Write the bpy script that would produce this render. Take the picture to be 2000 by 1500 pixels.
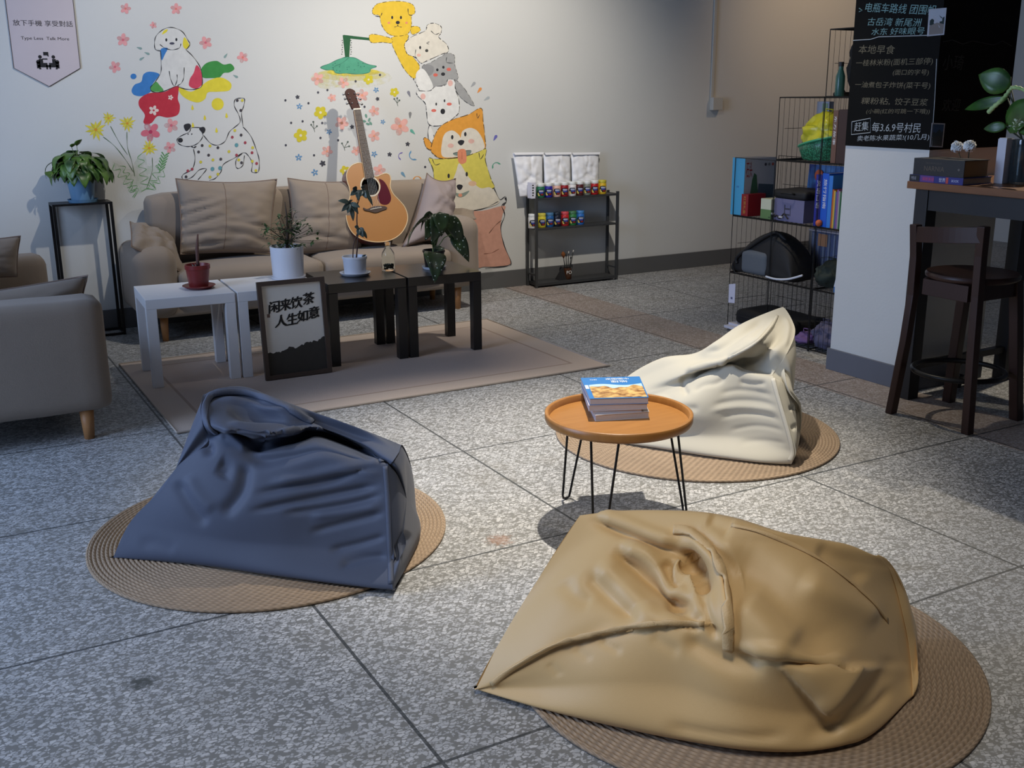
import bpy, bmesh, math, random
import numpy as np
from mathutils import Vector, Matrix
D = bpy.data; C = bpy.context; S = C.scene; PI = math.pi
for o in list(D.objects): D.objects.remove(o)
col = S.collection
# ------------------------------------------------------------------ camera
FPX, PITCH, ROLL, YAW, EYE = 2069.05, 0.270387, -0.0065636, 0.512475, 1.416576
_cy, _sy, _cp, _sp = math.cos(YAW), math.sin(YAW), math.cos(PITCH), math.sin(PITCH)
FW = Vector((_sy*_cp, _cy*_cp, -_sp)); _r = Vector((_cy, -_sy, 0)); _u = _r.cross(FW)
RT = _r*math.cos(ROLL) + _u*math.sin(ROLL); UP = -_r*math.sin(ROLL) + _u*math.cos(ROLL)
EYEP = Vector((0, 0, EYE))
cd = D.cameras.new('camera'); cam = D.objects.new('camera', cd); col.objects.link(cam)
cd.sensor_width = 36; cd.lens = FPX/2000*36; cd.clip_start = .05
cam.matrix_world = Matrix(((RT.x, UP.x, -FW.x, 0), (RT.y, UP.y, -FW.y, 0), (RT.z, UP.z, -FW.z, EYE), (0, 0, 0, 1)))
S.camera = cam
S.view_settings.view_transform = 'Standard'; S.view_settings.look = 'None'
S.view_settings.exposure = 0.0; S.view_settings.gamma = 1; S.view_settings.use_curve_mapping = False
# ------------------------------------------------------------------ light
w = D.worlds.new('world'); S.world = w; w.use_nodes = True
w.node_tree.nodes['Background'].inputs[0].default_value = (.55, .66, 1, 1)
w.node_tree.nodes['Background'].inputs[1].default_value = .25
def spot(name, loc, tgt, power, angle, blend, color, size=.04):
    l = D.lights.new(name, 'SPOT'); l.energy = power; l.spot_size = math.radians(angle); l.spot_blend = blend
    l.color = color; l.shadow_soft_size = size
    o = D.objects.new(name, l); col.objects.link(o); o.location = loc
    o.rotation_euler = (Vector(tgt)-Vector(loc)).to_track_quat('-Z', 'Y').to_euler(); return o
WARM = (1, .88, .70)
spot('floor_spot', (2.2, 3.3, 3.1), (2.05, 3.25, 0), 560, 58, .95, (1, .91, .78), .025)
spot('front_fill', (.5, .9, 3.0), (1.35, 1.9, 0), 155, 75, 1, (1, .93, .84), .35)  # added soft fill for the mustard bag, no known fixture
spot('wall_spot', (1.8, 4.9, 3.0), (1.8, 6.84, 1.1), 120, 88, .9, (1, .94, .85), .03)
spot('wall_spot.001', (3.4, 4.9, 3.0), (3.5, 6.84, 1.0), 215, 92, .9, (1, .93, .83), .03)
spot('bar_spot', (5.6, 3.45, 3.1), (4.1, 2.95, .5), 190, 60, .8, WARM, .03)
spot('aisle_spot', (3.55, 4.4, 3.1), (3.65, 3.95, 0), 120, 56, .9, WARM, .03)
spot('back_fill', (6.6, 5.4, 3.1), (6.8, 6.84, 1.6), 62, 90, 1, (1, .70, .42), .1)  # added warm fill that tints the right of the back wall
al = D.lights.new('window_daylight', 'AREA'); al.shape = 'RECTANGLE'; al.size = 2.6; al.size_y = 2.1
al.energy = 165; al.color = (.48, .65, 1)
ao = D.objects.new('window_daylight', al); col.objects.link(ao); ao.location = (-2.55, 3.95, 1.7); ao.rotation_euler = (0, -PI/2, 0)
# ------------------------------------------------------------------ helpers
def lin(c):
    return tuple(((v/255)/12.92 if v/255 <= .04045 else ((v/255+.055)/1.055)**2.4) for v in c)
def ray(px, py): return RT*((float(px)-1000)/FPX) - UP*((float(py)-750)/FPX) + FW
def onZ(px, py, z=0.0):
    d = ray(px, py); return EYEP + d*((z-EYE)/d.z)
def onY(px, py, Y):
    d = ray(px, py); return EYEP + d*(Y/d.y)
def onX(px, py, X):
    d = ray(px, py); return EYEP + d*(X/d.x)
def onP(px, py, P0, N):
    d = ray(px, py); return EYEP + d*((P0-EYEP).dot(N)/d.dot(N))
MATS = {}
def M(name, rgb, rough=.6, metal=0.0, noise=None, bump=None, spec=.5, trans=0, alpha=1, emit=None, coat=0, sheen=0):
    """principled procedural material; noise=(scale, amount) tone variation, bump=(scale, strength)"""
    if name in MATS: return MATS[name]
    m = D.materials.new(name); m.use_nodes = True; t = m.node_tree; N = t.nodes; b = N['Principled BSDF']
    c = lin(rgb) + (1,)
    b.inputs['Base Color'].default_value = c; b.inputs['Roughness'].default_value = rough
    b.inputs['Metallic'].default_value = metal; b.inputs['Specular IOR Level'].default_value = spec
    b.inputs['Transmission Weight'].default_value = trans; b.inputs['Coat Weight'].default_value = coat
    b.inputs['Sheen Weight'].default_value = sheen
    if noise or bump:
        tc = N.new('ShaderNodeTexCoord')
    if noise:
        n = N.new('ShaderNodeTexNoise'); n.inputs['Scale'].default_value = noise[0]; n.inputs['Detail'].default_value = 5
        t.links.new(tc.outputs['Object'], n.inputs['Vector'])
        mx = N.new('ShaderNodeMix'); mx.data_type = 'RGBA'
        a = noise[1]
        mx.inputs[6].default_value = tuple(v*(1-a) for v in c[:3]) + (1,)
        mx.inputs[7].default_value = tuple(min(1, v*(1+a)) for v in c[:3]) + (1,)
        t.links.new(n.outputs['Fac'], mx.inputs[0]); t.links.new(mx.outputs[2], b.inputs['Base Color'])
    if bump:
        n2 = N.new('ShaderNodeTexNoise'); n2.inputs['Scale'].default_value = bump[0]; n2.inputs['Detail'].default_value = 3
        t.links.new(tc.outputs['Object'], n2.inputs['Vector'])
        bp = N.new('ShaderNodeBump'); bp.inputs['Strength'].default_value = bump[1]; bp.inputs['Distance'].default_value = .01
        t.links.new(n2.outputs['Fac'], bp.inputs['Height']); t.links.new(bp.outputs['Normal'], b.inputs['Normal'])
    MATS[name] = m; return m
def tag(o, label=None, cat=None, group=None, kind=None):
    if label: o['label'] = label
    if cat: o['category'] = cat
    if group: o['group'] = group
    if kind: o['kind'] = kind
    return o
def thing(name, label, cat, loc=(0, 0, 0), rz=0, group=None):
    o = D.objects.new(name, None); col.objects.link(o); o.empty_display_size = .05
    o.location = loc; o.rotation_euler = (0, 0, rz)
    return tag(o, label, cat, group)
class MB:
    def __init__(s): s.v = []; s.f = []; s.mi = []; s.cur = 0; s.sharp = False
    def mat(s, i): s.cur = i; return s
    def add(s, vs, fs):
        k = len(s.v); s.v += [tuple(p) for p in vs]; s.f += [tuple(i+k for i in f) for f in fs]; s.mi += [s.cur]*len(fs); return s
    def box(s, x0, x1, y0, y1, z0, z1):
        v = [(x, y, z) for z in (z0, z1) for y in (y0, y1) for x in (x0, x1)]
        return s.add(v, [(0, 2, 3, 1), (4, 5, 7, 6), (0, 1, 5, 4), (2, 6, 7, 3), (0, 4, 6, 2), (1, 3, 7, 5)])
    def hexa(s, b, t):
        """four bottom points and four top points, both anticlockwise"""
        return s.add(list(b)+list(t), [(3, 2, 1, 0), (4, 5, 6, 7), (0, 1, 5, 4), (1, 2, 6, 5), (2, 3, 7, 6), (3, 0, 4, 7)])
    def tube(s, path, r, n=8, closed=False, cap=True):
        P = [Vector(p) for p in path]; m = len(P); R = r if isinstance(r, (list, tuple)) else [r]*m
        vs = []; pn = None
        for i, p in enumerate(P):
            if closed: d = P[(i+1) % m]-P[i-1]
            else: d = P[min(i+1, m-1)]-P[max(i-1, 0)]
            if d.length < 1e-9: d = Vector((0, 0, 1))
            d.normalize()
            if pn is None:
                a = Vector((0, 0, 1)) if abs(d.z) < .9 else Vector((1, 0, 0)); pn = (a-d*a.dot(d)).normalized()
            else:
                pn = pn-d*pn.dot(d)
                pn = pn.normalized() if pn.length > 1e-6 else d.orthogonal().normalized()
            q = d.cross(pn)
            vs += [p+(pn*math.cos(2*PI*k/n)+q*math.sin(2*PI*k/n))*R[i] for k in range(n)]
        fs = []
        for i in range(m if closed else m-1):
            j = (i+1) % m
            fs += [(i*n+k, i*n+(k+1) % n, j*n+(k+1) % n, j*n+k) for k in range(n)]
        if cap and not closed: fs += [tuple(range(n-1, -1, -1)), tuple((m-1)*n+k for k in range(n))]
        return s.add(vs, fs)
    def lathe(s, prof, c=(0, 0, 0), n=40, close=False):
        vs = []; fs = []; m = len(prof); s.sharp = True
        for r, z in prof: vs += [(c[0]+r*math.cos(2*PI*k/n), c[1]+r*math.sin(2*PI*k/n), c[2]+z) for k in range(n)]
        for i in range(m if close else m-1):
            j = (i+1) % m
            fs += [(i*n+k, i*n+(k+1) % n, j*n+(k+1) % n, j*n+k) for k in range(n)]
        if prof[0][0] < .001: fs.append(tuple(range(n-1, -1, -1)))
        if prof[-1][0] < .001: fs.append(tuple((m-1)*n+k for k in range(n)))
        return s.add(vs, fs)
    def sphere(s, c, r, n=12, m=8, sq=(1, 1, 1)):
        vs = [(c[0], c[1], c[2]-r*sq[2])]
        for i in range(1, m):
            a = -PI/2+PI*i/m
            vs += [(c[0]+r*sq[0]*math.cos(a)*math.cos(2*PI*k/n), c[1]+r*sq[1]*math.cos(a)*math.sin(2*PI*k/n), c[2]+r*sq[2]*math.sin(a)) for k in range(n)]
        vs.append((c[0], c[1], c[2]+r*sq[2])); fs = [(0, 1+(k+1) % n, 1+k) for k in range(n)]
        for i in range(m-2): fs += [(1+i*n+k, 1+i*n+(k+1) % n, 1+(i+1)*n+(k+1) % n, 1+(i+1)*n+k) for k in range(n)]
        L = len(vs)-1; fs += [(L, 1+(m-2)*n+k, 1+(m-2)*n+(k+1) % n) for k in range(n)]
        return s.add(vs, fs)
    def grid(s, rows, wrap=False):
        m = len(rows); n = len(rows[0]); fs = []
        for i in range(m-1):
            for k in range(n if wrap else n-1): fs.append((i*n+k, i*n+(k+1) % n, (i+1)*n+(k+1) % n, (i+1)*n+k))
        return s.add([p for r in rows for p in r], fs)
    def prism(s, bottom, top):
        n = len(bottom)
        return s.add(list(bottom)+list(top), [tuple(range(n-1, -1, -1)), tuple(range(n, 2*n))]+[(k, (k+1) % n, n+(k+1) % n, n+k) for k in range(n)])
    def build(s, name, mats, parent=None, smooth=False, bevel=0, sub=0, label=None, world=True, solid=0, kind=None):
        me = D.meshes.new(name); o = D.objects.new(name, me); col.objects.link(o)
        off = Vector((0, 0, 0))
        if parent is not None:
            o.parent = parent
            if world:
                p = parent
                while p is not None: off += p.location; p = p.parent
        me.from_pydata([tuple(Vector(p)-off) for p in s.v], [], s.f)
        for m in (mats if isinstance(mats, (list, tuple)) else [mats]): me.materials.append(m)
        me.polygons.foreach_set('material_index', s.mi)
        bm = bmesh.new(); bm.from_mesh(me); bmesh.ops.recalc_face_normals(bm, faces=bm.faces); bm.to_mesh(me); bm.free()
        if smooth and not s.sharp: me.polygons.foreach_set('use_smooth', [True]*len(me.polygons))
        elif smooth:
            me.polygons.foreach_set('use_smooth', [True]*len(me.polygons)); me.set_sharp_from_angle(angle=math.radians(58))
        if solid:
            q = o.modifiers.new('solid', 'SOLIDIFY'); q.thickness = solid; q.offset = 0
        if bevel:
            q = o.modifiers.new('bevel', 'BEVEL'); q.width = bevel; q.segments = 2; q.limit_method = 'ANGLE'; q.angle_limit = .6
        if sub:
            q = o.modifiers.new('sub', 'SUBSURF'); q.levels = sub; q.render_levels = sub
            me.polygons.foreach_set('use_smooth', [True]*len(me.polygons))
        if label: o['label'] = label
        if kind: o['kind'] = kind
        return o
def dup(root, loc, rz=None, label=None, group=None):
    r = root.copy(); col.objects.link(r); r.location = loc
    if rz is not None: r.rotation_euler = (0, 0, rz)
    if label: r['label'] = label
    if group: r['group'] = group
    for ch in list(root.children):
        c = ch.copy(); col.objects.link(c); c.parent = r
        for g in list(ch.children):
            d = g.copy(); col.objects.link(d); d.parent = c
    return r
def struct(o): o['kind'] = 'structure'; return o
def spline(pts, n=6, closed=False):
    """Catmull-Rom through points"""
    P = [np.array(p, float) for p in pts]; m = len(P); out = []
    for i in range(m if closed else m-1):
        if closed: a, b, c, d = P[i-1], P[i], P[(i+1) % m], P[(i+2) % m]
        else: a, b, c, d = P[max(i-1, 0)], P[i], P[i+1], P[min(i+2, m-1)]
        for k in range(n):
            t = k/n
            out.append(.5*((2*b)+(c-a)*t+(2*a-5*b+4*c-d)*t*t+(3*b-a-3*c+d)*t**3))
    if not closed: out.append(P[-1])
    return out
def text_mesh(txt, size, bold=0.0, shear=0.0):
    """flat letters as (verts, faces) centred on the origin, x right, y up"""
    cu = D.curves.new('lettering', 'FONT'); cu.body = txt; cu.size = size; cu.offset = bold; cu.shear = shear
    cu.align_x = 'CENTER'; cu.align_y = 'CENTER'; cu.resolution_u = 3; cu.fill_mode = 'FRONT'
    o = D.objects.new('lettering', cu); col.objects.link(o)
    dg = C.evaluated_depsgraph_get(); me = o.evaluated_get(dg).to_mesh()
    v = [tuple(x.co) for x in me.vertices]; f = [tuple(p.vertices) for p in me.polygons]
    o.evaluated_get(dg).to_mesh_clear(); D.objects.remove(o); D.curves.remove(cu)
    return v, f
def put_text(mb, txt, size, O, X, Y, bold=0.0, shear=0.0, width=None, height=None):
    v, f = text_mesh(txt, size, bold, shear)
    if not v: return mb
    sx = sy = 1
    xs = [p[0] for p in v]; ys = [p[1] for p in v]; cx = (min(xs)+max(xs))/2; cyy = (min(ys)+max(ys))/2
    if width: sx = width/(max(xs)-min(xs)); sy = sx
    if height: sy = height/(max(ys)-min(ys))
    O = Vector(O); X = Vector(X).normalized(); Y = Vector(Y).normalized()
    return mb.add([O+X*((p[0]-cx)*sx)+Y*((p[1]-cyy)*sy) for p in v], f)
# ------------------------------------------------------------------ setting
WY = 6.84
def node_mat(name):
    m = D.materials.new(name); m.use_nodes = True; t = m.node_tree
    return m, t, t.nodes, t.links, t.nodes['Principled BSDF']
def mth(t, op, a, b=None, c=None):
    n = t.nodes.new('ShaderNodeMath'); n.operation = op
    for i, x in enumerate((a, b, c)):
        if x is None: continue
        if isinstance(x, (int, float)): n.inputs[i].default_value = x
        else: t.links.new(x, n.inputs[i])
    return n.outputs[0]
def mixc(t, fac, a, b):
    n = t.nodes.new('ShaderNodeMix'); n.data_type = 'RGBA'
    for i, x in ((0, fac), (6, a), (7, b)):
        if isinstance(x, (int, float)): n.inputs[i].default_value = x
        elif isinstance(x, tuple): n.inputs[i].default_value = x if len(x) == 4 else x+(1,)
        else: t.links.new(x, n.inputs[i])
    return n.outputs[2]
def terrazzo():
    m, t, N, L, b = node_mat('terrazzo_floor')
    tc = N.new('ShaderNodeTexCoord'); sep = N.new('ShaderNodeSeparateXYZ'); L.new(tc.outputs['Object'], sep.inputs[0])
    X, Y = sep.outputs[0], sep.outputs[1]
    def vor(scale, feat, rnd=1.0):
        mp = N.new('ShaderNodeMapping'); L.new(tc.outputs['Object'], mp.inputs[0]); mp.inputs['Scale'].default_value = (1, 1.35, 1); mp.inputs['Rotation'].default_value = (0, 0, .5)
        v = N.new('ShaderNodeTexVoronoi'); v.feature = feat; v.inputs['Scale'].default_value = scale; v.inputs['Randomness'].default_value = rnd
        v.voronoi_dimensions = '2D'; L.new(mp.outputs[0], v.inputs['Vector']); return v
    nz = N.new('ShaderNodeTexNoise'); nz.inputs['Scale'].default_value = 2.2; nz.inputs['Detail'].default_value = 4; L.new(tc.outputs['Object'], nz.inputs['Vector'])
    nf = N.new('ShaderNodeTexNoise'); nf.inputs['Scale'].default_value = 60; nf.inputs['Detail'].default_value = 4; L.new(tc.outputs['Object'], nf.inputs['Vector'])
    base = mixc(t, nz.outputs['Fac'], lin((122, 123, 122)), lin((140, 139, 134)))
    base = mixc(t, mth(t, 'MULTIPLY', nf.outputs['Fac'], .35), base, lin((98, 100, 101)))
    for sc, thr, keep, c0, c1 in ((112, .11, .50, (160, 161, 163), (190, 191, 192)), (66, .13, .55, (170, 171, 172), (204, 204, 204))):
        e = vor(sc, 'DISTANCE_TO_EDGE'); f1 = vor(sc, 'F1')
        sc_ = N.new('ShaderNodeSeparateColor'); L.new(f1.outputs['Color'], sc_.inputs[0])
        mask = mth(t, 'MULTIPLY', mth(t, 'GREATER_THAN', e.outputs['Distance'], thr), mth(t, 'GREATER_THAN', sc_.outputs[0], keep))
        cc = mixc(t, sc_.outputs[1], lin(c0), lin(c1))
        base = mixc(t, mth(t, 'MULTIPLY', mask, .9), base, cc)
    # brown border band of tiles
    band = mth(t, 'MULTIPLY', mth(t, 'GREATER_THAN', X, 3.77), mth(t, 'LESS_THAN', X, 4.12))
    base = mixc(t, mth(t, 'MULTIPLY', band, .5), base, lin((150, 126, 110)))
    # worn patches
    st = N.new('ShaderNodeTexNoise'); st.inputs['Scale'].default_value = 3.7; st.inputs['Detail'].default_value = 6; L.new(tc.outputs['Object'], st.inputs['Vector'])
    sm = mth(t, 'MULTIPLY', mth(t, 'SUBTRACT', st.outputs['Fac'], .56), 5.0); sm.node.use_clamp = True
    base = mixc(t, mth(t, 'MULTIPLY', sm, .35), base, lin((112, 106, 92)))
    def blot(cx, cy, r, colr, k):
        global_dx = mth(t, 'SUBTRACT', X, cx); dy = mth(t, 'SUBTRACT', Y, cy)
        d = mth(t, 'SQRT', mth(t, 'ADD', mth(t, 'MULTIPLY', global_dx, global_dx), mth(t, 'MULTIPLY', dy, dy)))
        d = mth(t, 'ADD', d, mth(t, 'MULTIPLY', mth(t, 'SUBTRACT', nf.outputs['Fac'], .5), r*2.2))
        msk = mth(t, 'MULTIPLY', mth(t, 'SUBTRACT', r, d), 1.6/r); msk.node.use_clamp = True
        return mth(t, 'MULTIPLY', msk, k), lin(colr)
    p = onZ(278, 1332); q = onZ(975, 1055)
    for a in ((p.x, p.y, .045, (58, 62, 58), .75), (q.x, q.y, .05, (138, 96, 66), .6)):
        f, c_ = blot(*a); base = mixc(t, f, base, c_)
    # divider strips
    gx = mth(t, 'ABSOLUTE', mth(t, 'SUBTRACT', mth(t, 'FRACT', mth(t, 'DIVIDE', mth(t, 'SUBTRACT', X, .85-.49), .98)), .5))
    gy = mth(t, 'ABSOLUTE', mth(t, 'SUBTRACT', mth(t, 'FRACT', mth(t, 'DIVIDE', mth(t, 'SUBTRACT', Y, 1.83-.455), .915)), .5))
    g = mth(t, 'MAXIMUM', mth(t, 'LESS_THAN', gx, .0046), mth(t, 'LESS_THAN', gy, .0049))
    base = mixc(t, mth(t, 'MULTIPLY', g, .85), base, lin((52, 56, 58)))
    L.new(base, b.inputs['Base Color'])
    ro = mth(t, 'ADD', mth(t, 'MULTIPLY', nz.outputs['Fac'], .25), .36); L.new(ro, b.inputs['Roughness'])
    b.inputs['Specular IOR Level'].default_value = .35
    return m
mb = MB(); mb.add([(-2.6, -2, 0), (9, -2, 0), (9, 7.0, 0), (-2.6, 7.0, 0), (-2.6, -2, -.1), (9, -2, -.1), (9, 7, -.1), (-2.6, 7, -.1)],
       [(0, 1, 2, 3), (7, 6, 5, 4), (0, 4, 5, 1), (1, 5, 6, 2), (2, 6, 7, 3), (3, 7, 4, 0)])
struct(mb.build('floor', terrazzo()))
wall_m = M('wall_paint', (206, 206, 202), .85, noise=(1.2, .03), bump=(90, .05))
struct(MB().box(-2.6, 9, WY, WY+.12, 0, 3.3).build('wall_back', wall_m))
struct(MB().box(-2.6, 9, -2.1, 7, 3.3, 3.4).build('ceiling', M('ceiling_paint', (150, 150, 150), .9)))
struct(MB().box(9, 9.1, -2, 7, 0, 3.3).build('wall_right', wall_m))
struct(MB().box(-2.6, 9, -2.1, -2, 0, 3.3).build('wall_front', M('far_wall', (120, 120, 122), .9)))
mb = MB(); mb.box(-2.7, -2.6, -2, 7, 0, .6).box(-2.7, -2.6, -2, 7, 2.8, 3.3).box(-2.7, -2.6, -2, 2.55, .6, 2.8).box(-2.7, -2.6, 5.35, 7, .6, 2.8)
struct(mb.build('wall_left', M('far_wall', (120, 120, 122), .9)))
skirt = M('skirting_grey', (92, 92, 92), .6, noise=(6, .06))
struct(MB().box(-2.6, 9, WY-.014, WY-.0005, 0, .125).build('baseboard_back', skirt, bevel=.002))
# pillar with the painted blackboard band
PX0, PX1, PY0, PY1 = 4.08, 4.60, 3.36, 3.865
struct(MB().box(PX0, PX1, PY0, PY1, 0, 3.3).build('wall_pillar', wall_m))
struct(MB().box(PX0-.012, PX1+.012, PY0-.012, PY1+.012, 0, .112).build('baseboard_pillar', M('skirting_slate', (98, 100, 108), .55, noise=(6, .06)), bevel=.002))
# ------------------------------------------------------------------ braided mats and bean bags
from mathutils.bvhtree import BVHTree
def jute_mat(name, rgb):
    m, t, N, L, b = node_mat(name)
    tc = N.new('ShaderNodeTexCoord'); sep = N.new('ShaderNodeSeparateXYZ'); L.new(tc.outputs['Object'], sep.inputs[0])
    X, Y = sep.outputs[0], sep.outputs[1]
    r = mth(t, 'SQRT', mth(t, 'ADD', mth(t, 'MULTIPLY', X, X), mth(t, 'MULTIPLY', Y, Y)))
    a = mth(t, 'ARCTAN2', Y, X)
    ring = mth(t, 'DIVIDE', r, .0128); ri = mth(t, 'FLOOR', ring); rf = mth(t, 'SUBTRACT', ring, ri)
    # braid: slanted strands along each ring
    ph = mth(t, 'ADD', mth(t, 'MULTIPLY', mth(t, 'MULTIPLY', a, r), 260), mth(t, 'MULTIPLY', mth(t, 'ABSOLUTE', mth(t, 'SUBTRACT', rf, .5)), 7))
    st = mth(t, 'ADD', mth(t, 'MULTIPLY', mth(t, 'SINE', mth(t, 'ADD', ph, mth(t, 'MULTIPLY', ri, 2.4))), .5), .5)
    nz = N.new('ShaderNodeTexNoise'); nz.inputs['Scale'].default_value = 60; nz.inputs['Detail'].default_value = 4; L.new(tc.outputs['Object'], nz.inputs['Vector'])
    nb = N.new('ShaderNodeTexNoise'); nb.inputs['Scale'].default_value = 5; L.new(tc.outputs['Object'], nb.inputs['Vector'])
    f = mth(t, 'ADD', mth(t, 'MULTIPLY', st, .45), mth(t, 'MULTIPLY', nz.outputs['Fac'], .55))
    c = lin(rgb); c1 = mixc(t, f, tuple(v*.5 for v in c), tuple(min(1, v*1.35) for v in c))
    c1 = mixc(t, mth(t, 'MULTIPLY', nb.outputs['Fac'], .4), c1, tuple(v*.8 for v in c))
    L.new(c1, b.inputs['Base Color']); b.inputs['Roughness'].default_value = .9; b.inputs['Specular IOR Level'].default_value = .15
    bp = N.new('ShaderNodeBump'); bp.inputs['Strength'].default_value = .6; bp.inputs['Distance'].default_value = .003
    L.new(f, bp.inputs['Height']); L.new(bp.outputs['Normal'], b.inputs['Normal']); return m
MAT_T = .012
def make_mat(c, R, label, mat):
    mb = MB(); prof = []; p = .0128; k = int(R/p)
    for i in range(k):
        prof += [(max(.0006, i*p), MAT_T*.62), ((i+.25)*p, MAT_T*.93), ((i+.5)*p, MAT_T), ((i+.75)*p, MAT_T*.93)]
    prof += [(k*p, MAT_T*.55), (k*p-.002, .0005)]
    mb.lathe(prof, (c[0], c[1], 0), 140)
    root = thing('jute_mat', label, 'floor mat', (c[0], c[1], 0), 0, 'round braided mats under the bean bags')
    mb.build('braid', mat, root, smooth=True)
    # rim cord
    MB().tube([(c[0]+k*p*math.cos(a*2*PI/120), c[1]+k*p*math.sin(a*2*PI/120), .0062) for a in range(120)], .0058, 6, closed=True).build('rim_cord', mat, root, smooth=True)
jm = jute_mat('jute_braid', (160, 140, 118))
make_mat((.9076, 3.258), .578, 'round braided jute mat under the blue bean bag', jm)
make_mat((2.787, 3.365), .589, 'round braided jute mat under the cream bean bag', jm)
make_mat((1.7156, 1.850), .596, 'round braided jute mat under the mustard yellow bean bag', jm)

def project(P):
    d = P-np.array(EYEP); z = d@np.array(FW)
    return np.stack([1000+FPX*(d@np.array(RT))/z, 750-FPX*(d@np.array(UP))/z, z], -1)
def catgrid(cols, nu, nv):
    """cols: open list of closed loops (same length); interpolating surface -> array (cols*nu, rows*nv, 3)"""
    A = np.array([[tuple(p) for p in c] for c in cols], float)
    A = np.array([spline(c, nv, closed=True) for c in A])
    return np.array([spline(A[:, j], nu) for j in range(A.shape[1])]).transpose(1, 0, 2)
def polydist(P, line):
    """distance and side of 2-D points P to polyline; also the parameter along it 0..1"""
    line = np.array(line, float); best = np.full(len(P), 1e9); side = np.zeros(len(P)); par = np.zeros(len(P))
    L = np.r_[0, np.cumsum(np.hypot(*(line[1:]-line[:-1]).T))]; tot = L[-1]
    for i in range(len(line)-1):
        a, b = line[i], line[i+1]; d = b-a; l2 = (d@d) or 1e-9
        t = np.clip(((P-a)@d)/l2, 0, 1); q = a+t[:, None]*d; e = P-q; r = np.hypot(e[:, 0], e[:, 1])
        m = r < best; best[m] = r[m]; side[m] = np.sign(d[0]*e[m, 1]-d[1]*e[m, 0]); par[m] = (L[i]+t[m]*math.sqrt(l2))/tot
    return best, side, par
def vnormals(G):
    du = np.gradient(G, axis=0); dv = np.roll(G, -1, 1)-np.roll(G, 1, 1)
    n = np.cross(du, dv); n /= np.maximum(np.linalg.norm(n, axis=2, keepdims=True), 1e-9)
    c = G.mean((0, 1))
    if ((G-c)*n).sum() < 0: n = -n
    return n
def fold_surface(G, folds):
    """folds: (kind, width_m, height_m, pixel polyline) worked into the cloth along its normals"""
    sh = G.shape
    for kind, wd, ht, line in folds:
        n = vnormals(G).reshape(-1, 3); P = G.reshape(-1, 3); q = project(P)
        view = P-np.array(EYEP); view /= np.linalg.norm(view, axis=1, keepdims=True)
        front = np.clip(-(n*view).sum(1)*4+.2, 0, 1)
        ln = spline(line, 5) if len(line) > 2 else line
        d, s, t = polydist(q[:, :2], ln); d = d*q[:, 2]/FPX
        taper = np.clip(np.minimum(t, 1-t)*5, 0, 1); taper = taper*taper*(3-2*taper)
        if kind == 'groove' or kind == 'ridge': amp = np.exp(-(d/wd)**2)*taper*ht*(-1 if kind == 'groove' else 1)
        elif kind == 'facet':   # wedge rising from its first point to the edge of the other two, then dropping away
            a_, b_, c_ = [np.array(v, float) for v in line]; X = q[:, :2]
            T = np.linalg.inv(np.array([b_-a_, c_-a_]).T); w_ = (X-a_)@T.T; t = w_.sum(1)
            mask = np.clip(np.minimum(w_[:, 0], w_[:, 1])/np.maximum(t, .05)/.16+.4, 0, 1); mask = mask*mask*(3-2*mask)
            amp = ht*mask*np.where(t < 1, np.clip(t, 0, 1)**.9, np.exp(-(np.maximum(t, 1)-1)/wd))*(t > 0)
        elif kind == 'bump': amp = np.exp(-(d/wd)**2)*ht
        else:   # step: one side of the line stands above the other, fading away from it
            sg = 1 if kind == 'stepR' else -1
            x = d*s*sg
            amp = ht*taper*np.where(x > 0, np.exp(-np.abs(x)/wd)*np.clip(x/.006, 0, 1), -.6*np.exp(-np.abs(x)/(wd*.5)))
        P = P+n*(amp*front)[:, None]; G = P.reshape(sh)
    return G
def add_cap(cols, first, bulge, steps=((.97, .25), (.72, .8), (.35, 1.0), (.02, 1.05))):
    """close a column end with shrinking loops; bulge is a vector"""
    loop = [Vector(p) for p in (cols[0] if first else cols[-1])]; c = sum(loop, Vector())/len(loop)
    ex = [[c+(p-c)*k+Vector(bulge)*b for p in loop] for k, b in steps]
    return (ex[::-1]+cols) if first else (cols+ex)
def cloth_object(name, G, mat, parent, floor=None, wr=(0, 0)):
    nu, nv, _ = G.shape; P = G.reshape(-1, 3).copy()
    if floor is not None: P[:, 2] = np.maximum(P[:, 2], floor)
    mb = MB(); mb.grid([[tuple(P[i*nv+j]) for j in range(nv)] for i in range(nu)], wrap=True)
    mb.f += [tuple(range(nv)), tuple((nu-1)*nv+k for k in range(nv-1, -1, -1))]; mb.mi += [0, 0]
    o = mb.build(name, mat, parent, smooth=True)
    bv = BVHTree.FromPolygons([Vector(p) for p in mb.v], mb.f)
    return o, bv
def on_bag(bv, line, off=.003, n=5):
    out = []
    for x, y in (spline(line, n) if len(line) > 2 else line):
        d = ray(x, y).normalized(); h = bv.ray_cast(EYEP, d)
        if h[0] is not None:
            nn = h[1] if h[1].dot(d) < 0 else -h[1]
            out.append((h[0]+nn*off, nn))
    return out
def ribbon(pts, w, th):
    """flat strip with thickness lying along (point, normal) pairs"""
    mb = MB(); rows = []; m = len(pts)
    for i, (p, n) in enumerate(pts):
        d = (pts[min(i+1, m-1)][0]-pts[max(i-1, 0)][0]).normalized(); s = d.cross(n).normalized()
        rows.append([p-s*w, p-s*w*.8+n*th, p+s*w*.8+n*th, p+s*w, p-n*th*.8])
    mb.grid(rows, wrap=True); mb.f += [(0, 1, 2, 3, 4), tuple((m-1)*5+k for k in (4, 3, 2, 1, 0))]; mb.mi += [0, 0]
    return mb
def fabric(name, rgb, rough=.75, sheen=.1, spec=.25):
    m = M(name, rgb, rough, noise=(3, .05), bump=(420, .06), spec=spec, sheen=sheen); return m

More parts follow.
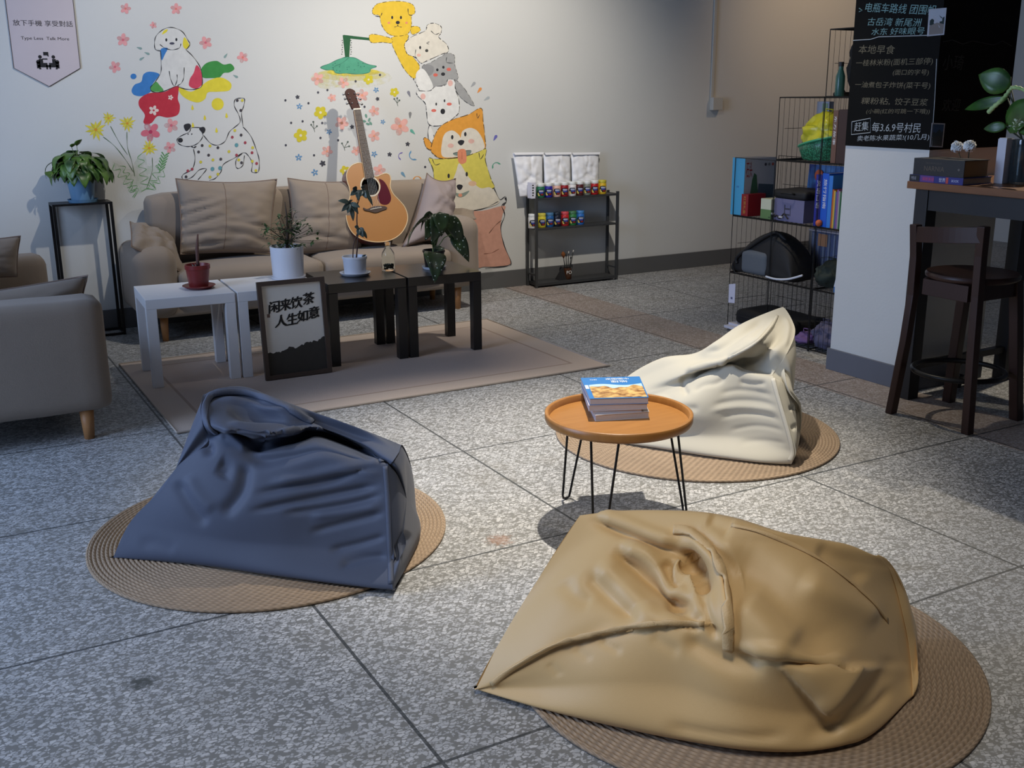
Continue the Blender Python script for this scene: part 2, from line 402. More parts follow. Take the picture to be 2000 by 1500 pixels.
# ---------------- blue bag
def blue_bag():
    A = Vector((.425, 3.297, MAT_T)); B = Vector((1.087, 2.664, MAT_T)); ab = (B-A).normalized(); n = Vector((-ab.y, ab.x, 0))
    N = Vector((n.x, n.y, -.22))
    def F(x, y, b=0.0): return onP(x, y, A-n*b, N)
    lip = [(404, 866), (444, 846), (492, 884), (560, 877), (622, 866), (692, 884), (752, 909)]
    bot = [(229, 1089), (330, 1098), (430, 1108), (530, 1122), (620, 1134), (700, 1144), (765, 1151)]
    left = [None, (262, 1020), (322, 955), (354, 908), None]; seam = [None, (763, 1090), (761, 1030), (757, 970), None]
    bul = [0, .035, .045, .03, 0]
    th = [.02, .18, .34, .42, .45, .43, .36]
    nd = [n]*6+[(n-ab*.12).normalized()]
    val = [(408, 850, .40), (462, 848, .40), (520, 868, .38), (575, 862, .37), (622, 848, .37), (695, 875, .34), (755, 906, .35)]
    f1 = [(398, 828, .44), (440, 838, .45), (520, 846, .44), (575, 846, .43), (621, 837, .42), (700, 868, .38), (762, 898, .375)]
    f2 = [(395, 797, .48), (436, 800, .47), (500, 812, .45), (560, 820, .45), (618, 824, .435), (700, 852, .40), (772, 882, .38)]
    rid = [(402, 772, .50), (432, 758, .52), (480, 756, .515), (545, 780, .49), (615, 806, .46), (700, 836, .425), (780, 868, .375)]
    cols = []
    for c in range(7):
        b0 = onZ(bot[c][0], bot[c][1], MAT_T+.001); L = F(*lip[c]); k = math.sin(PI*min(1, c/5.0+.12))
        rows = [b0]
        for i in (1, 2, 3):
            t = i/4
            x = bot[c][0]*(1-t)+lip[c][0]*t; y = bot[c][1]*(1-t)+lip[c][1]*t
            if c == 0: x, y = left[i]
            if c == 6: x, y = seam[i]
            rows.append(F(x, y, bul[i]*(k if c < 6 else 0.1)))
        rows.append(L); rows += [onZ(*q) for q in (val[c], f1[c], f2[c], rid[c])]
        R = rows[-1]; bb = b0+nd[c]*th[c]
        if c < 2: rows += [L+n*(.03+.13*c), rows[2]+n*(.02+.15*c), bb]
        else: rows += [R.lerp(bb, .35)+nd[c]*.045+Vector((0, 0, .02)), R.lerp(bb, .7)+nd[c]*(.05 if c < 6 else .01), bb]
        cols.append(rows)
    cols = add_cap(cols, False, ab*.03); cols = add_cap(cols, True, -ab*.004)
    G = catgrid(cols, 20, 15)
    folds = [
        ('groove', .020, .020, [(470, 872), (505, 897), (560, 890), (628, 876), (690, 890), (735, 903)]),
        ('groove', .016, .022, [(480, 880), (530, 862), (580, 852), (618, 840)]),
        ('groove', .012, .020, [(405, 800), (408, 780), (425, 770), (470, 768), (520, 780)]),
        ('ridge', .008, .012, [(422, 778), (470, 784), (520, 798), (570, 803), (617, 826)]),
        ('groove', .012, .022, [(440, 800), (480, 812), (530, 818), (580, 828), (615, 833)]),
        ('ridge', .007, .010, [(440, 826), (490, 832), (540, 833), (575, 831)]),
        ('groove', .010, .016, [(445, 838), (480, 843), (530, 846), (560, 842)]),
        ('ridge', .008, .014, [(500, 862), (540, 848), (575, 840), (600, 836)]),
        ('groove', .012, .015, [(620, 838), (660, 856), (700, 874), (735, 900)]),
        ('ridge', .010, .012, [(432, 860), (440, 846), (462, 862), (485, 882)]),
        ('bump', .014, -.016, [(406, 874), (408, 880)]),
        ('groove', .022, .012, [(425, 905), (440, 915), (430, 935)]),
        ('groove', .010, 0.0140, [(490, 965), (560, 952), (640, 940), (700, 920), (750, 915)]),
        ('ridge', .012, 0.0108, [(520, 945), (600, 930), (680, 915), (748, 930)]),
        ('groove', .010, 0.0162, [(480, 1000), (550, 985), (650, 965), (752, 945)]),
        ('groove', .009, 0.0108, [(545, 1003), (620, 995), (700, 980), (754, 962)]),
        ('ridge', .012, 0.0086, [(600, 1010), (680, 1000), (755, 985)]),
        ('groove', .009, 0.0108, [(600, 1040), (680, 1020), (756, 1000)]),
        ('groove', .009, 0.0097, [(640, 1075), (700, 1062), (758, 1045)]),
        ('groove', .010, 0.0086, [(660, 1105), (710, 1090), (760, 1085)]),
        ('groove', .018, .010, [(345, 935), (362, 970), (385, 1005), (410, 1025)]),
        ('ridge', .02, .007, [(365, 925), (385, 965), (420, 1000)]),
        ('groove', .02, .003, [(270, 1068), (300, 1060), (345, 1075)]),
        ('groove', .02, 0.0150, [(480, 900), (470, 960), (430, 1010)]),
        ('groove', .012, 0.0150, [(765, 1100), (785, 1060), (800, 1040)]),
    ]
    G = fold_surface(G, folds)
    m = fabric('blue_canvas', (72, 79, 96), .6)
    root = thing('bean_bag', 'slate blue bean bag slumped to a corner with its gathered mouth folded open', 'bean bag', (.9, 3.1, MAT_T), 0, 'bean bags around the tray table')
    o, bv = cloth_object('bag_body', G, m, root, floor=MAT_T+.0005)
    sm = M('blue_seam', (76, 83, 100), .75, bump=(300, .15))
    ribbon(on_bag(bv, [(753, 911), (757, 960), (760, 1030), (763, 1090), (764, 1140)], .002), .008, .003).build('side_seam', sm, root, smooth=True)
    ribbon(on_bag(bv, [(620, 835), (660, 850), (700, 870), (730, 888), (746, 903)], .002), .008, .003).build('mouth_hem', sm, root, smooth=True)
    ribbon(on_bag(bv, [(425, 846), (408, 830), (401, 810), (403, 785), (418, 769), (450, 764), (490, 767), (530, 782), (570, 800), (612, 826)], .003), .011, .005).build('mouth_hem', sm, root, smooth=True)
blue_bag()

# ---------------- cream bag
def cream_bag():
    A = onZ(1140, 843, MAT_T); B = onZ(1532, 908, MAT_T); ab = (B-A).normalized(); n = Vector((-ab.y, ab.x, 0))
    N = Vector((n.x, n.y, -.22))
    def F(x, y, b=0.0): return onP(x, y, A-n*b, N)
    bot = [(1140, 843), (1203, 862), (1290, 876), (1370, 889), (1430, 897), (1490, 904), (1540, 907)]
    lip = [(1172, 800), (1256, 782), (1334, 757), (1374, 731), (1425, 715), (1472, 731), (1507, 737)]
    seam = [None, (1549, 880), (1538, 840), (1520, 780), None]
    bul = [0, .06, .085, .07, .02]
    th = [.04, .24, .38, .42, .42, .40, .28]
    def Q(x, y, d): return onP(x, y, A+n*d, n)       # pixel at a given depth behind the front seam
    val = [Q(1176, 796, .030), Q(1252, 770, .055), Q(1335, 746, .080), Q(1380, 726, .125), Q(1424, 712, .135), onZ(1484, 722, .335), onZ(1508, 728, .335)]
    f1 = [Q(1181, 789, .040), Q(1247, 758, .085), Q(1333, 732, .062), Q(1386, 716, .058), Q(1421, 701, .055), onZ(1476, 669, .46), onZ(1533, 688, .42)]
    f2 = [Q(1187, 781, .052), Q(1239, 746, .13), Q(1316, 713, .125), Q(1372, 703, .125), Q(1412, 683, .115), onZ(1463, 650, .47), onZ(1546, 642, .47)]
    rid = [Q(1194, 772, .07), Q(1229, 733, .18), Q(1292, 700, .20), Q(1357, 691, .20), Q(1400, 667, .19), onZ(1450, 634, .465), onZ(1520, 605, .5)]
    cols = []
    for c in range(7):
        b0 = onZ(bot[c][0], bot[c][1], MAT_T+.001); L = F(*lip[c]); k = math.sin(PI*min(1, c/5.0+.12))
        rows = [b0]
        for i in (1, 2, 3):
            t = i/4; x = bot[c][0]*(1-t)+lip[c][0]*t; y = bot[c][1]*(1-t)+lip[c][1]*t
            if c == 6: x, y = seam[i]
            rows.append(F(x, y, bul[i]*(k if c < 6 else .25)))
        rows.append(L); rows += [val[c], f1[c], f2[c], rid[c]]
        R = rows[-1]; bb = b0+n*th[c]
        if c == 0: rows += [L+n*.03, rows[2]+n*.02, bb]
        elif c == 6: rows += [onZ(1531, 741, .325), onZ(1560, 800, .19), onZ(1556, 874, MAT_T)]
        else: rows += [R.lerp(bb, .35)+n*.045+Vector((0, 0, .01)), R.lerp(bb, .7)+n*.05, bb]
        cols.append(rows)
    cols = add_cap(cols, False, ab*.03); cols = add_cap(cols, True, -ab*.004)
    G = catgrid(cols, 20, 14)
    folds = [
        ('groove', .012, .018, [(1334, 750), (1345, 736), (1372, 727), (1400, 718), (1416, 712)]),
        ('groove', .010, .010, [(1333, 732), (1334, 745), (1336, 760), (1346, 772)]),
        ('ridge', .012, .014, [(1335, 727), (1375, 714), (1410, 708), (1424, 696)]),
        ('groove', .018, .030, [(1430, 708), (1460, 712), (1485, 705), (1510, 670), (1528, 640)]),
        ('ridge', .010, .016, [(1420, 699), (1450, 684), (1480, 665), (1505, 638), (1519, 614)]),
        ('groove', .012, .012, [(1372, 690), (1410, 678), (1460, 645), (1500, 617)]),
        ('ridge', .010, .008, [(1530, 620), (1540, 640), (1532, 680)]),
        ('groove', .010, 0.0041, [(1400, 770), (1440, 762), (1480, 765), (1515, 775)]),
        ('groove', .009, 0.0037, [(1385, 792), (1440, 782), (1490, 785), (1522, 797)]),
        ('ridge', .010, 0.0050, [(1380, 805), (1440, 795), (1500, 800), (1526, 812)]),
        ('groove', .009, 0.0041, [(1400, 818), (1450, 808), (1500, 812), (1530, 826)]),
        ('groove', .009, 0.0034, [(1420, 842), (1470, 832), (1510, 836), (1536, 846)]),
        ('groove', .010, 0.0031, [(1440, 866), (1490, 860), (1540, 868)]),
        ('groove', .010, 0.0062, [(1420, 736), (1400, 748), (1375, 752), (1350, 766)]),
        ('groove', .010, 0.0062, [(1500, 748), (1470, 750), (1440, 745)]),
        ('groove', .008, .008, [(1540, 800), (1552, 796), (1560, 805)]),
        ('groove', .008, .008, [(1545, 840), (1555, 832), (1562, 842)]),
        ('groove', .014, 0.0062, [(1300, 765), (1320, 790), (1370, 800)]),
    ]
    G = fold_surface(G, folds)
    m = fabric('cream_canvas', (180, 176, 162), .75)
    root = thing('bean_bag', 'cream white bean bag with a long limp mouth flap pointing up to the right', 'bean bag', (2.8, 3.25, MAT_T), 0, 'bean bags around the tray table')
    o, bv = cloth_object('bag_body', G, m, root, floor=MAT_T+.0005)
    sm = M('cream_seam', (188, 184, 170), .75, bump=(300, .15))
    ribbon(on_bag(bv, [(1510, 740), (1521, 780), (1538, 838), (1548, 880), (1543, 900)], .002), .009, .003).build('side_seam', sm, root, smooth=True)
    ribbon(on_bag(bv, [(1422, 700), (1450, 686), (1480, 667), (1505, 640), (1518, 617)], .001), .006, .003).build('mouth_hem', sm, root, smooth=True)
cream_bag()
# ---------------- mustard bag
def mustard_bag():
    A = onZ(935, 1345, MAT_T); B = onZ(1560, 1462, MAT_T); ab = (B-A).normalized(); n = Vector((-ab.y, ab.x, 0))
    z0 = MAT_T+.001
    T = [[(935, 1347, z0), (936, 1344, .02), (940, 1338, .03), (975, 1270, .11), (1020, 1190, .2), (1080, 1095, .31), (1138, 1006, .41)],
         [(1060, 1382, z0), (1052, 1340, .06), (1050, 1292, .12), (1085, 1225, .20), (1130, 1140, .29), (1185, 1045, .38), (1205, 999, .42)],
         [(1200, 1415, z0), (1185, 1330, .12), (1170, 1246, .20), (1195, 1190, .26), (1230, 1120, .32), (1270, 1040, .40), (1290, 997, .435)],
         [(1340, 1443, z0), (1320, 1335, .14), (1295, 1217, .265), (1300, 1170, .29), (1315, 1110, .34), (1345, 1045, .41), (1370, 1000, .445)],
         [(1480, 1461, z0), (1440, 1370, .13), (1405, 1262, .24), (1390, 1190, .31), (1392, 1120, .36), (1410, 1055, .42), (1440, 1012, .445)],
         [(1600, 1458, z0), (1580, 1390, .10), (1530, 1288, .235), (1500, 1200, .31), (1500, 1120, .37), (1515, 1065, .41), (1540, 1043, .42)],
         [(1700, 1432, z0), (1675, 1370, .10), (1650, 1298, .19), (1625, 1220, .27), (1615, 1140, .34), (1625, 1090, .37), (1650, 1062, .38)],
         [(1774, 1365, z0), (1772, 1320, .05), (1765, 1260, .11), (1755, 1210, .17), (1740, 1150, .24), (1725, 1110, .30), (1705, 1084, .34)]]
    th = [.03, .25, .42, .5, .52, .5, .42, .28]
    cols = []
    for c, t in enumerate(T):
        rows = [onZ(*q) for q in t]; R = rows[-1]; bb = rows[0]+n*th[c]
        if c == 0: rows += [rows[5]+n*.03, rows[3]+n*.03, bb]
        else: rows += [R.lerp(bb, .35)+n*.05, R.lerp(bb, .7)+n*.05, bb]
        cols.append(rows)
    cols = add_cap(cols, False, n*.04+ab*.035, ((.97, .35), (.85, .75), (.6, .95), (.3, 1.05), (.02, 1.07))); cols = add_cap(cols, True, -ab*.004)
    G = catgrid(cols, 20, 16)
    folds = [
        ('groove', .014, .022, [(1145, 1010), (1187, 1024), (1240, 1046), (1300, 1071), (1340, 1090), (1365, 1125)]),
        ('ridge', .016, .016, [(1160, 1002), (1220, 1022), (1280, 1045), (1330, 1062)]),
        ('groove', .016, .026, [(1192, 1064), (1222, 1092), (1277, 1138), (1317, 1170), (1360, 1190)]),
        ('ridge', .016, .022, [(1205, 1062), (1262, 1085), (1295, 1120), (1315, 1150), (1350, 1178)]),
        ('groove', .014, .018, [(1300, 1090), (1312, 1120), (1325, 1150)]),
        ('ridge', .009, .016, [(1331, 1086), (1326, 1115), (1322, 1150)]),
        ('ridge', .009, .012, [(1340, 1110), (1350, 1135), (1362, 1165)]),
        ('bump', .022, -.045, [(1350, 1098), (1360, 1118), (1368, 1135)]),
        ('groove', .022, .016, [(1140, 1110), (1180, 1155), (1225, 1195), (1250, 1222)]),
        ('ridge', .024, .016, [(1165, 1095), (1215, 1145), (1265, 1195), (1290, 1212)]),
        ('groove', .018, .008, [(1100, 1130), (1120, 1160), (1160, 1180)]),
        ('groove', .018, .014, [(1300, 1175), (1345, 1205), (1375, 1220)]),
        ('stepL', .05, .012, [(948, 1345), (1010, 1305), (1083, 1265), (1150, 1246), (1230, 1231), (1300, 1223), (1380, 1226), (1425, 1240)]),
        ('groove', .008, .005, [(1170, 1250), (1195, 1265), (1215, 1275)]),
        ('groove', .008, .003, [(1120, 1266), (1140, 1280), (1155, 1290)]),
        ('groove', .008, .003, [(1070, 1295), (1085, 1310), (1095, 1322)]),
        ('groove', .014, .005, [(1270, 1240), (1300, 1260), (1330, 1275)]),
        ('groove', .022, .016, [(1330, 1240), (1390, 1275), (1440, 1295), (1500, 1300)]),
        ('ridge', .016, .016, [(1318, 1042), (1360, 1055), (1392, 1088), (1412, 1125), (1420, 1180), (1424, 1235), (1422, 1268)]),
        ('groove', .012, .018, [(1330, 1032), (1380, 1055), (1418, 1095), (1432, 1140), (1434, 1190), (1434, 1240), (1432, 1268)]),
        ('groove', .010, .014, [(1370, 1150), (1376, 1185), (1385, 1215), (1400, 1255)]),
        ('groove', .009, .013, [(1425, 1277), (1500, 1287), (1590, 1295), (1655, 1303)]),
        ('ridge', .014, .016, [(1440, 1262), (1520, 1275), (1600, 1284), (1668, 1297)]),
        ('ridge', .022, .004, [(1668, 1298), (1640, 1340), (1606, 1386)]),
        ('facet', .28, .030, [(1515, 1296), (1668, 1298), (1604, 1390)]),
        ('groove', .02, .004, [(1530, 1302), (1565, 1345), (1602, 1386)]),
        ('groove', .05, .024, [(1405, 1085), (1470, 1120), (1550, 1190), (1610, 1250), (1640, 1290)]),
        ('ridge', .04, .016, [(1440, 1170), (1500, 1220), (1560, 1265)]),
        ('ridge', .03, .014, [(1560, 1130), (1640, 1170), (1725, 1212)]),
        ('groove', .018, .010, [(1742, 1275), (1725, 1320), (1690, 1365), (1640, 1410), (1560, 1440)]),
        ('groove', .012, .010, [(1740, 1335), (1722, 1368), (1680, 1400), (1600, 1430)]),
        ('groove', .012, .008, [(1290, 1415), (1380, 1432), (1470, 1440), (1550, 1435)]),
        ('groove', .02, .012, [(1590, 1070), (1650, 1100), (1690, 1140)]),
        ('groove', .02, .012, [(1380, 1010), (1400, 1022), (1430, 1035)]),
    ]
    G = fold_surface(G, folds)
    m = fabric('mustard_canvas', (208, 175, 122), .5, spec=.4)
    root = thing('bean_bag', 'mustard yellow bean bag folded like an envelope in the foreground', 'bean bag', (1.6, 1.9, MAT_T), 0, 'bean bags around the tray table')
    o, bv = cloth_object('bag_body', G, m, root, floor=MAT_T+.0005)
    sm = M('mustard_seam', (212, 180, 130), .5, bump=(300, .15))
    ribbon(on_bag(bv, [(1316, 1036), (1345, 1040), (1385, 1074), (1408, 1115), (1418, 1165), (1421, 1225), (1423, 1268)], .004), .013, .006).build('mouth_hem', sm, root, smooth=True)
    ribbon(on_bag(bv, [(960, 1336), (1010, 1300), (1083, 1260), (1150, 1240), (1230, 1224), (1300, 1216), (1375, 1219)], .001), .007, .002).build('envelope_seam', sm, root, smooth=True)
    ribbon(on_bag(bv, [(1430, 1026), (1490, 1040), (1570, 1075), (1640, 1120), (1700, 1172), (1733, 1212)], .0015), .006, .002).build('side_seam', sm, root, smooth=True)
mustard_bag()
# ------------------------------------------------------------------ rug, low tables, framed calligraphy
def rug():
    m, t, N, L, b = node_mat('rug_weave')
    tc = N.new('ShaderNodeTexCoord'); sep = N.new('ShaderNodeSeparateXYZ'); L.new(tc.outputs['Object'], sep.inputs[0])
    X, Y = sep.outputs[0], sep.outputs[1]
    x0, x1, y0, y1 = .87, 3.12, 4.49, 5.87; cx, cy = (x0+x1)/2, (y0+y1)/2
    ex = mth(t, 'SUBTRACT', (x1-x0)/2, mth(t, 'ABSOLUTE', X)); ey = mth(t, 'SUBTRACT', (y1-y0)/2, mth(t, 'ABSOLUTE', Y))
    e = mth(t, 'MINIMUM', ex, ey)
    inner = mth(t, 'GREATER_THAN', e, .15)
    line = mth(t, 'MULTIPLY', mth(t, 'GREATER_THAN', e, .14), mth(t, 'LESS_THAN', e, .155))
    n1 = N.new('ShaderNodeTexNoise'); n1.inputs['Scale'].default_value = 180; L.new(tc.outputs['Object'], n1.inputs['Vector'])
    n2 = N.new('ShaderNodeTexNoise'); n2.inputs['Scale'].default_value = 2.5; n2.inputs['Detail'].default_value = 5; L.new(tc.outputs['Object'], n2.inputs['Vector'])
    c = mixc(t, inner, lin((202, 187, 175)), lin((198, 181, 171)))
    c = mixc(t, line, c, lin((166, 148, 136)))
    c = mixc(t, mth(t, 'MULTIPLY', n1.outputs['Fac'], .35), c, lin((156, 140, 128)))
    c = mixc(t, mth(t, 'MULTIPLY', n2.outputs['Fac'], .35), c, lin((172, 150, 132)))
    L.new(c, b.inputs['Base Color']); b.inputs['Roughness'].default_value = .95; b.inputs['Specular IOR Level'].default_value = .1
    bp = N.new('ShaderNodeBump'); bp.inputs['Strength'].default_value = .3; bp.inputs['Distance'].default_value = .004
    L.new(n1.outputs['Fac'], bp.inputs['Height']); L.new(bp.outputs['Normal'], b.inputs['Normal'])
    root = thing('area_rug', 'thin beige pink rug with a plain border under the low tables', 'rug', (cx, cy, 0))
    MB().box(x0, x1, y0, y1, .0003, .006).build('pile', m, root, bevel=.003)
    e = .006
    MB().tube([(x0, y0, .0062), (x1, y0, .0062), (x1, y1, .0062), (x0, y1, .0062)], .0055, 6, closed=True).build('edge_binding', M('rug_binding', (170, 158, 146), .9), root)
rug()
RUG = .0065
TX, TY, TW = .9304, 5.2674, .4305; TH = -.0612
tc_, ts_ = math.cos(TH), math.sin(TH)
white_m = M('white_lacquer', (228, 229, 232), .45, noise=(4, .02))
black_m = M('black_ash', (22, 22, 24), .35, noise=(14, .2), spec=.5)
black_lit_top = M('black_ash_lit_top', (38, 36, 35), .3, noise=(9, .15), spec=.5)  # same black ash, toned lighter for the light falling on the tops
def low_table(x, label, m, mt, name='low_table'):
    root = thing(name, label, 'side table', (TX+tc_*x, TY+ts_*x, RUG), TH, 'row of four square low tables')
    w = TW; H = .45-RUG
    MB().box(0, w, 0, w, H-.05, H).build('tabletop', mt, root, bevel=.002, world=False)
    for (a, b) in ((0, 0), (w-.05, 0), (0, w-.05), (w-.05, w-.05)):
        MB().box(a, a+.05, b, b+.05, 0, H-.0502).build('leg', m, root, bevel=.0015, world=False)
    return root
low_table(0, 'white square low table nearest the plant stand with a red pot on it', white_m, white_m)
low_table(TW+.012, 'white square low table half hidden behind the framed calligraphy', white_m, white_m)
xb = 2*TW+.012+.0372
low_table(xb, 'black square low table beside the framed calligraphy', black_m, black_lit_top)
low_table(xb+TW+.012, 'black square low table farthest from the plant stand', black_m, black_lit_top)
def ttop(px, py): return onZ(px, py, .45)
def frame_picture():
    bl, br = onZ(518, 743, RUG), onZ(647, 726, RUG)
    xd = (br-bl).normalized(); back = Vector((-xd.y, xd.x, 0)); wdt = (br-bl).length
    # leans back until its top edge meets the tables' front
    H = .497; lean = math.radians(6)
    up = (Vector((0, 0, math.cos(lean)))+back*math.sin(lean)); nr = xd.cross(up)  # towards the viewer
    O = bl+Vector((0, 0, .001))+back*0
    root = thing('framed_calligraphy', 'brown framed brush calligraphy leaning against the low tables', 'picture', tuple(O))
    def P(u, v, d=0.0): return O+xd*u+up*v+nr*d
    fw = .022
    def bar(u0, u1, v0, v1, d0, d1):
        return [P(u0, v0, d0), P(u1, v0, d0), P(u1, v0, d1), P(u0, v0, d1)], [P(u0, v1, d0), P(u1, v1, d0), P(u1, v1, d1), P(u0, v1, d1)]
    mb = MB()
    for a in ((0, fw, 0, H), (wdt-fw, wdt, 0, H), (fw, wdt-fw, 0, fw), (fw, wdt-fw, H-fw, H)): mb.hexa(*bar(*a, 0, .02))
    mb.build('frame', M('walnut_frame', (74, 60, 52), .5, noise=(20, .2)), root)
    MB().hexa(*bar(fw, wdt-fw, fw, H-fw, .002, .006)).build('paper', M('rice_paper', (226, 221, 210), .8, noise=(40, .03)), root)
    # dark torn-edged ground along the bottom
    rnd = random.Random(4); us = [fw+(wdt-2*fw)*k/40 for k in range(41)]
    top = [.135+.05*((u-fw)/(wdt-2*fw))**1.5+rnd.uniform(-.006, .006)+.006*math.sin(u*60) for u in us]
    mb = MB()
    for k in range(40): mb.add([P(us[k], fw, .0065), P(us[k+1], fw, .0065), P(us[k+1], top[k+1], .0065), P(us[k], top[k], .0065)], [(0, 1, 2, 3)])
    mb.build('ink_wash', M('ink_wash', (62, 58, 52), .85, noise=(30, .12)), root)
    mb = MB()
    r1 = [('闲', .085, .365), ('来', .145, .372), ('饮', .21, .378), ('茶', .278, .392)]
    r2 = [('人', .112, .292), ('生', .175, .296), ('如', .236, .306), ('意', .300, .318)]
    k = wdt/.372
    for ch, u, v in r1+r2:
        for q in (-.0028, -.0014, 0, .0014, .0028): put_text(mb, ch, .06, P(u*k+q, v+q*.5, .0074+q*.03), xd+up*.08, up-xd*.02, shear=.12, width=.064*k)
    mb.build('brush_lettering', M('ink', (24, 22, 21), .7), root)
    mb = MB(); mb.hexa(*bar(.042*k, .058*k, .315, .333, .0063, .0069)); mb.build('seal_stamp', M('seal', (120, 96, 84), .8), root)
frame_picture()
# ------------------------------------------------------------------ tray table with magazines
TRZ = .385; TRC = (1.962, 2.765); TRR = .246
def tray_table():
    root = thing('tray_table', 'round wooden tray table on black hairpin legs under the magazines', 'side table', (TRC[0], TRC[1], 0))
    m, t, N, L, b = node_mat('tray_wood')
    tc = N.new('ShaderNodeTexCoord'); mp = N.new('ShaderNodeMapping'); L.new(tc.outputs['Object'], mp.inputs[0]); mp.inputs['Scale'].default_value = (6, 60, 6); mp.inputs['Rotation'].default_value = (0, 0, .3)
    n = N.new('ShaderNodeTexNoise'); n.inputs['Scale'].default_value = 1; n.inputs['Detail'].default_value = 5; L.new(mp.outputs[0], n.inputs['Vector'])
    L.new(mixc(t, n.outputs['Fac'], lin((140, 93, 44)), lin((168, 119, 63))), b.inputs['Base Color']); b.inputs['Roughness'].default_value = .38
    z = TRZ-.035
    MB().lathe([(.0005, z), (TRR-.012, z), (TRR-.004, z+.004), (TRR, z+.012), (TRR, z+.033), (TRR-.003, z+.035), (TRR-.010, z+.035), (TRR-.013, z+.032), (TRR-.015, z+.012), (.0005, z+.011)], (TRC[0], TRC[1], 0), 96).build('tray', m, root, smooth=True)
    bm_ = M('black_steel', (18, 18, 20), .4, metal=.3)
    for a in (102, 222, 342):
        a = math.radians(a); d = Vector((math.cos(a), math.sin(a), 0)); s = Vector((-d.y, d.x, 0)); c = Vector((TRC[0], TRC[1], 0))
        p0 = c+d*.19+Vector((0, 0, z-.003)); foot = c+d*.245
        mb = MB()
        path = [p0+s*.045, p0+s*.045-Vector((0, 0, .01)), foot+s*.018+Vector((0, 0, .02)), foot+s*.014+Vector((0, 0, .008)), foot+Vector((0, 0, .0045)), foot-s*.014+Vector((0, 0, .008)), foot-s*.018+Vector((0, 0, .02)), p0-s*.045-Vector((0, 0, .01)), p0-s*.045]
        mb.tube(path, .0042, 8)
        o = mb.build('leg', bm_, root, smooth=True)
        MB().hexa([p0+s*.06+d*.018-Vector((0, 0, .002)), p0-s*.06+d*.018-Vector((0, 0, .002)), p0-s*.06-d*.018-Vector((0, 0, .002)), p0+s*.06-d*.018-Vector((0, 0, .002))],
                  [p0+s*.06+d*.018+Vector((0, 0, .0028)), p0-s*.06+d*.018+Vector((0, 0, .0028)), p0-s*.06-d*.018+Vector((0, 0, .0028)), p0+s*.06-d*.018+Vector((0, 0, .0028))]).build('bracket', bm_, root)
tray_table()
def magazines():
    z = TRZ-.0235
    # corners of the stack's top cover traced on the tray
    def quad(pts, zt): return [onZ(x, y, zt) for x, y in pts]
    paper = M('page_edges', (178, 176, 184), .8, noise=(120, .05))
    layers = [  # front-left, front-right, back-right, back-left pixels of each top face, thickness
        ([(1163, 811), (1268, 804), (1247, 757), (1139, 764)], .022, 'thick white magazine at the bottom of the stack on the tray table', (206, 204, 208)),
        ([(1158, 803), (1254, 799), (1238, 752), (1137, 758)], .010, 'thin pale magazine second from the bottom of the stack on the tray table', (188, 186, 200)),
        ([(1150, 792), (1265, 788), (1243, 744), (1135, 748)], .020, 'white paged magazine directly beneath the blue cover on the tray table', (200, 198, 206)),
    ]
    zz = z
    for k, (pts, th, lab, colr) in enumerate(layers):
        q = quad(pts, zz+th); root = thing('magazine', lab, 'magazine', tuple(q[0].lerp(q[2], .5))[:2]+(zz,), 0, 'magazines on the tray table')
        def ins(f): c = (q[0]+q[1]+q[2]+q[3])/4; return [c+(p-c)*f for p in q]
        def sl(f, z0, z1): r = ins(f); return [Vector((p.x, p.y, z0)) for p in r], [Vector((p.x, p.y, z1)) for p in r]
        MB().hexa(*sl(.985, zz+.0012, zz+th-.0012)).build('pages', paper, root)
        cm = M('cover_%d' % k, colr, .4)
        MB().hexa(*sl(1, zz+.0002, zz+.0011)).build('cover', cm, root); MB().hexa(*sl(1, zz+th-.0011, zz+th-.0002)).build('cover', cm, root)
        zz += th
    th = .022; zt = zz+th
    q = quad([(1152, 779), (1267, 776), (1249, 735), (1134, 738)], zt)
    root = thing('magazine', 'blue covered geography magazine with a desert picture, topmost on the tray table', 'magazine', tuple(q[0].lerp(q[2], .5))[:2]+(zz,), 0, 'magazines on the tray table')
    fl, fr, br, bl = q
    def P(u, v, d=0.0):
        p = fl.lerp(fr, u).lerp(bl.lerp(br, u), v); return Vector((p.x, p.y, zt+d))
    def sl(z0, z1, f=1):
        c = sum(q, Vector())/4; r = [c+(p-c)*f for p in q]; return [Vector((p.x, p.y, z0)) for p in r], [Vector((p.x, p.y, z1)) for p in r]
    MB().hexa(*sl(zz+.0012, zt-.0013, .985)).build('pages', paper, root)
    cover = M('cover_blue', (44, 112, 178), .3)
    MB().hexa(*sl(zz+.0002, zz+.0011)).build('cover', cover, root, label='blue back cover')
    mb = MB(); mb.hexa(*sl(zt-.0012, zt)); cv = mb.build('cover', cover, root, label='blue front cover with a desert photograph')
    # picture on the cover: sky, hills, sand
    pm, t, N, L, b = node_mat('cover_picture')
    tc = N.new('ShaderNodeTexCoord'); n = N.new('ShaderNodeTexNoise'); n.inputs['Scale'].default_value = 40; n.inputs['Detail'].default_value = 5; L.new(tc.outputs['Object'], n.inputs['Vector'])
    r = N.new('ShaderNodeValToRGB'); L.new(n.outputs['Fac'], r.inputs[0])
    r.color_ramp.elements[0].color = lin((120, 78, 40))+(1,); r.color_ramp.elements[0].position = .35
    r.color_ramp.elements[1].color = lin((214, 176, 112))+(1,); r.color_ramp.elements[1].position = .65
    L.new(r.outputs[0], b.inputs['Base Color']); b.inputs['Roughness'].default_value = .3
    mb = MB(); us = [k/24 for k in range(25)]
    hz = [.52+.05*math.sin(u*9)+.03*math.sin(u*23+1) for u in us]
    for k in range(24):
        mb.add([P(us[k]*.9+.08, .03, .0003), P(us[k+1]*.9+.08, .03, .0003), P(us[k+1]*.9+.08, hz[k+1], .0003), P(us[k]*.9+.08, hz[k], .0003)], [(0, 1, 2, 3)])
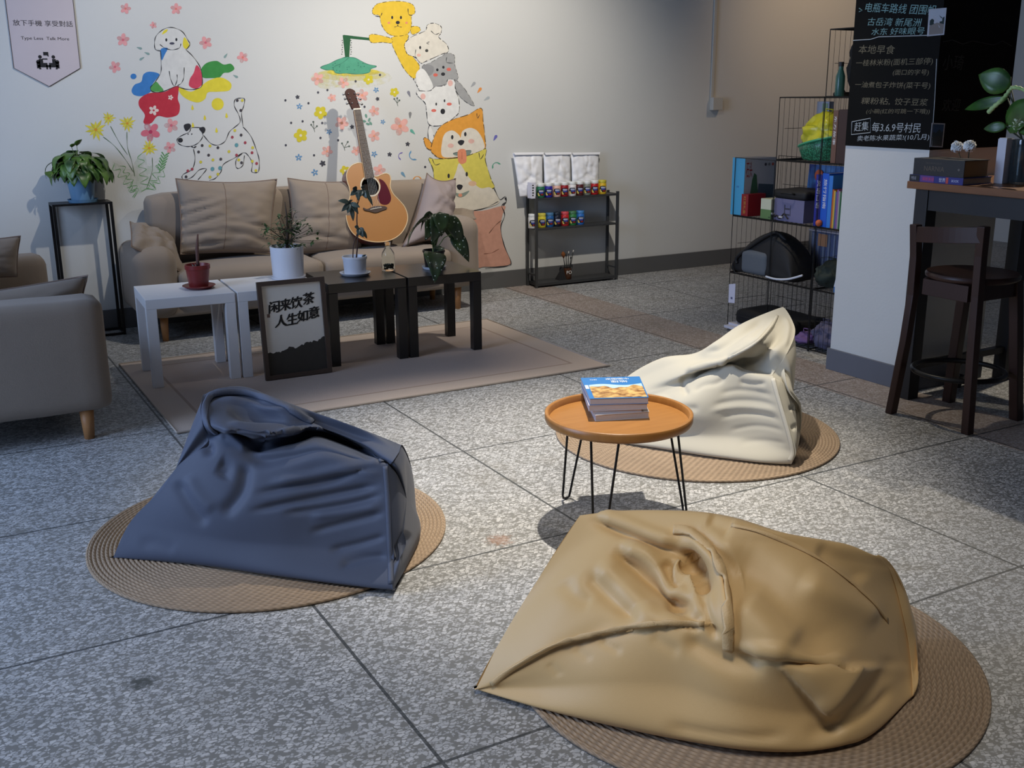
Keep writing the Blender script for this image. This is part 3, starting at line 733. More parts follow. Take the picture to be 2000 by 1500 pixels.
    mb.build('cover_picture', pm, cv)
    mb = MB()
    for k in range(24):
        a = hz[k]; b_ = hz[k+1]
        mb.add([P(us[k]*.9+.08, a, .0003), P(us[k+1]*.9+.08, b_, .0003), P(us[k+1]*.9+.08, .63+.04*math.sin(us[k+1]*7), .0003), P(us[k]*.9+.08, .63+.04*math.sin(us[k]*7), .0003)], [(0, 1, 2, 3)])
    mb.build('cover_sky', M('cover_pale_sky', (168, 200, 222), .3, noise=(60, .12)), cv)
    mb = MB(); sand = M('cover_white', (232, 236, 240), .35)
    X = (fr-fl).normalized(); Y = (bl-fl).normalized()
    # the magazine faces away from the camera: its title stands upside down
    for tx, u, v, wd in (('中国国家', .60, .90, .42), ('地理', .62, .77, .3), ('特刊', .2, .88, .12)):
        put_text(MB(), tx, .05, P(u, v, .0006), -X, -Y, width=(fr-fl).length*wd).build('cover_title', sand, cv)
    MB().add([P(.01, .45, .0006), P(.065, .45, .0006), P(.065, .62, .0006), P(.01, .62, .0006)], [(0, 1, 2, 3)]).build('spine_label', sand, cv)
magazines()
# ------------------------------------------------------------------ sofas and cushions
from mathutils import noise as mnoise
sofa_m = M('taupe_linen', (141, 128, 115), .9, noise=(8, .05), bump=(350, .12), spec=.15, sheen=.15)
wood_leg = M('beech_leg', (176, 124, 76), .5, noise=(12, .1))
def rbox(x0, x1, y0, y1, z0, z1, r, puff=0.0, n=10, soft=0):
    """cushion-like rounded box as a MB: superellipsoid faces"""
    bm = bmesh.new(); bmesh.ops.create_cube(bm, size=2); bmesh.ops.subdivide_edges(bm, edges=bm.edges, cuts=n, use_grid_fill=True)
    hx, hy, hz = (x1-x0)/2, (y1-y0)/2, (z1-z0)/2; c = Vector(((x0+x1)/2, (y0+y1)/2, (z0+z1)/2))
    vs = []
    for v in bm.verts:
        p = Vector((math.copysign(abs(v.co.x)**.6, v.co.x)*hx, math.copysign(abs(v.co.y)**.6, v.co.y)*hy, math.copysign(abs(v.co.z)**.6, v.co.z)*hz))
        q = Vector((max(-hx+r, min(hx-r, p.x)), max(-hy+r, min(hy-r, p.y)), max(-hz+r, min(hz-r, p.z))))
        d = p-q
        if d.length > 1e-6: p = q+d.normalized()*min(r, d.length if d.length < r else r)
        a, b_, g = abs(p.x)/hx, abs(p.y)/hy, abs(p.z)/hz
        if puff:
            p.z += puff*(1-a**2)*(1-b_**2)*(1 if p.z > 0 else -.0)
            p.y += puff*.6*(1-a**3)*(1-g**2)*(-1 if p.y < 0 else 0)
        if soft: p += Vector((0, 0, 1))*soft*mnoise.noise(p*6) + Vector((0, 1, 0))*soft*mnoise.noise(p*7+Vector((5, 1, 2)))
        vs.append(c+p)
    bm.verts.index_update(); mb = MB(); mb.add(vs, [tuple(v.index for v in f.verts) for f in bm.faces]); bm.free(); return mb
def pillow(TL, TR, BR, BL, t, n=22, pinch=.10, wr=.010, seed=0, drop=0.0, folds=()):
    """stuffed cushion between four corners; drop sags its top edge"""
    TL, TR, BR, BL = map(Vector, (TL, TR, BR, BL)); N = (TR-TL).cross(BL-TL).normalized()
    if N.y > 0: N = -N
    F = []; Bk = []
    for i in range(n+1):
        v = i/n; fr = []; bk = []
        for k in range(n+1):
            u = k/n; a, b = 2*u-1, 2*v-1
            e = (1-abs(a)**2.6)*(1-abs(b)**2.6)
            # edges bow inward between the corners
            uu = .5+.5*a*(1-pinch*(1-b*b)); vv = .5+.5*b*(1-pinch*.8*(1-a*a))
            p = TL.lerp(TR, uu).lerp(BL.lerp(BR, uu), vv)
            s = Vector((seed*3.1, seed*1.7, 0)); q = Vector((a*2.1, b*3.2, seed))
            w_ = mnoise.noise(q+s)*wr*e**.4 + wr*.6*mnoise.noise(Vector((a*3-b*4, b*7+a*2, seed+4)))*e**.4
            w_ -= sum(ht*math.exp(-((((a-fa)*fx+(b-fb)*fy))/wd)**2)*math.exp(-(((a-fa)*fy-(b-fb)*fx)/ln)**2) for fa, fb, fx, fy, wd, ln, ht in folds)
            p = p+Vector((0, 0, -drop*(1-a*a)*(1-v)))
            fr.append(p+N*(t*.5*e**.55+w_)); bk.append(p-N*(t*.5*e**.55))
        F.append(fr); Bk.append(bk)
    mb = MB(); m = n+1
    mb.grid(F); k0 = len(mb.v); mb.grid(Bk)
    edge = [(0, k) for k in range(n)]+[(i, n) for i in range(n)]+[(n, n-k) for k in range(n)]+[(n-i, 0) for i in range(n)]
    ids = [i*m+k for i, k in edge]
    for j in range(len(ids)):
        a, b = ids[j], ids[(j+1) % len(ids)]; mb.f.append((a, b, b+k0, a+k0)); mb.mi.append(0)
    rim = [(F[i][k]+Bk[i][k])/2 for i, k in edge]
    return mb, rim
def merged(o, d=.0004):
    bm = bmesh.new(); bm.from_mesh(o.data); bmesh.ops.remove_doubles(bm, verts=bm.verts, dist=d); bmesh.ops.recalc_face_normals(bm, faces=bm.faces); bm.to_mesh(o.data); bm.free(); return o
def cushion(name, label, cat, corners, t, mat, group=None, piping=True, seam=False, parent=None, **kw):
    mb, rim = pillow(*corners, t, **kw); c = sum((Vector(p) for p in corners), Vector())/4
    root = thing(name, label, cat, (c.x, c.y, min(p[2] for p in corners)), 0, group)
    merged(mb.build('cushion_cover', mat, root, smooth=True))
    if piping: MB().tube(rim[::2], .004, 6, closed=True).build('piping', piping_m, root, smooth=True)
    return root
piping_m = M('taupe_piping', (120, 102, 90), .9)
def sofa1():
    root = thing('sofa', 'long taupe fabric sofa against the painted wall behind the low tables', 'sofa', (2.16, 6.5, 0))
    rbox(1.10, 3.24, 6.24, 6.74, .15, .33, .03).build('base', sofa_m, root, smooth=True)
    rbox(1.235, 3.22, 6.58, 6.80, .33, .835, .075, soft=.006).build('backrest', sofa_m, root, smooth=True)
    for x0, x1, z in ((1.055, 1.305, .565), (3.03, 3.275, .615)):
        rbox(x0, x1, 6.20, 6.79, .15, z, .09, soft=.008).build('arm', sofa_m, root, smooth=True)
    rbox(1.30, 2.165, 6.165, 6.60, .31, .425, .045, puff=.02, soft=.01).build('seat_cushion', sofa_m, root, smooth=True)
    rbox(2.168, 3.035, 6.165, 6.60, .31, .425, .045, puff=.02, soft=.01).build('seat_cushion', sofa_m, root, smooth=True)
    for x, y in ((1.215, 6.335), (3.13, 6.3), (1.2, 6.7), (3.13, 6.7)):
        MB().tube([(x, y, .0), (x, y, .155)], [.018, .026], 14).build('leg', wood_leg, root, smooth=True)
    def back_cushion(TL, TR, BR, BL, seed, folds):
        mb, rim = pillow(onY(*TL, 6.56), onY(*TR, 6.56), onY(*BR, 6.44), onY(*BL, 6.44), .21, seed=seed, pinch=.06, drop=.012, wr=.014, n=34, folds=folds)
        o = merged(mb.build('back_cushion', sofa_m, root, smooth=True))
        MB().tube(rim[::2], .0045, 6, closed=True).build('piping', piping_m, o, smooth=True)
        k = round(34*.455); MB().tube([Vector(mb.v[i*35+k])+Vector((0, .0012, 0)) for i in range(1, 34)], .0026, 6).build('centre_seam', piping_m, o, smooth=True)
    lf = [(-.75, -.35, .3, .95, .035, .4, .028), (-.7, -.1, .35, .93, .035, .45, .03), (-.65, .2, .3, .95, .035, .5, .028), (-.6, .5, .15, .99, .05, .5, .02), (-.5, .8, .1, 1, .06, .5, .02), (.7, .35, -.25, .97, .05, .5, .018), (.7, .7, -.3, .95, .05, .4, .016), (.2, .55, 0, 1, .06, .5, .01)]
    back_cushion((343, 349), (541, 350), (531, 494), (352, 497), 3, lf)
    back_cushion((562, 348), (716, 350), (706, 494), (572, 497), 8, [(-.5, .1, .05, 1, .06, .7, .018), (-.3, .6, -.1, 1, .06, .7, .018), (0, -.2, .1, 1, .06, .6, .01)])
sofa1()
cushion('throw_pillow', 'crumpled taupe throw pillow slumped over the left arm of the long sofa', 'pillow',
        (onY(254, 433, 6.60), onY(338, 466, 6.54), onY(362, 536, 6.30), onY(256, 482, 6.24)), .13, sofa_m, wr=.034, seed=5, pinch=.04)
mauve_m = M('mauve_grey_linen', (148, 136, 134), .9, noise=(8, .05), bump=(350, .1), spec=.15)
cushion('throw_pillow', 'mauve grey throw pillow propped beside the guitar at the right end of the sofa', 'pillow',
        (onY(834, 338, 6.55), onY(890, 348, 6.60), onY(893, 474, 6.42), onY(782, 486, 6.36)), .20, mauve_m, wr=.022, seed=11, pinch=.20,
        folds=[(.6, -.3, -.2, .98, .07, .5, .03), (.5, 0, -.2, .98, .06, .5, .025), (.2, -.5, .5, .86, .06, .4, .016)])
cushion('folded_blanket', 'folded taupe cloth lying over the right arm of the long sofa', 'blanket',
        (onY(868, 406, 6.74), onY(926, 411, 6.70), onY(931, 428, 6.52), onY(880, 436, 6.46)), .05, sofa_m, piping=False, wr=.010, seed=2)
def sofa2():
    root = thing('loveseat', 'taupe fabric loveseat seen from its side at the left edge', 'sofa', (.15, 5.45, 0))
    rbox(-.35, .60, 4.60, 6.30, .125, .32, .03).build('base', sofa_m, root, smooth=True)
    rbox(-.38, -.15, 4.75, 6.2, .32, .83, .07, soft=.006).build('backrest', sofa_m, root, smooth=True)
    rbox(-.36, .642, 4.57, 4.80, .125, .60, .045, soft=.004).build('arm', sofa_m, root, smooth=True)
    rbox(-.36, .60, 6.12, 6.34, .125, .585, .06, soft=.004).build('arm', sofa_m, root, smooth=True)
    rbox(-.16, .635, 4.80, 5.46, .30, .42, .045, puff=.02, soft=.01).build('seat_cushion', sofa_m, root, smooth=True)
    rbox(-.16, .635, 5.465, 6.12, .30, .42, .045, puff=.02, soft=.01).build('seat_cushion', sofa_m, root, smooth=True)
    for x, y in ((.535, 4.625), (.535, 6.25), (-.3, 4.65), (-.3, 6.25)):
        MB().tube([(x, y, .0), (x, y, .13)], [.021, .030], 14).build('leg', wood_leg, root, smooth=True)
sofa2()
cushion('throw_pillow', 'pale piped throw pillow lying along the near arm of the loveseat', 'pillow',
        (onY(-150, 588, 4.90), onY(172, 538, 4.90), onY(166, 640, 4.88), onY(-150, 690, 4.88)), .13, sofa_m, seed=6, pinch=.06, wr=.008)
cushion('throw_pillow', 'taupe back pillow at the far end of the loveseat cut by the left edge', 'pillow',
        (onY(-80, 472, 6.0), onY(40, 461, 6.0), onY(34, 540, 6.0), onY(-80, 548, 6.0)), .13, sofa_m, seed=9, pinch=.06, wr=.01)
# ------------------------------------------------------------------ plants
def leaf(mb, b, t, wd, side=None, droop=.15, cup=.18, n=7, heart=.35, wave=0.0, prof=None):
    """curved blade from b to t with a folded midrib"""
    b, t = Vector(b), Vector(t); d = t-b; L = d.length; dn = d.normalized()
    if side is None: side = dn.cross(Vector((0, 0, 1)))
    side = Vector(side); side = (side-dn*side.dot(dn)); side = side.normalized() if side.length > 1e-4 else dn.orthogonal().normalized()
    nrm = side.cross(dn).normalized()
    if nrm.z < 0: nrm = -nrm
    rows = []
    for i in range(n+1):
        u = i/n
        if prof: w_ = prof(u)
        else: w_ = (math.sin(PI*min(1, (u*(1-heart)+heart*(u**.35))))**.9 if u > 0 else .0)
        w_ = max(w_, .0)*wd*.5+.0006
        c = b+d*u+nrm*(droop*L*math.sin(PI*u))
        k = wave*math.sin(u*19)
        rows.append([c-side*w_+nrm*(w_*cup+k*w_), c-side*w_*.5+nrm*(w_*cup*.35), c, c+side*w_*.5+nrm*(w_*cup*.35), c+side*w_+nrm*(w_*cup-k*w_)])
    mb.grid(rows); return mb
def leaf_mat(name, a, b, vein=None, spots=None, rough=.4):
    m, t, N, L, bs = node_mat(name)
    tc = N.new('ShaderNodeTexCoord'); n = N.new('ShaderNodeTexNoise'); n.inputs['Scale'].default_value = 14; n.inputs['Detail'].default_value = 4; L.new(tc.outputs['Object'], n.inputs['Vector'])
    r = N.new('ShaderNodeMapRange'); r.inputs[1].default_value = .35; r.inputs[2].default_value = .65; L.new(n.outputs['Fac'], r.inputs[0])
    c = mixc(t, r.outputs[0], lin(a), lin(b))
    if spots:
        v = N.new('ShaderNodeTexVoronoi'); v.inputs['Scale'].default_value = spots[1]; L.new(tc.outputs['Object'], v.inputs['Vector'])
        c = mixc(t, mth(t, 'LESS_THAN', v.outputs['Distance'], spots[2]), c, lin(spots[0]))
    L.new(c, bs.inputs['Base Color']); bs.inputs['Roughness'].default_value = rough
    bs.inputs['Subsurface Weight'].default_value = 0; return m
soil_m = M('soil', (44, 34, 28), .95, noise=(60, .4))
def plant_stand():
    root = thing('plant_stand', 'tall thin black metal plant stand in the corner beside the long sofa', 'plant stand', (.9, 6.73, 0))
    m = M('black_steel', (18, 18, 20), .4); x0, x1, y0, y1, h, w_ = .715, 1.045, 6.64, 6.815, .80, .016
    MB().box(x0, x1, y0, y1, h-.012, h).build('top_plate', m, root)
    for x in (x0, x1-w_):
        for y in (y0, y1-w_): MB().box(x, x+w_, y, y+w_, .0005, h-.0121).build('leg', m, root)
    for y in (y0, y1-w_): MB().box(x0+w_, x1-w_, y+.001, y+w_-.001, .001, .015).build('bottom_rail', m, root)
    for x in (x0, x1-w_): MB().box(x+.001, x+w_-.001, y0+w_, y1-w_, .001, .015).build('bottom_rail', m, root)
plant_stand()
def pot_profile(rb, rt, h, wall=.005, rim=0):
    p = [(.0006, 0), (rb, 0), (rt, h)]
    if rim: p = [(.0006, 0), (rb, 0), (rt-.004, h-rim), (rt, h-rim+.001), (rt, h)]
    return p+[(rt-wall, h), (rt-wall-.004, h*.84), (.0006, h*.84)]
def blue_pot():
    c = Vector((.895, 6.722, .8005)); root = thing('potted_pothos', 'bushy green trailing plant in a blue pot on the black stand', 'potted plant', tuple(c))
    blue = M('blue_plastic', (96, 134, 164), .45, noise=(5, .05))
    MB().lathe([(.0006, 0), (.078, 0), (.086, .018), (.082, .018), (.074, .004), (.0006, .004)], c, 40).build('saucer', blue, root, smooth=True)
    MB().lathe(pot_profile(.062, .082, .15, rim=.02), c+Vector((0, 0, .0045)), 40).build('pot', blue, root, smooth=True)
    MB().lathe([(.0006, .136), (.070, .132)], c, 24).build('soil', soil_m, root)
    rnd = random.Random(12); mb = MB(); st = MB(); top = c+Vector((0, 0, .15))
    spec = []
    for i in range(120):
        a = rnd.uniform(0, 2*PI); r = rnd.uniform(.03, .19); el = rnd.uniform(-.02, .10)*(1-r/.26)+rnd.uniform(.0, .05)
        if math.sin(a)*r > .085: continue
        spec.append((a, r, el))
    for a, r, el in spec:
        p = top+Vector((math.cos(a)*r*.62, math.sin(a)*min(r*.62, .07), el+.03))
        tip = top+Vector((math.cos(a)*(r*.62+.07), max(-.16, min(.085, math.sin(a)*(r*.6+.06))), el-.025-r*.25))
        leaf(mb, p, tip, rnd.uniform(.06, .085), side=(-math.sin(a), math.cos(a), .0), droop=.26, cup=.12, heart=.5)
        st.tube([top-Vector((0, 0, .02)), top+Vector((math.cos(a)*r*.3, math.sin(a)*r*.3, el+.03)), p], .0018, 5)
    for x, y, tx, ty in ((150, 285, 160, 272), (140, 288, 152, 280), (185, 338, 200, 360), (205, 325, 220, 358), (95, 335, 97, 348), (125, 340, 112, 350)):
        p, q = onY(x, y, 6.70), onY(tx, ty, 6.66); leaf(mb, p, q, .045, droop=.1)
        st.tube([top, (top+p)/2+Vector((0, 0, .02)), p], .0018, 5)
    lm = leaf_mat('pothos_leaf', (34, 62, 26), (84, 118, 46))
    mb.build('foliage', lm, root, smooth=True, solid=.0006); st.build('stems', M('pothos_stem', (78, 104, 52), .6), root, smooth=True)
blue_pot()
def red_pot():
    c = ttop(389, 563); c.z = .4505
    root = thing('potted_cutting', 'dark red plastic pot with a bare upright stem on the white table', 'potted plant', tuple(c))
    red = M('red_plastic', (122, 36, 34), .4, noise=(6, .06))
    MB().lathe([(.0006, 0), (.058, 0), (.083, .016), (.081, .018), (.056, .004), (.0006, .004)], c, 40).build('saucer', red, root, smooth=True)
    MB().lathe(pot_profile(.047, .063, .118, rim=.022), c+Vector((0, 0, .0045)), 40).build('pot', red, root, smooth=True)
    MB().lathe([(.0006, .106), (.055, .103)], c, 24).build('soil', soil_m, root)
    MB().tube([c+Vector((.004, 0, .1)), c+Vector((.004, 0, .14)), c+Vector((.006, 0, .20)), c+Vector((.016, 0, .275))], [.010, .008, .009, .0035], 9).build('stem', M('bare_stem', (96, 66, 58), .8, noise=(30, .2)), root, smooth=True)
    mb = MB()
    for dx, dz in ((-.02, .122), (-.012, .128), (-.026, .128)): leaf(mb, c+Vector((dx, -.01, .108)), c+Vector((dx-.006, -.012, dz+.004)), .009)
    mb.build('sprout', M('sprout', (120, 124, 110), .7), root)
red_pot()
def white_pot():
    c = ttop(571, 546); c = Vector((c.x, c.y+.065, .4505)); root = thing('potted_ficus', 'small leaved bushy plant in a plain white cylindrical pot', 'potted plant', tuple(c))
    wm = M('white_ceramic', (214, 216, 224), .35)
    MB().lathe([(.0006, 0), (.088, 0), (.092, .012), (.088, .012), (.0006, .006)], c, 48).build('saucer', wm, root, smooth=True)
    MB().lathe(pot_profile(.082, .089, .165), c+Vector((0, 0, .0065)), 48).build('pot', wm, root, smooth=True)
    MB().lathe([(.0006, .145), (.080, .143)], c, 24).build('soil', soil_m, root)
    rnd = random.Random(5); mb = MB(); st = MB(); top = c+Vector((0, 0, .145))
    st.tube([top, top+Vector((.01, 0, .09)), top+Vector((.012, 0, .19)), top+Vector((.006, .0, .26))], [.007, .006, .005, .002], 7)
    for i in range(34):
        a = rnd.uniform(0, 2*PI); L = rnd.uniform(.06, .16); e = rnd.uniform(.1, 1.2)
        p0 = top+Vector((.01, 0, rnd.uniform(.0, .1))); p1 = p0+Vector((math.cos(a)*math.cos(e), math.sin(a)*math.cos(e)*.8, math.sin(e)))*L
        st.tube([p0, (p0+p1)/2+Vector((0, 0, .012)), p1], .0014, 5)
        for k in range(6):
            f = .4+.6*k/5; q = p0.lerp(p1, f); a2 = a+rnd.choice((-1, 1))*rnd.uniform(.5, 1.3)
            leaf(mb, q, q+Vector((math.cos(a2), math.sin(a2), rnd.uniform(-.6, .5)))*rnd.uniform(.024, .036), .015, droop=.1, n=4)
    for x, y in ((516, 440), (520, 452), (528, 447), (545, 425), (600, 440), (605, 447), (603, 455), (620, 470), (612, 475), (618, 455)):
        p = onY(x, y, c.y-.02); st.tube([top+Vector((0, 0, .05)), top.lerp(p, .6)+Vector((0, 0, .02)), p], .0013, 5)
        for k in range(4): leaf(mb, p+Vector((0, 0, .004*k)), p+Vector((rnd.uniform(-.03, .03), rnd.uniform(-.02, .02), rnd.uniform(-.025, .02))), .015, n=4)
    mb.build('foliage', leaf_mat('ficus_leaf', (40, 62, 32), (66, 92, 44)), root, smooth=True, solid=.0005)
    st.build('stems', M('ficus_bark', (66, 54, 44), .8), root, smooth=True)
white_pot()
def palmate():
    c = ttop(694, 537); c.z = .4505; root = thing('potted_begonia', 'lanky plant with jagged hand shaped leaves in a small white pot on the black table', 'potted plant', tuple(c))
    wm = M('white_plastic', (206, 210, 220), .4)
    MB().lathe([(.0006, 0), (.072, 0), (.085, .016), (.082, .017), (.070, .005), (.0006, .005)], c, 40).build('saucer', wm, root, smooth=True)
    MB().lathe(pot_profile(.058, .068, .098, rim=.012), c+Vector((0, 0, .0055)), 40).build('pot', wm, root, smooth=True)
    MB().lathe([(.0006, .09), (.060, .087)], c, 24).build('soil', soil_m, root)
    Yc = c.y; st = MB(); mb = MB()
    def pt(x, y, dy=0): return onY(x, y, Yc+dy)
    base = c+Vector((.01, 0, .085))
    st.tube([base, pt(699, 470), pt(697, 430), pt(698, 400), pt(703, 386)], [.004, .0038, .0034, .003, .0022], 7)
    st.tube([base-Vector((.02, 0, 0)), pt(690, 480), pt(697, 458), pt(702, 445)], .003, 7)
    for hub, tips in (((683, 396), ((660, 392), (667, 413), (679, 417), (690, 432), (700, 418), (703, 405), (688, 390))),
                      ((697, 371), ((684, 382), (690, 366), (700, 392), (704, 380))),
                      ((708, 370), ((722, 385), (728, 402), (716, 388), (712, 362), (704, 384))),
                      ((701, 446), ((692, 443), (700, 460), (710, 464), (717, 466), (712, 452)))):
        h = pt(*hub, -.02)
        for j, q in enumerate(tips):
            leaf(mb, h, pt(*q, -.035-.006*(j % 3)), .026, side=(1, 0, .3) if abs(q[0]-hub[0]) < 8 else (0, .4, 1), droop=.08, cup=.2, n=6, heart=.1)
        st.tube([pt(698, 400) if hub[1] < 430 else pt(697, 458), h], .0018, 5)
    leaf(mb, base+Vector((.04, 0, .0)), pt(714, 497), .03, side=(1, 0, 0))
    mb.build('foliage', leaf_mat('begonia_leaf', (44, 54, 52), (84, 98, 92), rough=.35), root, smooth=True, solid=.0006)
    st.build('stems', M('begonia_stem', (74, 50, 42), .7), root, smooth=True)
palmate()
def bottle():
    c = ttop(759, 528); c.z = .4505; root = thing('glass_bottle', 'small clear glass bottle with pebbles on the black table', 'bottle', tuple(c))
    g = M('clear_glass', (248, 252, 250), .02, trans=1); g.node_tree.nodes['Principled BSDF'].inputs['IOR'].default_value = 1.16
    MB().lathe([(.0006, 0), (.034, 0), (.037, .006), (.037, .075), (.034, .10), (.017, .128), (.0145, .136), (.0145, .150), (.017, .152), (.017, .158), (.0125, .158), (.0125, .136), (.015, .126), (.0315, .098), (.0345, .075), (.0345, .008), (.0006, .006)], c, 40).build('glass', g, root, smooth=True)
    rnd = random.Random(3); mb = MB()
    for i in range(60):
        a = rnd.uniform(0, 2*PI); r = .028*math.sqrt(rnd.random()); mb.sphere(c+Vector((r*math.cos(a), r*math.sin(a), .012+.022*rnd.random())), .0052, 7, 5)
    mb.build('pebbles', M('dark_pebble', (52, 56, 50), .5, noise=(80, .4)), root, smooth=True, kind='stuff')
bottle()
def spotted():
    c = ttop(851, 525); c = Vector((c.x, c.y+.02, .4505)); root = thing('potted_begonia', 'plant with big drooping white speckled leaves in a black pot', 'potted plant', tuple(c))
    MB().lathe([(.0006, 0), (.062, 0), (.07, .014), (.067, .014), (.06, .004), (.0006, .004)], c, 36).build('saucer', M('white_plastic', (206, 210, 220), .4), root, smooth=True)
    MB().lathe(pot_profile(.05, .064, .10, rim=.012), c+Vector((0, 0, .0045)), 36).build('pot', M('black_plastic', (20, 20, 22), .4), root, smooth=True)
    MB().lathe([(.0006, .09), (.056, .087)], c, 24).build('soil', soil_m, root)
    Y0 = c.y; st = MB(); mb = MB()
    def pt(x, y, dy=0): return onY(x, y, Y0+dy)
    base = c+Vector((0, 0, .085))
    wing = lambda u: (math.sin(PI*u**.6)**.8)*(1-.35*u)
    for b, t, wd, dy0, dy1, sd in (((838, 424), (796, 482), .13, -.02, -.06, (.8, 0, .9)), ((856, 416), (843, 478), .115, -.03, -.05, (1, 0, .15)),
                              ((868, 416), (893, 480), .075, .0, .0, (1, 0, .3)), ((884, 456), (916, 512), .10, -.02, -.05, (1, 0, .5)), ((846, 492), (849, 553), .14, -.09, 5.135-Y0, (1, .1, .1)), ((862, 482), (850, 500), .07, -.02, -.05, (1, 0, .5)), ((872, 428), (886, 462), .06, -.02, -.03, (1, 0, .3)), ((846, 418), (822, 452), .12, -.01, -.03, (.7, 0, .9)), ((858, 414), (862, 462), .11, -.04, -.06, (1, 0, .1)), ((872, 420), (905, 486), .10, -.02, -.03, (1, 0, .5)), ((842, 428), (830, 470), .09, -.03, -.05, (1, 0, -.3))):
        leaf(mb, pt(*b, dy0), pt(*t, dy1), wd, side=sd, droop=.12, cup=.22, n=10, prof=wing)
        st.tube([base, base.lerp(pt(*b, dy0), .6)+Vector((0, .01, .02)), pt(*b, dy0)], .0028, 6)
    mb.build('foliage', leaf_mat('spotted_leaf', (38, 50, 36), (62, 82, 46), spots=((196, 206, 196), 46, .17), rough=.35), root, smooth=True, solid=.0007)
    st.build('stems', M('green_stem', (96, 116, 66), .6), root, smooth=True)
spotted()
# ------------------------------------------------------------------ guitar
def guitar():
    K = .36; P0 = onY(744, 472, 6.345); N = Vector((0, 1, -K)).normalized()
    def G(x, y, d=0.0): return onP(x, y, P0, N)+N*d      # d > 0 goes behind the top
    root = thing('acoustic_guitar', 'acoustic guitar with a spruce top standing on the sofa against the wall', 'guitar', tuple(P0))
    out = [(707, 319), (694, 320), (683, 327), (677, 340), (678, 354), (682, 367), (684, 381), (680, 396), (676, 412), (677, 430), (683, 447), (694, 460), (712, 469), (736, 473), (760, 470), (780, 459), (792, 442), (796, 424), (791, 406), (780, 392), (768, 379), (762, 365), (763, 352), (761, 343), (754, 339), (745, 341), (736, 345), (728, 343), (720, 330)]
    o2 = spline(out, 5, closed=True); front = [G(x, y) for x, y in o2]; back = [G(x, y, .092) for x, y in o2]; n = len(o2)
    spruce = M('spruce_top', (166, 114, 60), .4, noise=(4, .06), coat=.15)
    maroon = M('mahogany_side', (92, 34, 30), .3, noise=(8, .15), coat=.5)
    mb = MB(); mb.add(front+back, [(k, (k+1) % n, n+(k+1) % n, n+k) for k in range(n)]+[tuple(range(2*n-1, n-1, -1))]); mb.build('body_sides', maroon, root)
    hole = G(723, 364); hr = (G(739.5, 364)-hole).length
    xd = (G(740, 364)-hole).normalized(); yd = N.cross(xd).normalized()
    def ring(r, d): return [hole+xd*r*math.cos(2*PI*k/48)+yd*r*math.sin(2*PI*k/48)-N*d for k in range(48)]
    # the top with its sound hole: bridge the outline to the hole
    bm = bmesh.new(); ov = [bm.verts.new(p-N*.003) for p in front]; hv = [bm.verts.new(p) for p in ring(hr, .003)]
    es = [bm.edges.new((ov[k], ov[(k+1) % n])) for k in range(n)]+[bm.edges.new((hv[k], hv[(k+1) % 48])) for k in range(48)]
    bmesh.ops.triangle_fill(bm, use_beauty=True, edges=es); bm.verts.index_update()
    mb = MB(); mb.add([v.co.copy() for v in bm.verts], [tuple(v.index for v in f.verts) for f in bm.faces]); bm.free(); mb.build('soundboard', spruce, root, label='golden spruce soundboard')
    MB().tube([p-N*.002 for p in front], .0035, 6, closed=True).build('binding', M('cream_binding', (208, 182, 140), .35), root, smooth=True)
    mb = MB(); a, b = ring(hr*1.02, .0036), ring(hr*1.17, .0036); mb.grid([a, b], wrap=True); mb.build('rosette', M('rosette', (204, 196, 176), .5, noise=(200, .3)), root)
    mb = MB(); mb.add(ring(hr*1.3, -.03), [tuple(range(48))]); mb.build('hole_shade_disc', M('hole_shade', (26, 18, 14), .9), root)  # dark disc inside the body: shade behind the hole put into its colour
    pg = spline([(740, 350), (749, 354), (757, 366), (763, 383), (762, 394), (755, 400), (745, 399), (738, 391), (737, 382), (741, 373), (743, 362)], 5, closed=True)
    f = [G(x, y, -.0038) for x, y in pg]; bk = [G(x, y, -.0031) for x, y in pg]; MB().prism(bk, f).build('pickguard', M('pickguard', (84, 26, 40), .2, coat=.4), root)
    br = spline([(709, 406), (716, 409), (728, 404), (744, 403), (752, 404), (755, 408), (745, 412), (733, 416), (720, 413), (711, 411)], 4, closed=True)
    bo = MB().prism([G(x, y, -.0031) for x, y in br], [G(x, y, -.010) for x, y in br]).build('bridge', M('rosewood', (58, 36, 28), .5, noise=(20, .2)), root)
    MB().tube([G(722, 410, -.012), G(744, 406, -.012)], .0022, 6).build('saddle', M('bone', (226, 220, 204), .4), bo)
    # neck and fingerboard
    def slab(q, d0, d1): return [G(x, y, d1) for x, y in q], [G(x, y, d0) for x, y in q]
    fb = [(690.5, 215), (703, 214), (730, 346), (712.5, 351)]
    tl, tr, brr, bll = [Vector((x, y, 0)) for x, y in fb]
    mb = MB(); mb.hexa(*slab(fb, -.012, -.004)); mb.mat(1)
    for k in range(1, 19):
        f_ = 1-2**(-k/12); f_ = f_/(1-2**(-19/12)); a = tl.lerp(bll, f_); b = tr.lerp(brr, f_)
        mb.tube([G(a.x, a.y, -.0122), G(b.x, b.y, -.0122)], .0009, 4)
    mb.build('fingerboard', [M('fingerboard', (72, 54, 44), .5, noise=(12, .2)), M('fret_wire', (170, 166, 156), .3, metal=1)], root)
    MB().hexa(*slab(fb, -.0039, .018)).build('neck', maroon, root, bevel=.006)
    MB().tube([G(690.5, 215, -.0085), G(712.5, 351, -.0085)], .0022, 6).build('neck_binding', M('cream_binding', (208, 182, 140), .35), root)
    MB().hexa(*slab([(689.5, 216), (703.5, 215), (703.7, 212.5), (689.3, 213.5)], -.015, 0)).build('nut', M('bone', (226, 220, 204), .4), root)
    hd = spline([(690, 213.5), (684, 203), (678, 190), (675, 180), (677, 175), (683, 173), (690, 175.5), (694, 180), (698, 195), (702, 207), (702.5, 212)], 3, closed=True)
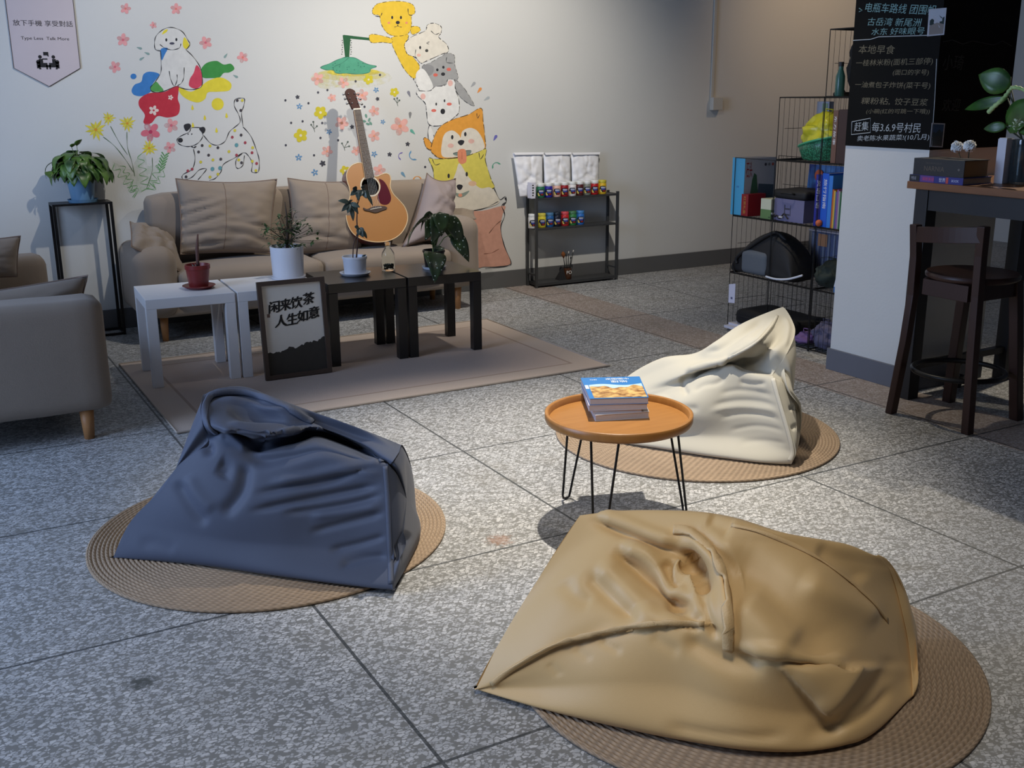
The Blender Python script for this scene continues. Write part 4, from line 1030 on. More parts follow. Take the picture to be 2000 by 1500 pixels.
    head = MB().prism([G(x, y, .016) for x, y in hd], [G(x, y, -.002) for x, y in hd]).build('headstock', M('headstock_wood', (62, 30, 24), .55, spec=.2), root)
    chrome = M('chrome', (200, 200, 200), .2, metal=1)
    for (x, y, sx) in ((680, 184, -1), (683, 193, -1), (687, 202, -1), (692, 183, 1), (696, 192, 1), (699, 202, 1)):
        p = G(x+sx*4.0, y, .008); q = G(x+sx*8.5, y+.6*sx, .008)
        o = MB().tube([p, q], .003, 6).sphere(q, .008, 8, 6, (1.2, .7, 1)).build('tuning_peg', chrome, root, smooth=True)
        MB().tube([G(x, y, 0), G(x, y, -.012)], .0035, 8).build('string_post', chrome, o, smooth=True)
    mb = MB()
    for k in range(6):
        f_ = (k+.5)/6; a = Vector((691, 214, 0)).lerp(Vector((702.5, 213, 0)), f_); b = Vector((724, 409.5, 0)).lerp(Vector((743, 406.5, 0)), f_)
        mb.tube([G(a.x, a.y, -.0162), G(b.x, b.y, -.0145)], .0006, 4)
    mb.build('strings', M('string_steel', (150, 140, 120), .3, metal=1), root)
guitar()
# ------------------------------------------------------------------ paint shelf
steel_m = M('grey_steel', (64, 65, 66), .5, metal=.2)
SX0, SX1, SY0, SY1 = 3.965, 4.70, 6.675, 6.822
def paint_shelf():
    root = thing('metal_shelf', 'low three tier dark metal shelf of paint jars against the wall', 'shelf', ((SX0+SX1)/2, (SY0+SY1)/2, 0))
    w_ = .018
    for x in (SX0, SX1-w_):
        for y in (SY0, SY1-w_): MB().box(x, x+w_, y, y+w_, .0005, .675).build('post', steel_m, root, bevel=.001)
    for z, t in ((.012, .022), (.425, .014), (.645, .014)):
        MB().box(SX0+w_, SX1-w_, SY0+.001, SY1-.001, z, z+t).build('shelf_board', steel_m, root, bevel=.001)
    for x in (SX0, SX1-w_):
        for z in (.09, .648): MB().box(x+.002, x+w_-.002, SY0+w_, SY1-w_, z, z+.012).build('side_rail', steel_m, root)
paint_shelf()
ZT, ZM, ZB = .6592, .4392, .0342
pack_m = M('white_wrapped_cloth', (236, 236, 238), .35, noise=(9, .02), spec=.5)
for k, (x0, x1, lab) in enumerate(((1001, 1060, 'white pouch overhanging the left end of the metal shelf'), (1061, 1114, 'white pouch in the middle of the three on the metal shelf'), (1115, 1170, 'white pouch at the right end of the three on the metal shelf'))):
    tl, tr = onY(x0, 299, 6.805), onY(x1, 298, 6.805); br_ = onY(x1, 386, 6.770); bl_ = onY(x0+(14 if k == 0 else 2), 387, 6.770); br_.z = bl_.z = ZT+.004
    mb, rim = pillow(tl, tr, br_, bl_, .045, seed=20+k, pinch=.02, wr=.012, n=26, folds=[(-.5, .3, .35, .94, .06, .6, .012), (.4, .2, -.3, .95, .05, .6, .012), (.1, -.5, 1, .2, .05, .5, .008)])
    root = thing('cloth_pouch', lab, 'pouch', tuple((tl+tr+br_+bl_)/4)[:2]+(ZT,), 0, 'white pouches on the metal shelf')
    merged(mb.build('wrapped_cloth', pack_m, root, smooth=True))
    MB().hexa([tl+Vector((.01, -.024, -.012)), tr+Vector((-.01, -.024, -.012)), tr+Vector((-.01, -.010, -.012)), tl+Vector((.01, -.010, -.012))],
              [tl+Vector((0, -.016, .004)), tr+Vector((0, -.016, .004)), tr+Vector((0, -.010, .004)), tl+Vector((0, -.010, .004))]).build('seal_strip', M('pouch_seal', (232, 232, 234), .3), root)
R_J = .031
def jar(p, rgb, label, lid, group, i):
    root = thing('paint_jar', label, 'paint jar', tuple(p), 0, group)
    m = M('jar_%d_%d_%d' % rgb, rgb, .35)
    MB().lathe([(.0006, 0), (R_J-.002, 0), (R_J, .003), (R_J, .078), (R_J-.003, .082), (.0006, .082)], p, 24).build('jar_body', m, root, smooth=True)
    MB().lathe([(.0006, .0822), (R_J-.002, .0822), (R_J-.001, .085), (R_J-.001, .101), (R_J-.003, .104), (.0006, .104)], p, 24).build('lid', M('lid_%d_%d_%d' % lid, lid, .4), root, smooth=True)
    a0 = -PI/2-.42   # the label looks towards the room
    def cp(da, z, r=.0004): a = a0+da; return Vector((p[0]+(R_J+r)*math.cos(a), p[1]+(R_J+r)*math.sin(a), p[2]+z))
    def patch(da0, da1, z0, z1, mat, nm, r, f=lambda u, v: (u, v)):
        mb = MB(); rows = []
        for i in range(9):
            rows.append([cp(da0+(da1-da0)*f(i/8, j/4)[0], z0+(z1-z0)*f(i/8, j/4)[1], r) for j in range(5)])
        return mb.grid(rows).build(nm, mat, root, smooth=True)
    ov = lambda u, v: (u, .5+(v-.5)*math.sqrt(max(.0, 1-(2*u-1)**4)))
    patch(-.95, .95, .016, .062, M('label_black', (24, 22, 26), .4), 'label', .0004, ov)
    patch(-.55, .75, .044, .056, M('label_grey', (172, 178, 196), .4), 'label_plate', .0009, ov)
    patch(-.45, .75, .033, .043, M('label_blue', (66, 78, 160), .4), 'label_band', .0009, ov)
    patch(-.8, -.2, .018, .042, M('label_yellow', (216, 196, 96), .4), 'label_crescent', .0009, lambda u, v: (u*.6+v*.0+.35*(1-v)*u, .5+(v-.5)*math.sqrt(max(0, 1-(2*u-1)**2)) - .25*u))
    patch(-.05, .65, .020, .031, M('label_red', (150, 44, 44), .4), 'label_fruit', .0009, ov)
wl = (224, 226, 224)
for k, (px, rgb, nm) in enumerate(((1055.5, (40, 110, 78), 'green paint jar, leftmost on the top tier of the metal shelf'), (1071, (44, 40, 150), 'deep blue paint jar next to the green one on the top tier'), (1087, (222, 176, 158), 'peach pink paint jar on the top tier of the metal shelf'),
        (1102, (150, 24, 32), 'crimson paint jar left of the white one on the top tier'), (1117, (226, 222, 222), 'white paint jar in the middle of the top tier'), (1131.5, (84, 34, 34), 'maroon brown paint jar on the top tier of the metal shelf'),
        (1146, (128, 132, 122), 'silvery grey paint jar on the top tier of the metal shelf'), (1160.5, (182, 28, 34), 'bright red paint jar beside the yellow one on the top tier'), (1176, (214, 176, 38), 'yellow paint jar at the right end of the top tier'))):
    p = onY(px, 385, 6.712); jar((p.x, 6.712, ZT), rgb, nm, wl if k != 8 else (196, 182, 60), 'paint jars on the top tier', k)
for k, (px, rgb, nm, lid) in enumerate(((1040, (222, 222, 220), 'white paint jar at the left end of the middle tier', wl), (1058, (220, 206, 60), 'yellow paint jar on the middle tier of the metal shelf', (214, 204, 84)), (1073.5, (40, 96, 160), 'blue paint jar between the yellow and black ones on the middle tier', (74, 120, 160)),
        (1088, (26, 30, 48), 'black paint jar on the middle tier of the metal shelf', (30, 40, 54)), (1103, (190, 40, 44), 'red paint jar on the middle tier of the metal shelf', (206, 76, 84)), (1118, (52, 124, 66), 'green paint jar on the middle tier of the metal shelf', (70, 120, 82)), (1133, (44, 108, 186), 'bright blue paint jar at the right end of the middle tier', (70, 130, 190)))):
    p = onY(px, 444, 6.735); jar((p.x, 6.735, ZM), rgb, nm, lid, 'paint jars on the middle tier', k)
def white_box():
    p = onY(1042, 386, 6.70); root = thing('paper_box', 'narrow white box with black lettering left of the paint jars', 'box', (p.x, 6.70, ZT))
    MB().box(p.x-.024, p.x+.010, 6.685, 6.745, ZT, ZT+.115).build('carton', M('white_card', (220, 218, 228), .5), root, bevel=.001)
    for k in range(5): MB().box(p.x-.020, p.x-.008+.003*(k % 2), 6.6842, 6.6848, ZT+.018+.018*k, ZT+.027+.018*k).build('printed_mark', M('ink', (24, 22, 21), .7), root)
white_box()
def brush_jar():
    c = Vector((onZ(1120, 548, ZB).x, 6.735, ZB)); root = thing('brush_jar', 'small amber glass of paint brushes on the bottom tier of the metal shelf', 'brush holder', tuple(c))
    MB().lathe([(.0006, 0), (.030, 0), (.033, .004), (.033, .085), (.030, .085), (.030, .006), (.0006, .005)], c, 28).build('glass', M('amber_glass', (120, 74, 44), .1, trans=.6), root, smooth=True)
    mb = MB()
    put_text(MB(), 'PO', .03, c+Vector((-.004, -.0336, .055)), (1, 0, 0), (0, 0, 1), bold=.0, width=.045).build('lettering', M('glint_white', (236, 236, 232), .5), root)  # white marks painted in place of reflections on the glass
    for k, (dx, dy, h, tipc, r, ln) in enumerate(((-.04, .0, .21, (124, 72, 34), .018, .05), (-.006, .01, .20, (60, 70, 76), .006, .03), (.012, .0, .21, (190, 188, 180), .005, .02), (.06, .008, .215, (196, 192, 184), .005, .02), (.03, -.004, .17, (40, 42, 44), .006, .02))):
        a = c+Vector((dx*.2, dy*.3, .008)); b = c+Vector((dx, dy, h)); d = (b-a).normalized()
        o = MB().tube([a, a.lerp(b, .5), b-d*ln], [.0028, .004, .003], 7).build('brush_handle', M('brush_dark', (34, 36, 36), .5), root, smooth=True)
        MB().tube([b-d*ln, b-d*ln*.4, b], [.004, r, r*.35], 10).build('bristles', M('bristle_%d' % k, tipc, .9), o, smooth=True)
brush_jar()
def black_wedge():
    p = onZ(1101, 546, ZB); c = Vector((p.x, 6.74, ZB)); root = thing('paint_palette', 'black triangular stand beside the brush glass on the bottom tier', 'stand', tuple(c))
    MB().hexa([c+Vector((-.05, -.03, 0)), c+Vector((.035, -.03, 0)), c+Vector((.035, .03, 0)), c+Vector((-.05, .03, 0))],
              [c+Vector((.0, -.004, .095)), c+Vector((.012, -.004, .095)), c+Vector((.012, .004, .095)), c+Vector((.0, .004, .095))]).build('folded_card', M('black_card', (28, 28, 30), .6), root)
black_wedge()
# ------------------------------------------------------------------ wire cube rack
RX0, RX1 = 4.262, 4.60
RY = [4.885, 4.545, 4.205, 3.88]; RZ = [.012, .352, .692, 1.032, 1.372, 1.712]
wire_m = M('black_wire', (20, 19, 18), .5, metal=.3)
def wire_panel(a, b, c, d, n=8, mid=True):
    """frame a-b-c-d (a-d and b-c are the rungs' direction) with n rungs"""
    a, b, c, d = map(Vector, (a, b, c, d)); mb = MB(); mb.tube([a, b, c, d], .0026, 6, closed=True)
    for k in range(1, n+1):
        t = k/(n+1); mb.tube([a.lerp(b, t), d.lerp(c, t)], .0013, 4)
    if mid: mb.tube([a.lerp(d, .5).lerp(b.lerp(c, .5), .14), a.lerp(d, .5).lerp(b.lerp(c, .5), .86)], .0013, 4)
    return mb
def wire_rack():
    root = thing('wire_rack', 'stepped black wire cube rack packed with books and bags beside the pillar', 'rack', (4.43, 4.4, 0))
    cells = [(0, 0), (1, 0), (2, 0), (0, 1), (1, 1), (2, 1), (0, 2), (1, 2), (2, 2), (1, 3), (2, 3), (2, 4)]
    done = set(); e = .004
    for c, r in cells:
        ya, yb, za, zb = RY[c]-e, RY[c+1]+e, RZ[r]+e, RZ[r+1]-e
        if (c, r) != (0, 2): MB().add(*(lambda q: (q.v, q.f))(wire_panel((RX0, ya, za), (RX1, ya, za), (RX1, ya, zb), (RX0, ya, zb)))).build('side_panel', wire_m, root)
        if r > 0 and c == 0 or r > 2 and (c == 1 or c == 2) or True:
            wire_panel((RX1, ya, za), (RX1, yb, za), (RX1, yb, zb), (RX1, ya, zb)).build('back_panel', wire_m, root)
        wire_panel((RX0, ya, RZ[r]), (RX0, yb, RZ[r]), (RX1, yb, RZ[r]), (RX1, ya, RZ[r]), mid=False).build('shelf_panel', wire_m, root)
        MB().tube([(RX0, ya, za), (RX0, yb, za), (RX0, yb, zb), (RX0, ya, zb)], .0026, 6, closed=True).build('front_frame', wire_m, root)
        if (c, r+1) not in cells and (c, r) != (0, 2): wire_panel((RX0, ya, zb+e*.5), (RX0, yb, zb+e*.5), (RX1, yb, zb+e*.5), (RX1, ya, zb+e*.5), mid=False).build('top_panel', wire_m, root)
    for r in range(5): wire_panel((RX0, RY[3]+e, RZ[r]+e), (RX1, RY[3]+e, RZ[r]+e), (RX1, RY[3]+e, RZ[r+1]-e), (RX0, RY[3]+e, RZ[r+1]-e)).build('side_panel', wire_m, root)
    wire_panel((RX0, RY[2]-e*2, RZ[0]+e), (RX0, RY[3]+e*2, RZ[0]+e), (RX0, RY[3]+e*2, RZ[1]-e), (RX0, RY[2]-e*2, RZ[1]-e)).build('front_panel', wire_m, root)
    for y in (RY[0]-.01, RY[2], RY[3]+.01):
        for x in (RX0+.004, RX1-.004): MB().tube([(x, y, .0003), (x, y, .012)], .006, 8).build('foot', wire_m, root)
wire_rack()
def rz(r): return RZ[r]+.0032
def book(name, label, cat, x0, x1, y0, y1, z0, z1, cov, group=None, pages=(200, 196, 184), spine='-x', title=None, tcol=(230, 230, 230), extra=None):
    """upright book: spine looks towards -x; covers on both y sides"""
    root = thing(name, label, cat, ((x0+x1)/2, (y0+y1)/2, z0), 0, group); cm = M('cover_%d_%d_%d' % cov, cov, .4); t = min(.004, (y1-y0)*.18)
    mb = MB(); mb.box(x0, x1, y0, y0+t, z0, z1).box(x0, x1, y1-t, y1, z0, z1).box(x0, x0+t, y0+t, y1-t, z0, z1); mb.build('cover', cm, root)
    MB().box(x0+t, x1-.003, y0+t, y1-t, z0+.002, z1-.003).build('pages', M('page_%d_%d_%d' % pages, pages, .8), root)
    if title: put_text(MB(), title, .03, (x0-.0006, (y0+y1)/2, z0+(z1-z0)*.62), (0, 0, -1), (0, -1, 0), width=(z1-z0)*.55, height=(y1-y0)*.5).build('spine_title', M('title_%d_%d_%d' % tcol, tcol, .5), root)
    return root
def ry(px, py, X=4.27): return onX(px, py, X).y
# tier 2 (third from the floor), far end: white game box with a light blue spine
def game_box():
    z0 = rz(2); y1, y0 = ry(1428, 400), ry(1452, 400); x1 = 4.27+.235; z1 = onX(1440, 308, 4.27).z
    root = thing('game_box', 'white picture box with a sky blue spine at the far end of the rack', 'box', (4.38, y0, z0))
    mb = MB(); mb.box(4.2685, x1, y0, y1, z0, z1); o = mb.build('carton', M('white_print', (176, 176, 182), .4), root)
    MB().box(4.2665, 4.2684, y0, y1, z0, z1).build('spine', M('sky_blue_print', (72, 168, 206), .4), root, label='sky blue spine')
    Y = y0-.0006; W_, H = x1-4.27, z1-z0
    def q(pts): return [(4.27+u*W_, Y, z0+v*H) for u, v in pts]
    MB().add(q([(.12, .02), (.5, .02), (.44, .45), (.38, .70), (.30, .74), (.24, .62), (.2, .4)]), [tuple(range(7))]).build('printed_figure', M('print_green', (58, 98, 66), .5), root)
    MB().add([(x, Y+.0002, z) for x, _, z in q([(.40, .1), (.97, .1), (.97, .52), (.46, .55)])], [(0, 1, 2, 3)]).build('printed_scene', M('print_slate', (70, 84, 96), .5), root)
    put_text(MB(), '石头', .03, (4.27+W_*.13, Y-.0002, z0+H*.80), (1, 0, 0), (0, 0, 1), width=W_*.2, height=H*.28).build('box_title', M('print_red', (150, 40, 44), .5), root)
    for k, u in enumerate((.66, .78, .9)): MB().add([(4.27+W_*u+.009*math.cos(a*PI/6), Y-.0002, z0+H*.88+.009*math.sin(a*PI/6)) for a in range(12)], [tuple(range(12))]).build('printed_dot', M('dot_%d' % k, ((64, 60, 70), (120, 120, 124), (170, 80, 60))[k], .5), root)
    put_text(MB(), '益智', .02, (4.2662, (y0+y1)/2, z0+H*.5), (0, -1, 0), (0, 0, 1), width=.022).build('spine_title', M('print_blue', (40, 60, 150), .5), root)
game_box()
def red_pack():
    z0 = rz(2); y1, y0 = ry(1447, 415), ry(1461, 415); z1 = onX(1455, 379, 4.27).z
    root = thing('gift_box', 'dark red box with gold lettering beside the white picture box', 'box', (4.3, y0, z0))
    MB().box(4.266, 4.40, y0, y1-.004, z0, z1).build('carton', M('red_print', (148, 28, 36), .4), root, bevel=.001)
    put_text(MB(), '红茶礼盒', .03, (4.2655, (y0+y1-.004)/2, (z0+z1)/2), (0, 0, -1), (0, -1, 0), width=(z1-z0)*.8, height=.02).build('lettering', M('gold_print', (196, 150, 70), .4), root)
red_pack()
def small_box():
    z0 = rz(2); y1, y0 = ry(1485, 420), ry(1505, 420)
    root = thing('tea_carton', 'small cream and green carton on the third tier of the rack', 'box', (4.3, y0, z0))
    MB().box(4.27, 4.36, y0, y1, z0, z0+.055).build('lower_half', M('print_leaf', (98, 130, 78), .5), root)
    MB().box(4.27, 4.36, y0, y1, z0+.0551, z0+.115).build('upper_half', M('print_cream', (206, 206, 176), .5), root)
small_box()
def purple_carton():
    z0 = rz(2); y1, y0 = ry(1508, 410), ry(1566, 410); z1 = z0+.125
    root = thing('storage_carton', 'lavender grey carton with a dark emblem in the middle of the rack', 'box', (4.33, (y0+y1)/2, z0))
    MB().box(4.285, 4.46, y0, y1, z0, z1).build('carton', M('lavender_card', (112, 110, 142), .5, noise=(5, .04)), root, bevel=.002)
    mb = MB(); yc, zc = (y0+y1)/2+.01, (z0+z1)/2
    for a in ((-.025, -.022), (.019, .025)): mb.box(4.2838, 4.2849, yc+a[0], yc+a[1], zc-.03, zc+.03)
    mb.build('emblem', M('emblem_dark', (58, 58, 70), .5), root)
    MB().box(4.2838, 4.2849, yc-.018, yc+.018, zc-.028, zc-.020).build('emblem', M('emblem_dark', (58, 58, 70), .5), root)
    MB().box(4.2838, 4.2849, yc-.018, yc+.018, zc+.004, zc+.012).build('emblem', M('emblem_dark', (58, 58, 70), .5), root)
    o = thing('laptop_bag', 'black flat case lying on the lavender carton', 'case', (4.36, (y0+y1)/2, z1))
    rbox(4.28, 4.50, y0-.01, y1+.02, z1+.0005, z1+.05, .02, soft=.004).build('case_body', M('black_nylon', (22, 21, 22), .7, bump=(200, .1)), o, smooth=True)
    MB().tube([(4.279, y1-.06, z1+.03), (4.262, y1-.07, z1+.035), (4.262, y0+.08, z1+.035), (4.279, y0+.07, z1+.03)], .005, 6).build('handle', M('black_nylon_strap', (14, 14, 15), .6), o, smooth=True)
    b = thing('picture_book', 'large blue picture book leaning at the back behind the lavender carton', 'book', (4.52, (y0+y1)/2, z0))
    MB().hexa([(4.55, y0-.02, z0), (4.565, y0-.02, z0), (4.565, y1+.03, z0), (4.55, y1+.03, z0)], [(4.57, y0-.02, z0+.30), (4.585, y0-.02, z0+.30), (4.585, y1+.03, z0+.30), (4.57, y1+.03, z0+.30)]).build('pages', M('page_200_196_184', (200, 196, 184), .8), b)
    m, t, N, L, bs = node_mat('blue_cover_art')
    tc = N.new('ShaderNodeTexCoord'); n = N.new('ShaderNodeTexNoise'); n.inputs['Scale'].default_value = 9; L.new(tc.outputs['Object'], n.inputs['Vector'])
    r = N.new('ShaderNodeValToRGB'); L.new(n.outputs['Fac'], r.inputs[0]); r.color_ramp.elements[0].position = .35; r.color_ramp.elements[1].position = .7
    r.color_ramp.elements[0].color = lin((26, 52, 120))+(1,); r.color_ramp.elements[1].color = lin((90, 150, 210))+(1,); L.new(r.outputs[0], bs.inputs['Base Color'])
    MB().hexa([(4.547, y0-.02, z0), (4.5498, y0-.02, z0), (4.5498, y1+.03, z0), (4.547, y1+.03, z0)], [(4.567, y0-.02, z0+.30), (4.5698, y0-.02, z0+.30), (4.5698, y1+.03, z0+.30), (4.567, y1+.03, z0+.30)]).build('cover', m, b)
    MB().sphere((4.557, y1-.06, z0+.24), .035, 14, 8, (.3, 1, 1)).build('cover_badge', M('print_orange', (190, 84, 48), .5), b, smooth=True)
    cb = thing('cable', 'tangled black cable with pale plugs in front of the lavender carton', 'cable', (4.27, y1-.04, z0)); rnd = random.Random(2)
    pts = [(4.275+rnd.uniform(-.004, .006), y1+.04-.018*k, z0+.008+rnd.uniform(0, .035)) for k in range(10)]
    MB().tube([tuple(p) for p in spline(pts, 4)], .0035, 6).build('cord', M('black_rubber', (20, 20, 22), .5), cb, smooth=True)
    for p in (pts[2], pts[6]): MB().box(p[0]-.006, p[0]+.006, p[1]-.014, p[1]+.014, p[2]-.004, p[2]+.006).build('plug', M('plug_white', (190, 190, 190), .4), cb, bevel=.002)
purple_carton()
z2 = rz(2)
xs = [(1590, 1602, .275, (34, 44, 140), 'navy blue paperback, first in the row near the pillar on the third tier', '英语口语'), (1602.5, 1615, .285, (30, 90, 196), 'bright blue paperback with a white title near the pillar on the third tier', '旅行指南'), (1615.5, 1623, .275, (54, 124, 206), 'light blue paperback right of the bright blue one in the rack', None)]
for a, b, h, c_, lab, tt in xs:
    book('book', lab, 'book', 4.275, 4.42, ry(b, 410, 4.275), ry(a, 410, 4.275), z2, z2+h, c_, 'books near the pillar on the third tier', title=tt)
yb = ry(1623.5, 410, 4.275)
for k, (c_, nm) in enumerate((((176, 92, 50), 'thin orange booklet beside the blue paperbacks in the rack'), ((206, 170, 66), 'thin yellow booklet second of the striped booklets in the rack'), ((74, 96, 130), 'thin steel blue booklet among the striped booklets in the rack'), ((132, 84, 150), 'thin purple booklet among the striped booklets in the rack'), ((150, 150, 144), 'thin grey booklet beside the dark green one in the rack'), ((44, 96, 64), 'dark green booklet closest to the pillar in the rack'))):
    w_ = .011 if k < 5 else .014
    book('booklet', nm, 'book', 4.275, 4.42, yb-w_, yb-.0004, z2, z2+.205-.006*(k % 3), c_, 'books near the pillar on the third tier'); yb -= w_
def tennis():
    y = ry(1601, 440, 4.27); root = thing('toy_ball', 'small orange ball on the third tier below the blue paperbacks', 'ball', (4.266, y, z2))
    MB().sphere((4.262, y, z2+.021), .018, 14, 10).build('ball', M('orange_rubber', (196, 96, 52), .6), root, smooth=True)
tennis()
# tier 1: backpack, clear bin, green sack
def backpack():
    z0 = rz(1); root = thing('backpack', 'grey and black backpack slumped on the second tier of the rack', 'backpack', (4.4, 4.62, z0))
    ya, yb_ = ry(1434, 520, 4.30), ry(1552, 520, 4.30)
    cols = []; black = M('black_nylon', (22, 21, 22), .7, bump=(200, .1))
    prof = [(0, .07, .05), (.12, .14, .09), (.3, .21, .12), (.5, .255, .13), (.62, .26, .13), (.8, .215, .125), (.93, .15, .1), (1, .06, .05)]
    for t, h, d in prof:
        y = ya+(yb_-ya)*t; x = 4.275
        cols.append([(x+.02, y, z0+.004), (x+.0, y, z0+h*.3), (x+.01, y, z0+h*.75), (x+.05, y, z0+h), (x+d*1.4, y, z0+h*.9), (x+d*2, y, z0+h*.5), (x+d*2, y, z0+.004)])
    G = catgrid(cols, 5, 4); nu, nv, _ = G.shape; P = G.reshape(-1, 3); P[:, 2] = np.maximum(P[:, 2], z0+.001)
    mb = MB(); mb.grid([[tuple(P[i*nv+j]) for j in range(nv)] for i in range(nu)], wrap=True); mb.f += [tuple(range(nv)), tuple((nu-1)*nv+k for k in range(nv-1, -1, -1))]; mb.mi += [0, 0]
    mb.build('bag_body', black, root, smooth=True)
    ym = ry(1470, 520, 4.27)
    rbox(4.262, 4.30, ry(1497, 520, 4.27), ry(1446, 520, 4.27), z0+.006, z0+.15, .03, soft=.004).build('front_pocket', M('grey_nylon', (92, 98, 104), .7, bump=(200, .1)), root, smooth=True, label='grey front pocket')
    s0, s1 = onX(1440, 505, 4.27), onX(1502, 458, 4.29); dz = Vector((0, 0, .03))
    MB().tube([tuple(v) for v in spline([s0-Vector((0, 0, .03)), s0+dz*.4, s0.lerp(s1, .5)+dz*.4, s1, s1+Vector((.03, -.04, .01)), s1+Vector((.05, -.09, -.03))], 5)], .011, 8).build('shoulder_strap', black, root, smooth=True)
    MB().tube([tuple(v) for v in spline([onX(1436, 505, 4.265), onX(1431, 520, 4.262), onX(1436, 532, 4.262), onX(1446, 535, 4.265)], 5)], .004, 6).build('loose_strap', black, root, smooth=True)
backpack()
def clear_bin():
    z0 = rz(1); y1, y0 = ry(1500, 500, 4.275)-.0, ry(1572, 500, 4.275); y1 = min(y1, RY[1]-.01)
    root = thing('storage_bin', 'clear plastic bin with a pale rim on the second tier behind the backpack', 'bin', (4.5, (y0+y1)/2, z0))
    gl = M('clear_plastic', (226, 232, 240), .12, trans=.92); rim = M('pale_rim', (186, 178, 186), .4); x0, x1 = 4.545, 4.59; h = .27
    y0 += .004
    mb = MB(); mb.box(x0, x0+.002, y0, y1, z0, z0+h); mb.box(x1-.002, x1, y0, y1, z0, z0+h); mb.box(x0+.002, x1-.002, y0, y0+.002, z0, z0+h); mb.box(x0+.002, x1-.002, y1-.002, y1, z0, z0+h); mb.box(x0, x1, y0, y1, z0-.0005, z0+.002)
    mb.build('bin_walls', gl, root)
    MB().tube([(x0, y0, z0+h), (x0, y1, z0+h), (x1, y1, z0+h), (x1, y0, z0+h)], .0045, 6, closed=True).build('rim', rim, root)
    MB().box(x0-.002, x0-.0004, y0+.10, y0+.17, z0+h-.085, z0+h-.015).build('kraft_label', M('kraft', (168, 120, 84), .8), root)
    b = thing('folder', 'blue and white striped folder standing in the clear bin', 'folder', (4.56, (y0+y1)/2, z0)); n = 11; k0 = y0+.01; kk = (y1-y0-.02)/n
    mb = MB()
    MB().box(4.558, 4.582, k0, y1-.012, z0+.004, z0+.262).build('cover', M('folder_blue', (62, 84, 150), .5), b)
    for k in range(0, n, 2): MB().box(4.5565, 4.5578, k0+kk*k, k0+kk*(k+.55), z0+.01, z0+.255).build('stripe', M('folder_white', (176, 182, 200), .5), b)
    t = thing('white_tray', 'shallow white tray under the backpack on the second tier', 'tray', (4.3, y0+.06, z0))
    p = [tuple(v) for v in spline([onX(1496, 540, 4.262), onX(1515, 545, 4.258), onX(1540, 545, 4.258), onX(1567, 538, 4.262)], 6)]
    MB().tube(p, .006, 8).build('tray_lip', M('white_plastic', (206, 210, 220), .4), t, smooth=True)
clear_bin()
def sack(name, label, cat, pxs, X, z0, depth, mat, seed=0, wr=.02):
    """lumpy soft bag from a pixel outline given as left, right, top"""
    l, r, top = pxs; y1, y0 = ry(l[0], l[1], X), ry(r[0], r[1], X); h = onX(top[0], top[1], X).z-z0
    root = thing(name, label, cat, (X+depth/2, (y0+y1)/2, z0)); bm = bmesh.new(); bmesh.ops.create_icosphere(bm, subdivisions=4, radius=1); vs = []
    yt = ry(top[0], top[1], X)
    for v in bm.verts:
        p = v.co.copy(); u = (p.z+1)/2; k = 1-.45*max(0, u-.45)
        q = Vector((X+depth/2+p.x*depth/2*k, (y0+y1)/2+p.y*(y1-y0)/2*k+(yt-(y0+y1)/2)*max(0, u-.3)*.8, z0+.001+h*min(1, max(0, (u-.08)/.92))))
        d = mnoise.noise(p*2.3+Vector((seed, 0, 0)))*wr+abs(mnoise.noise(p*5+Vector((0, seed, 0))))*wr*.7
        q += Vector((p.x, p.y, p.z*.5))*d; q.z = max(q.z, z0+.001); q.x = max(q.x, X-.004); vs.append(q)
    bm.verts.index_update(); mb = MB(); mb.add(vs, [tuple(v.index for v in f.verts) for f in bm.faces]); bm.free(); mb.build('bag_body', mat, root, smooth=True)
    MB().tube([vs[0]*0+Vector((X+depth/2-.02, yt, z0+h-.01)), Vector((X+depth/2-.01, yt+.02, z0+h+.015)), Vector((X+depth/2+.01, yt-.015, z0+h+.012)), Vector((X+depth/2+.02, yt, z0+h-.01))], .004, 6).build('handle', mat, root, smooth=True)
    return root
sack('cloth_bag', 'dark green cloth bag on the second tier next to the pillar', 'bag', ((1578, 545), (1622, 540), (1600, 512)), 4.30, rz(1), .2, M('dark_green_cloth', (36, 46, 40), .85, bump=(120, .2)), 3)
def milk():
    z0 = rz(1); y = ry(1634, 560, 4.27); root = thing('paper_pack', 'white and blue paper pack beside the dark green cloth bag', 'pack', (4.31, y, z0))
    MB().box(4.28, 4.34, y-.025, y+.03, z0, z0+.03).build('lower_half', M('pack_blue', (66, 112, 168), .5), root); MB().hexa([(4.28, y-.025, z0+.031), (4.34, y-.025, z0+.031), (4.34, y+.03, z0+.031), (4.28, y+.03, z0+.031)], [(4.28, y-.025, z0+.10), (4.34, y-.025, z0+.10), (4.34, y+.012, z0+.115), (4.28, y+.012, z0+.115)]).build('upper_half', M('pack_white', (196, 200, 212), .5), root)
milk()
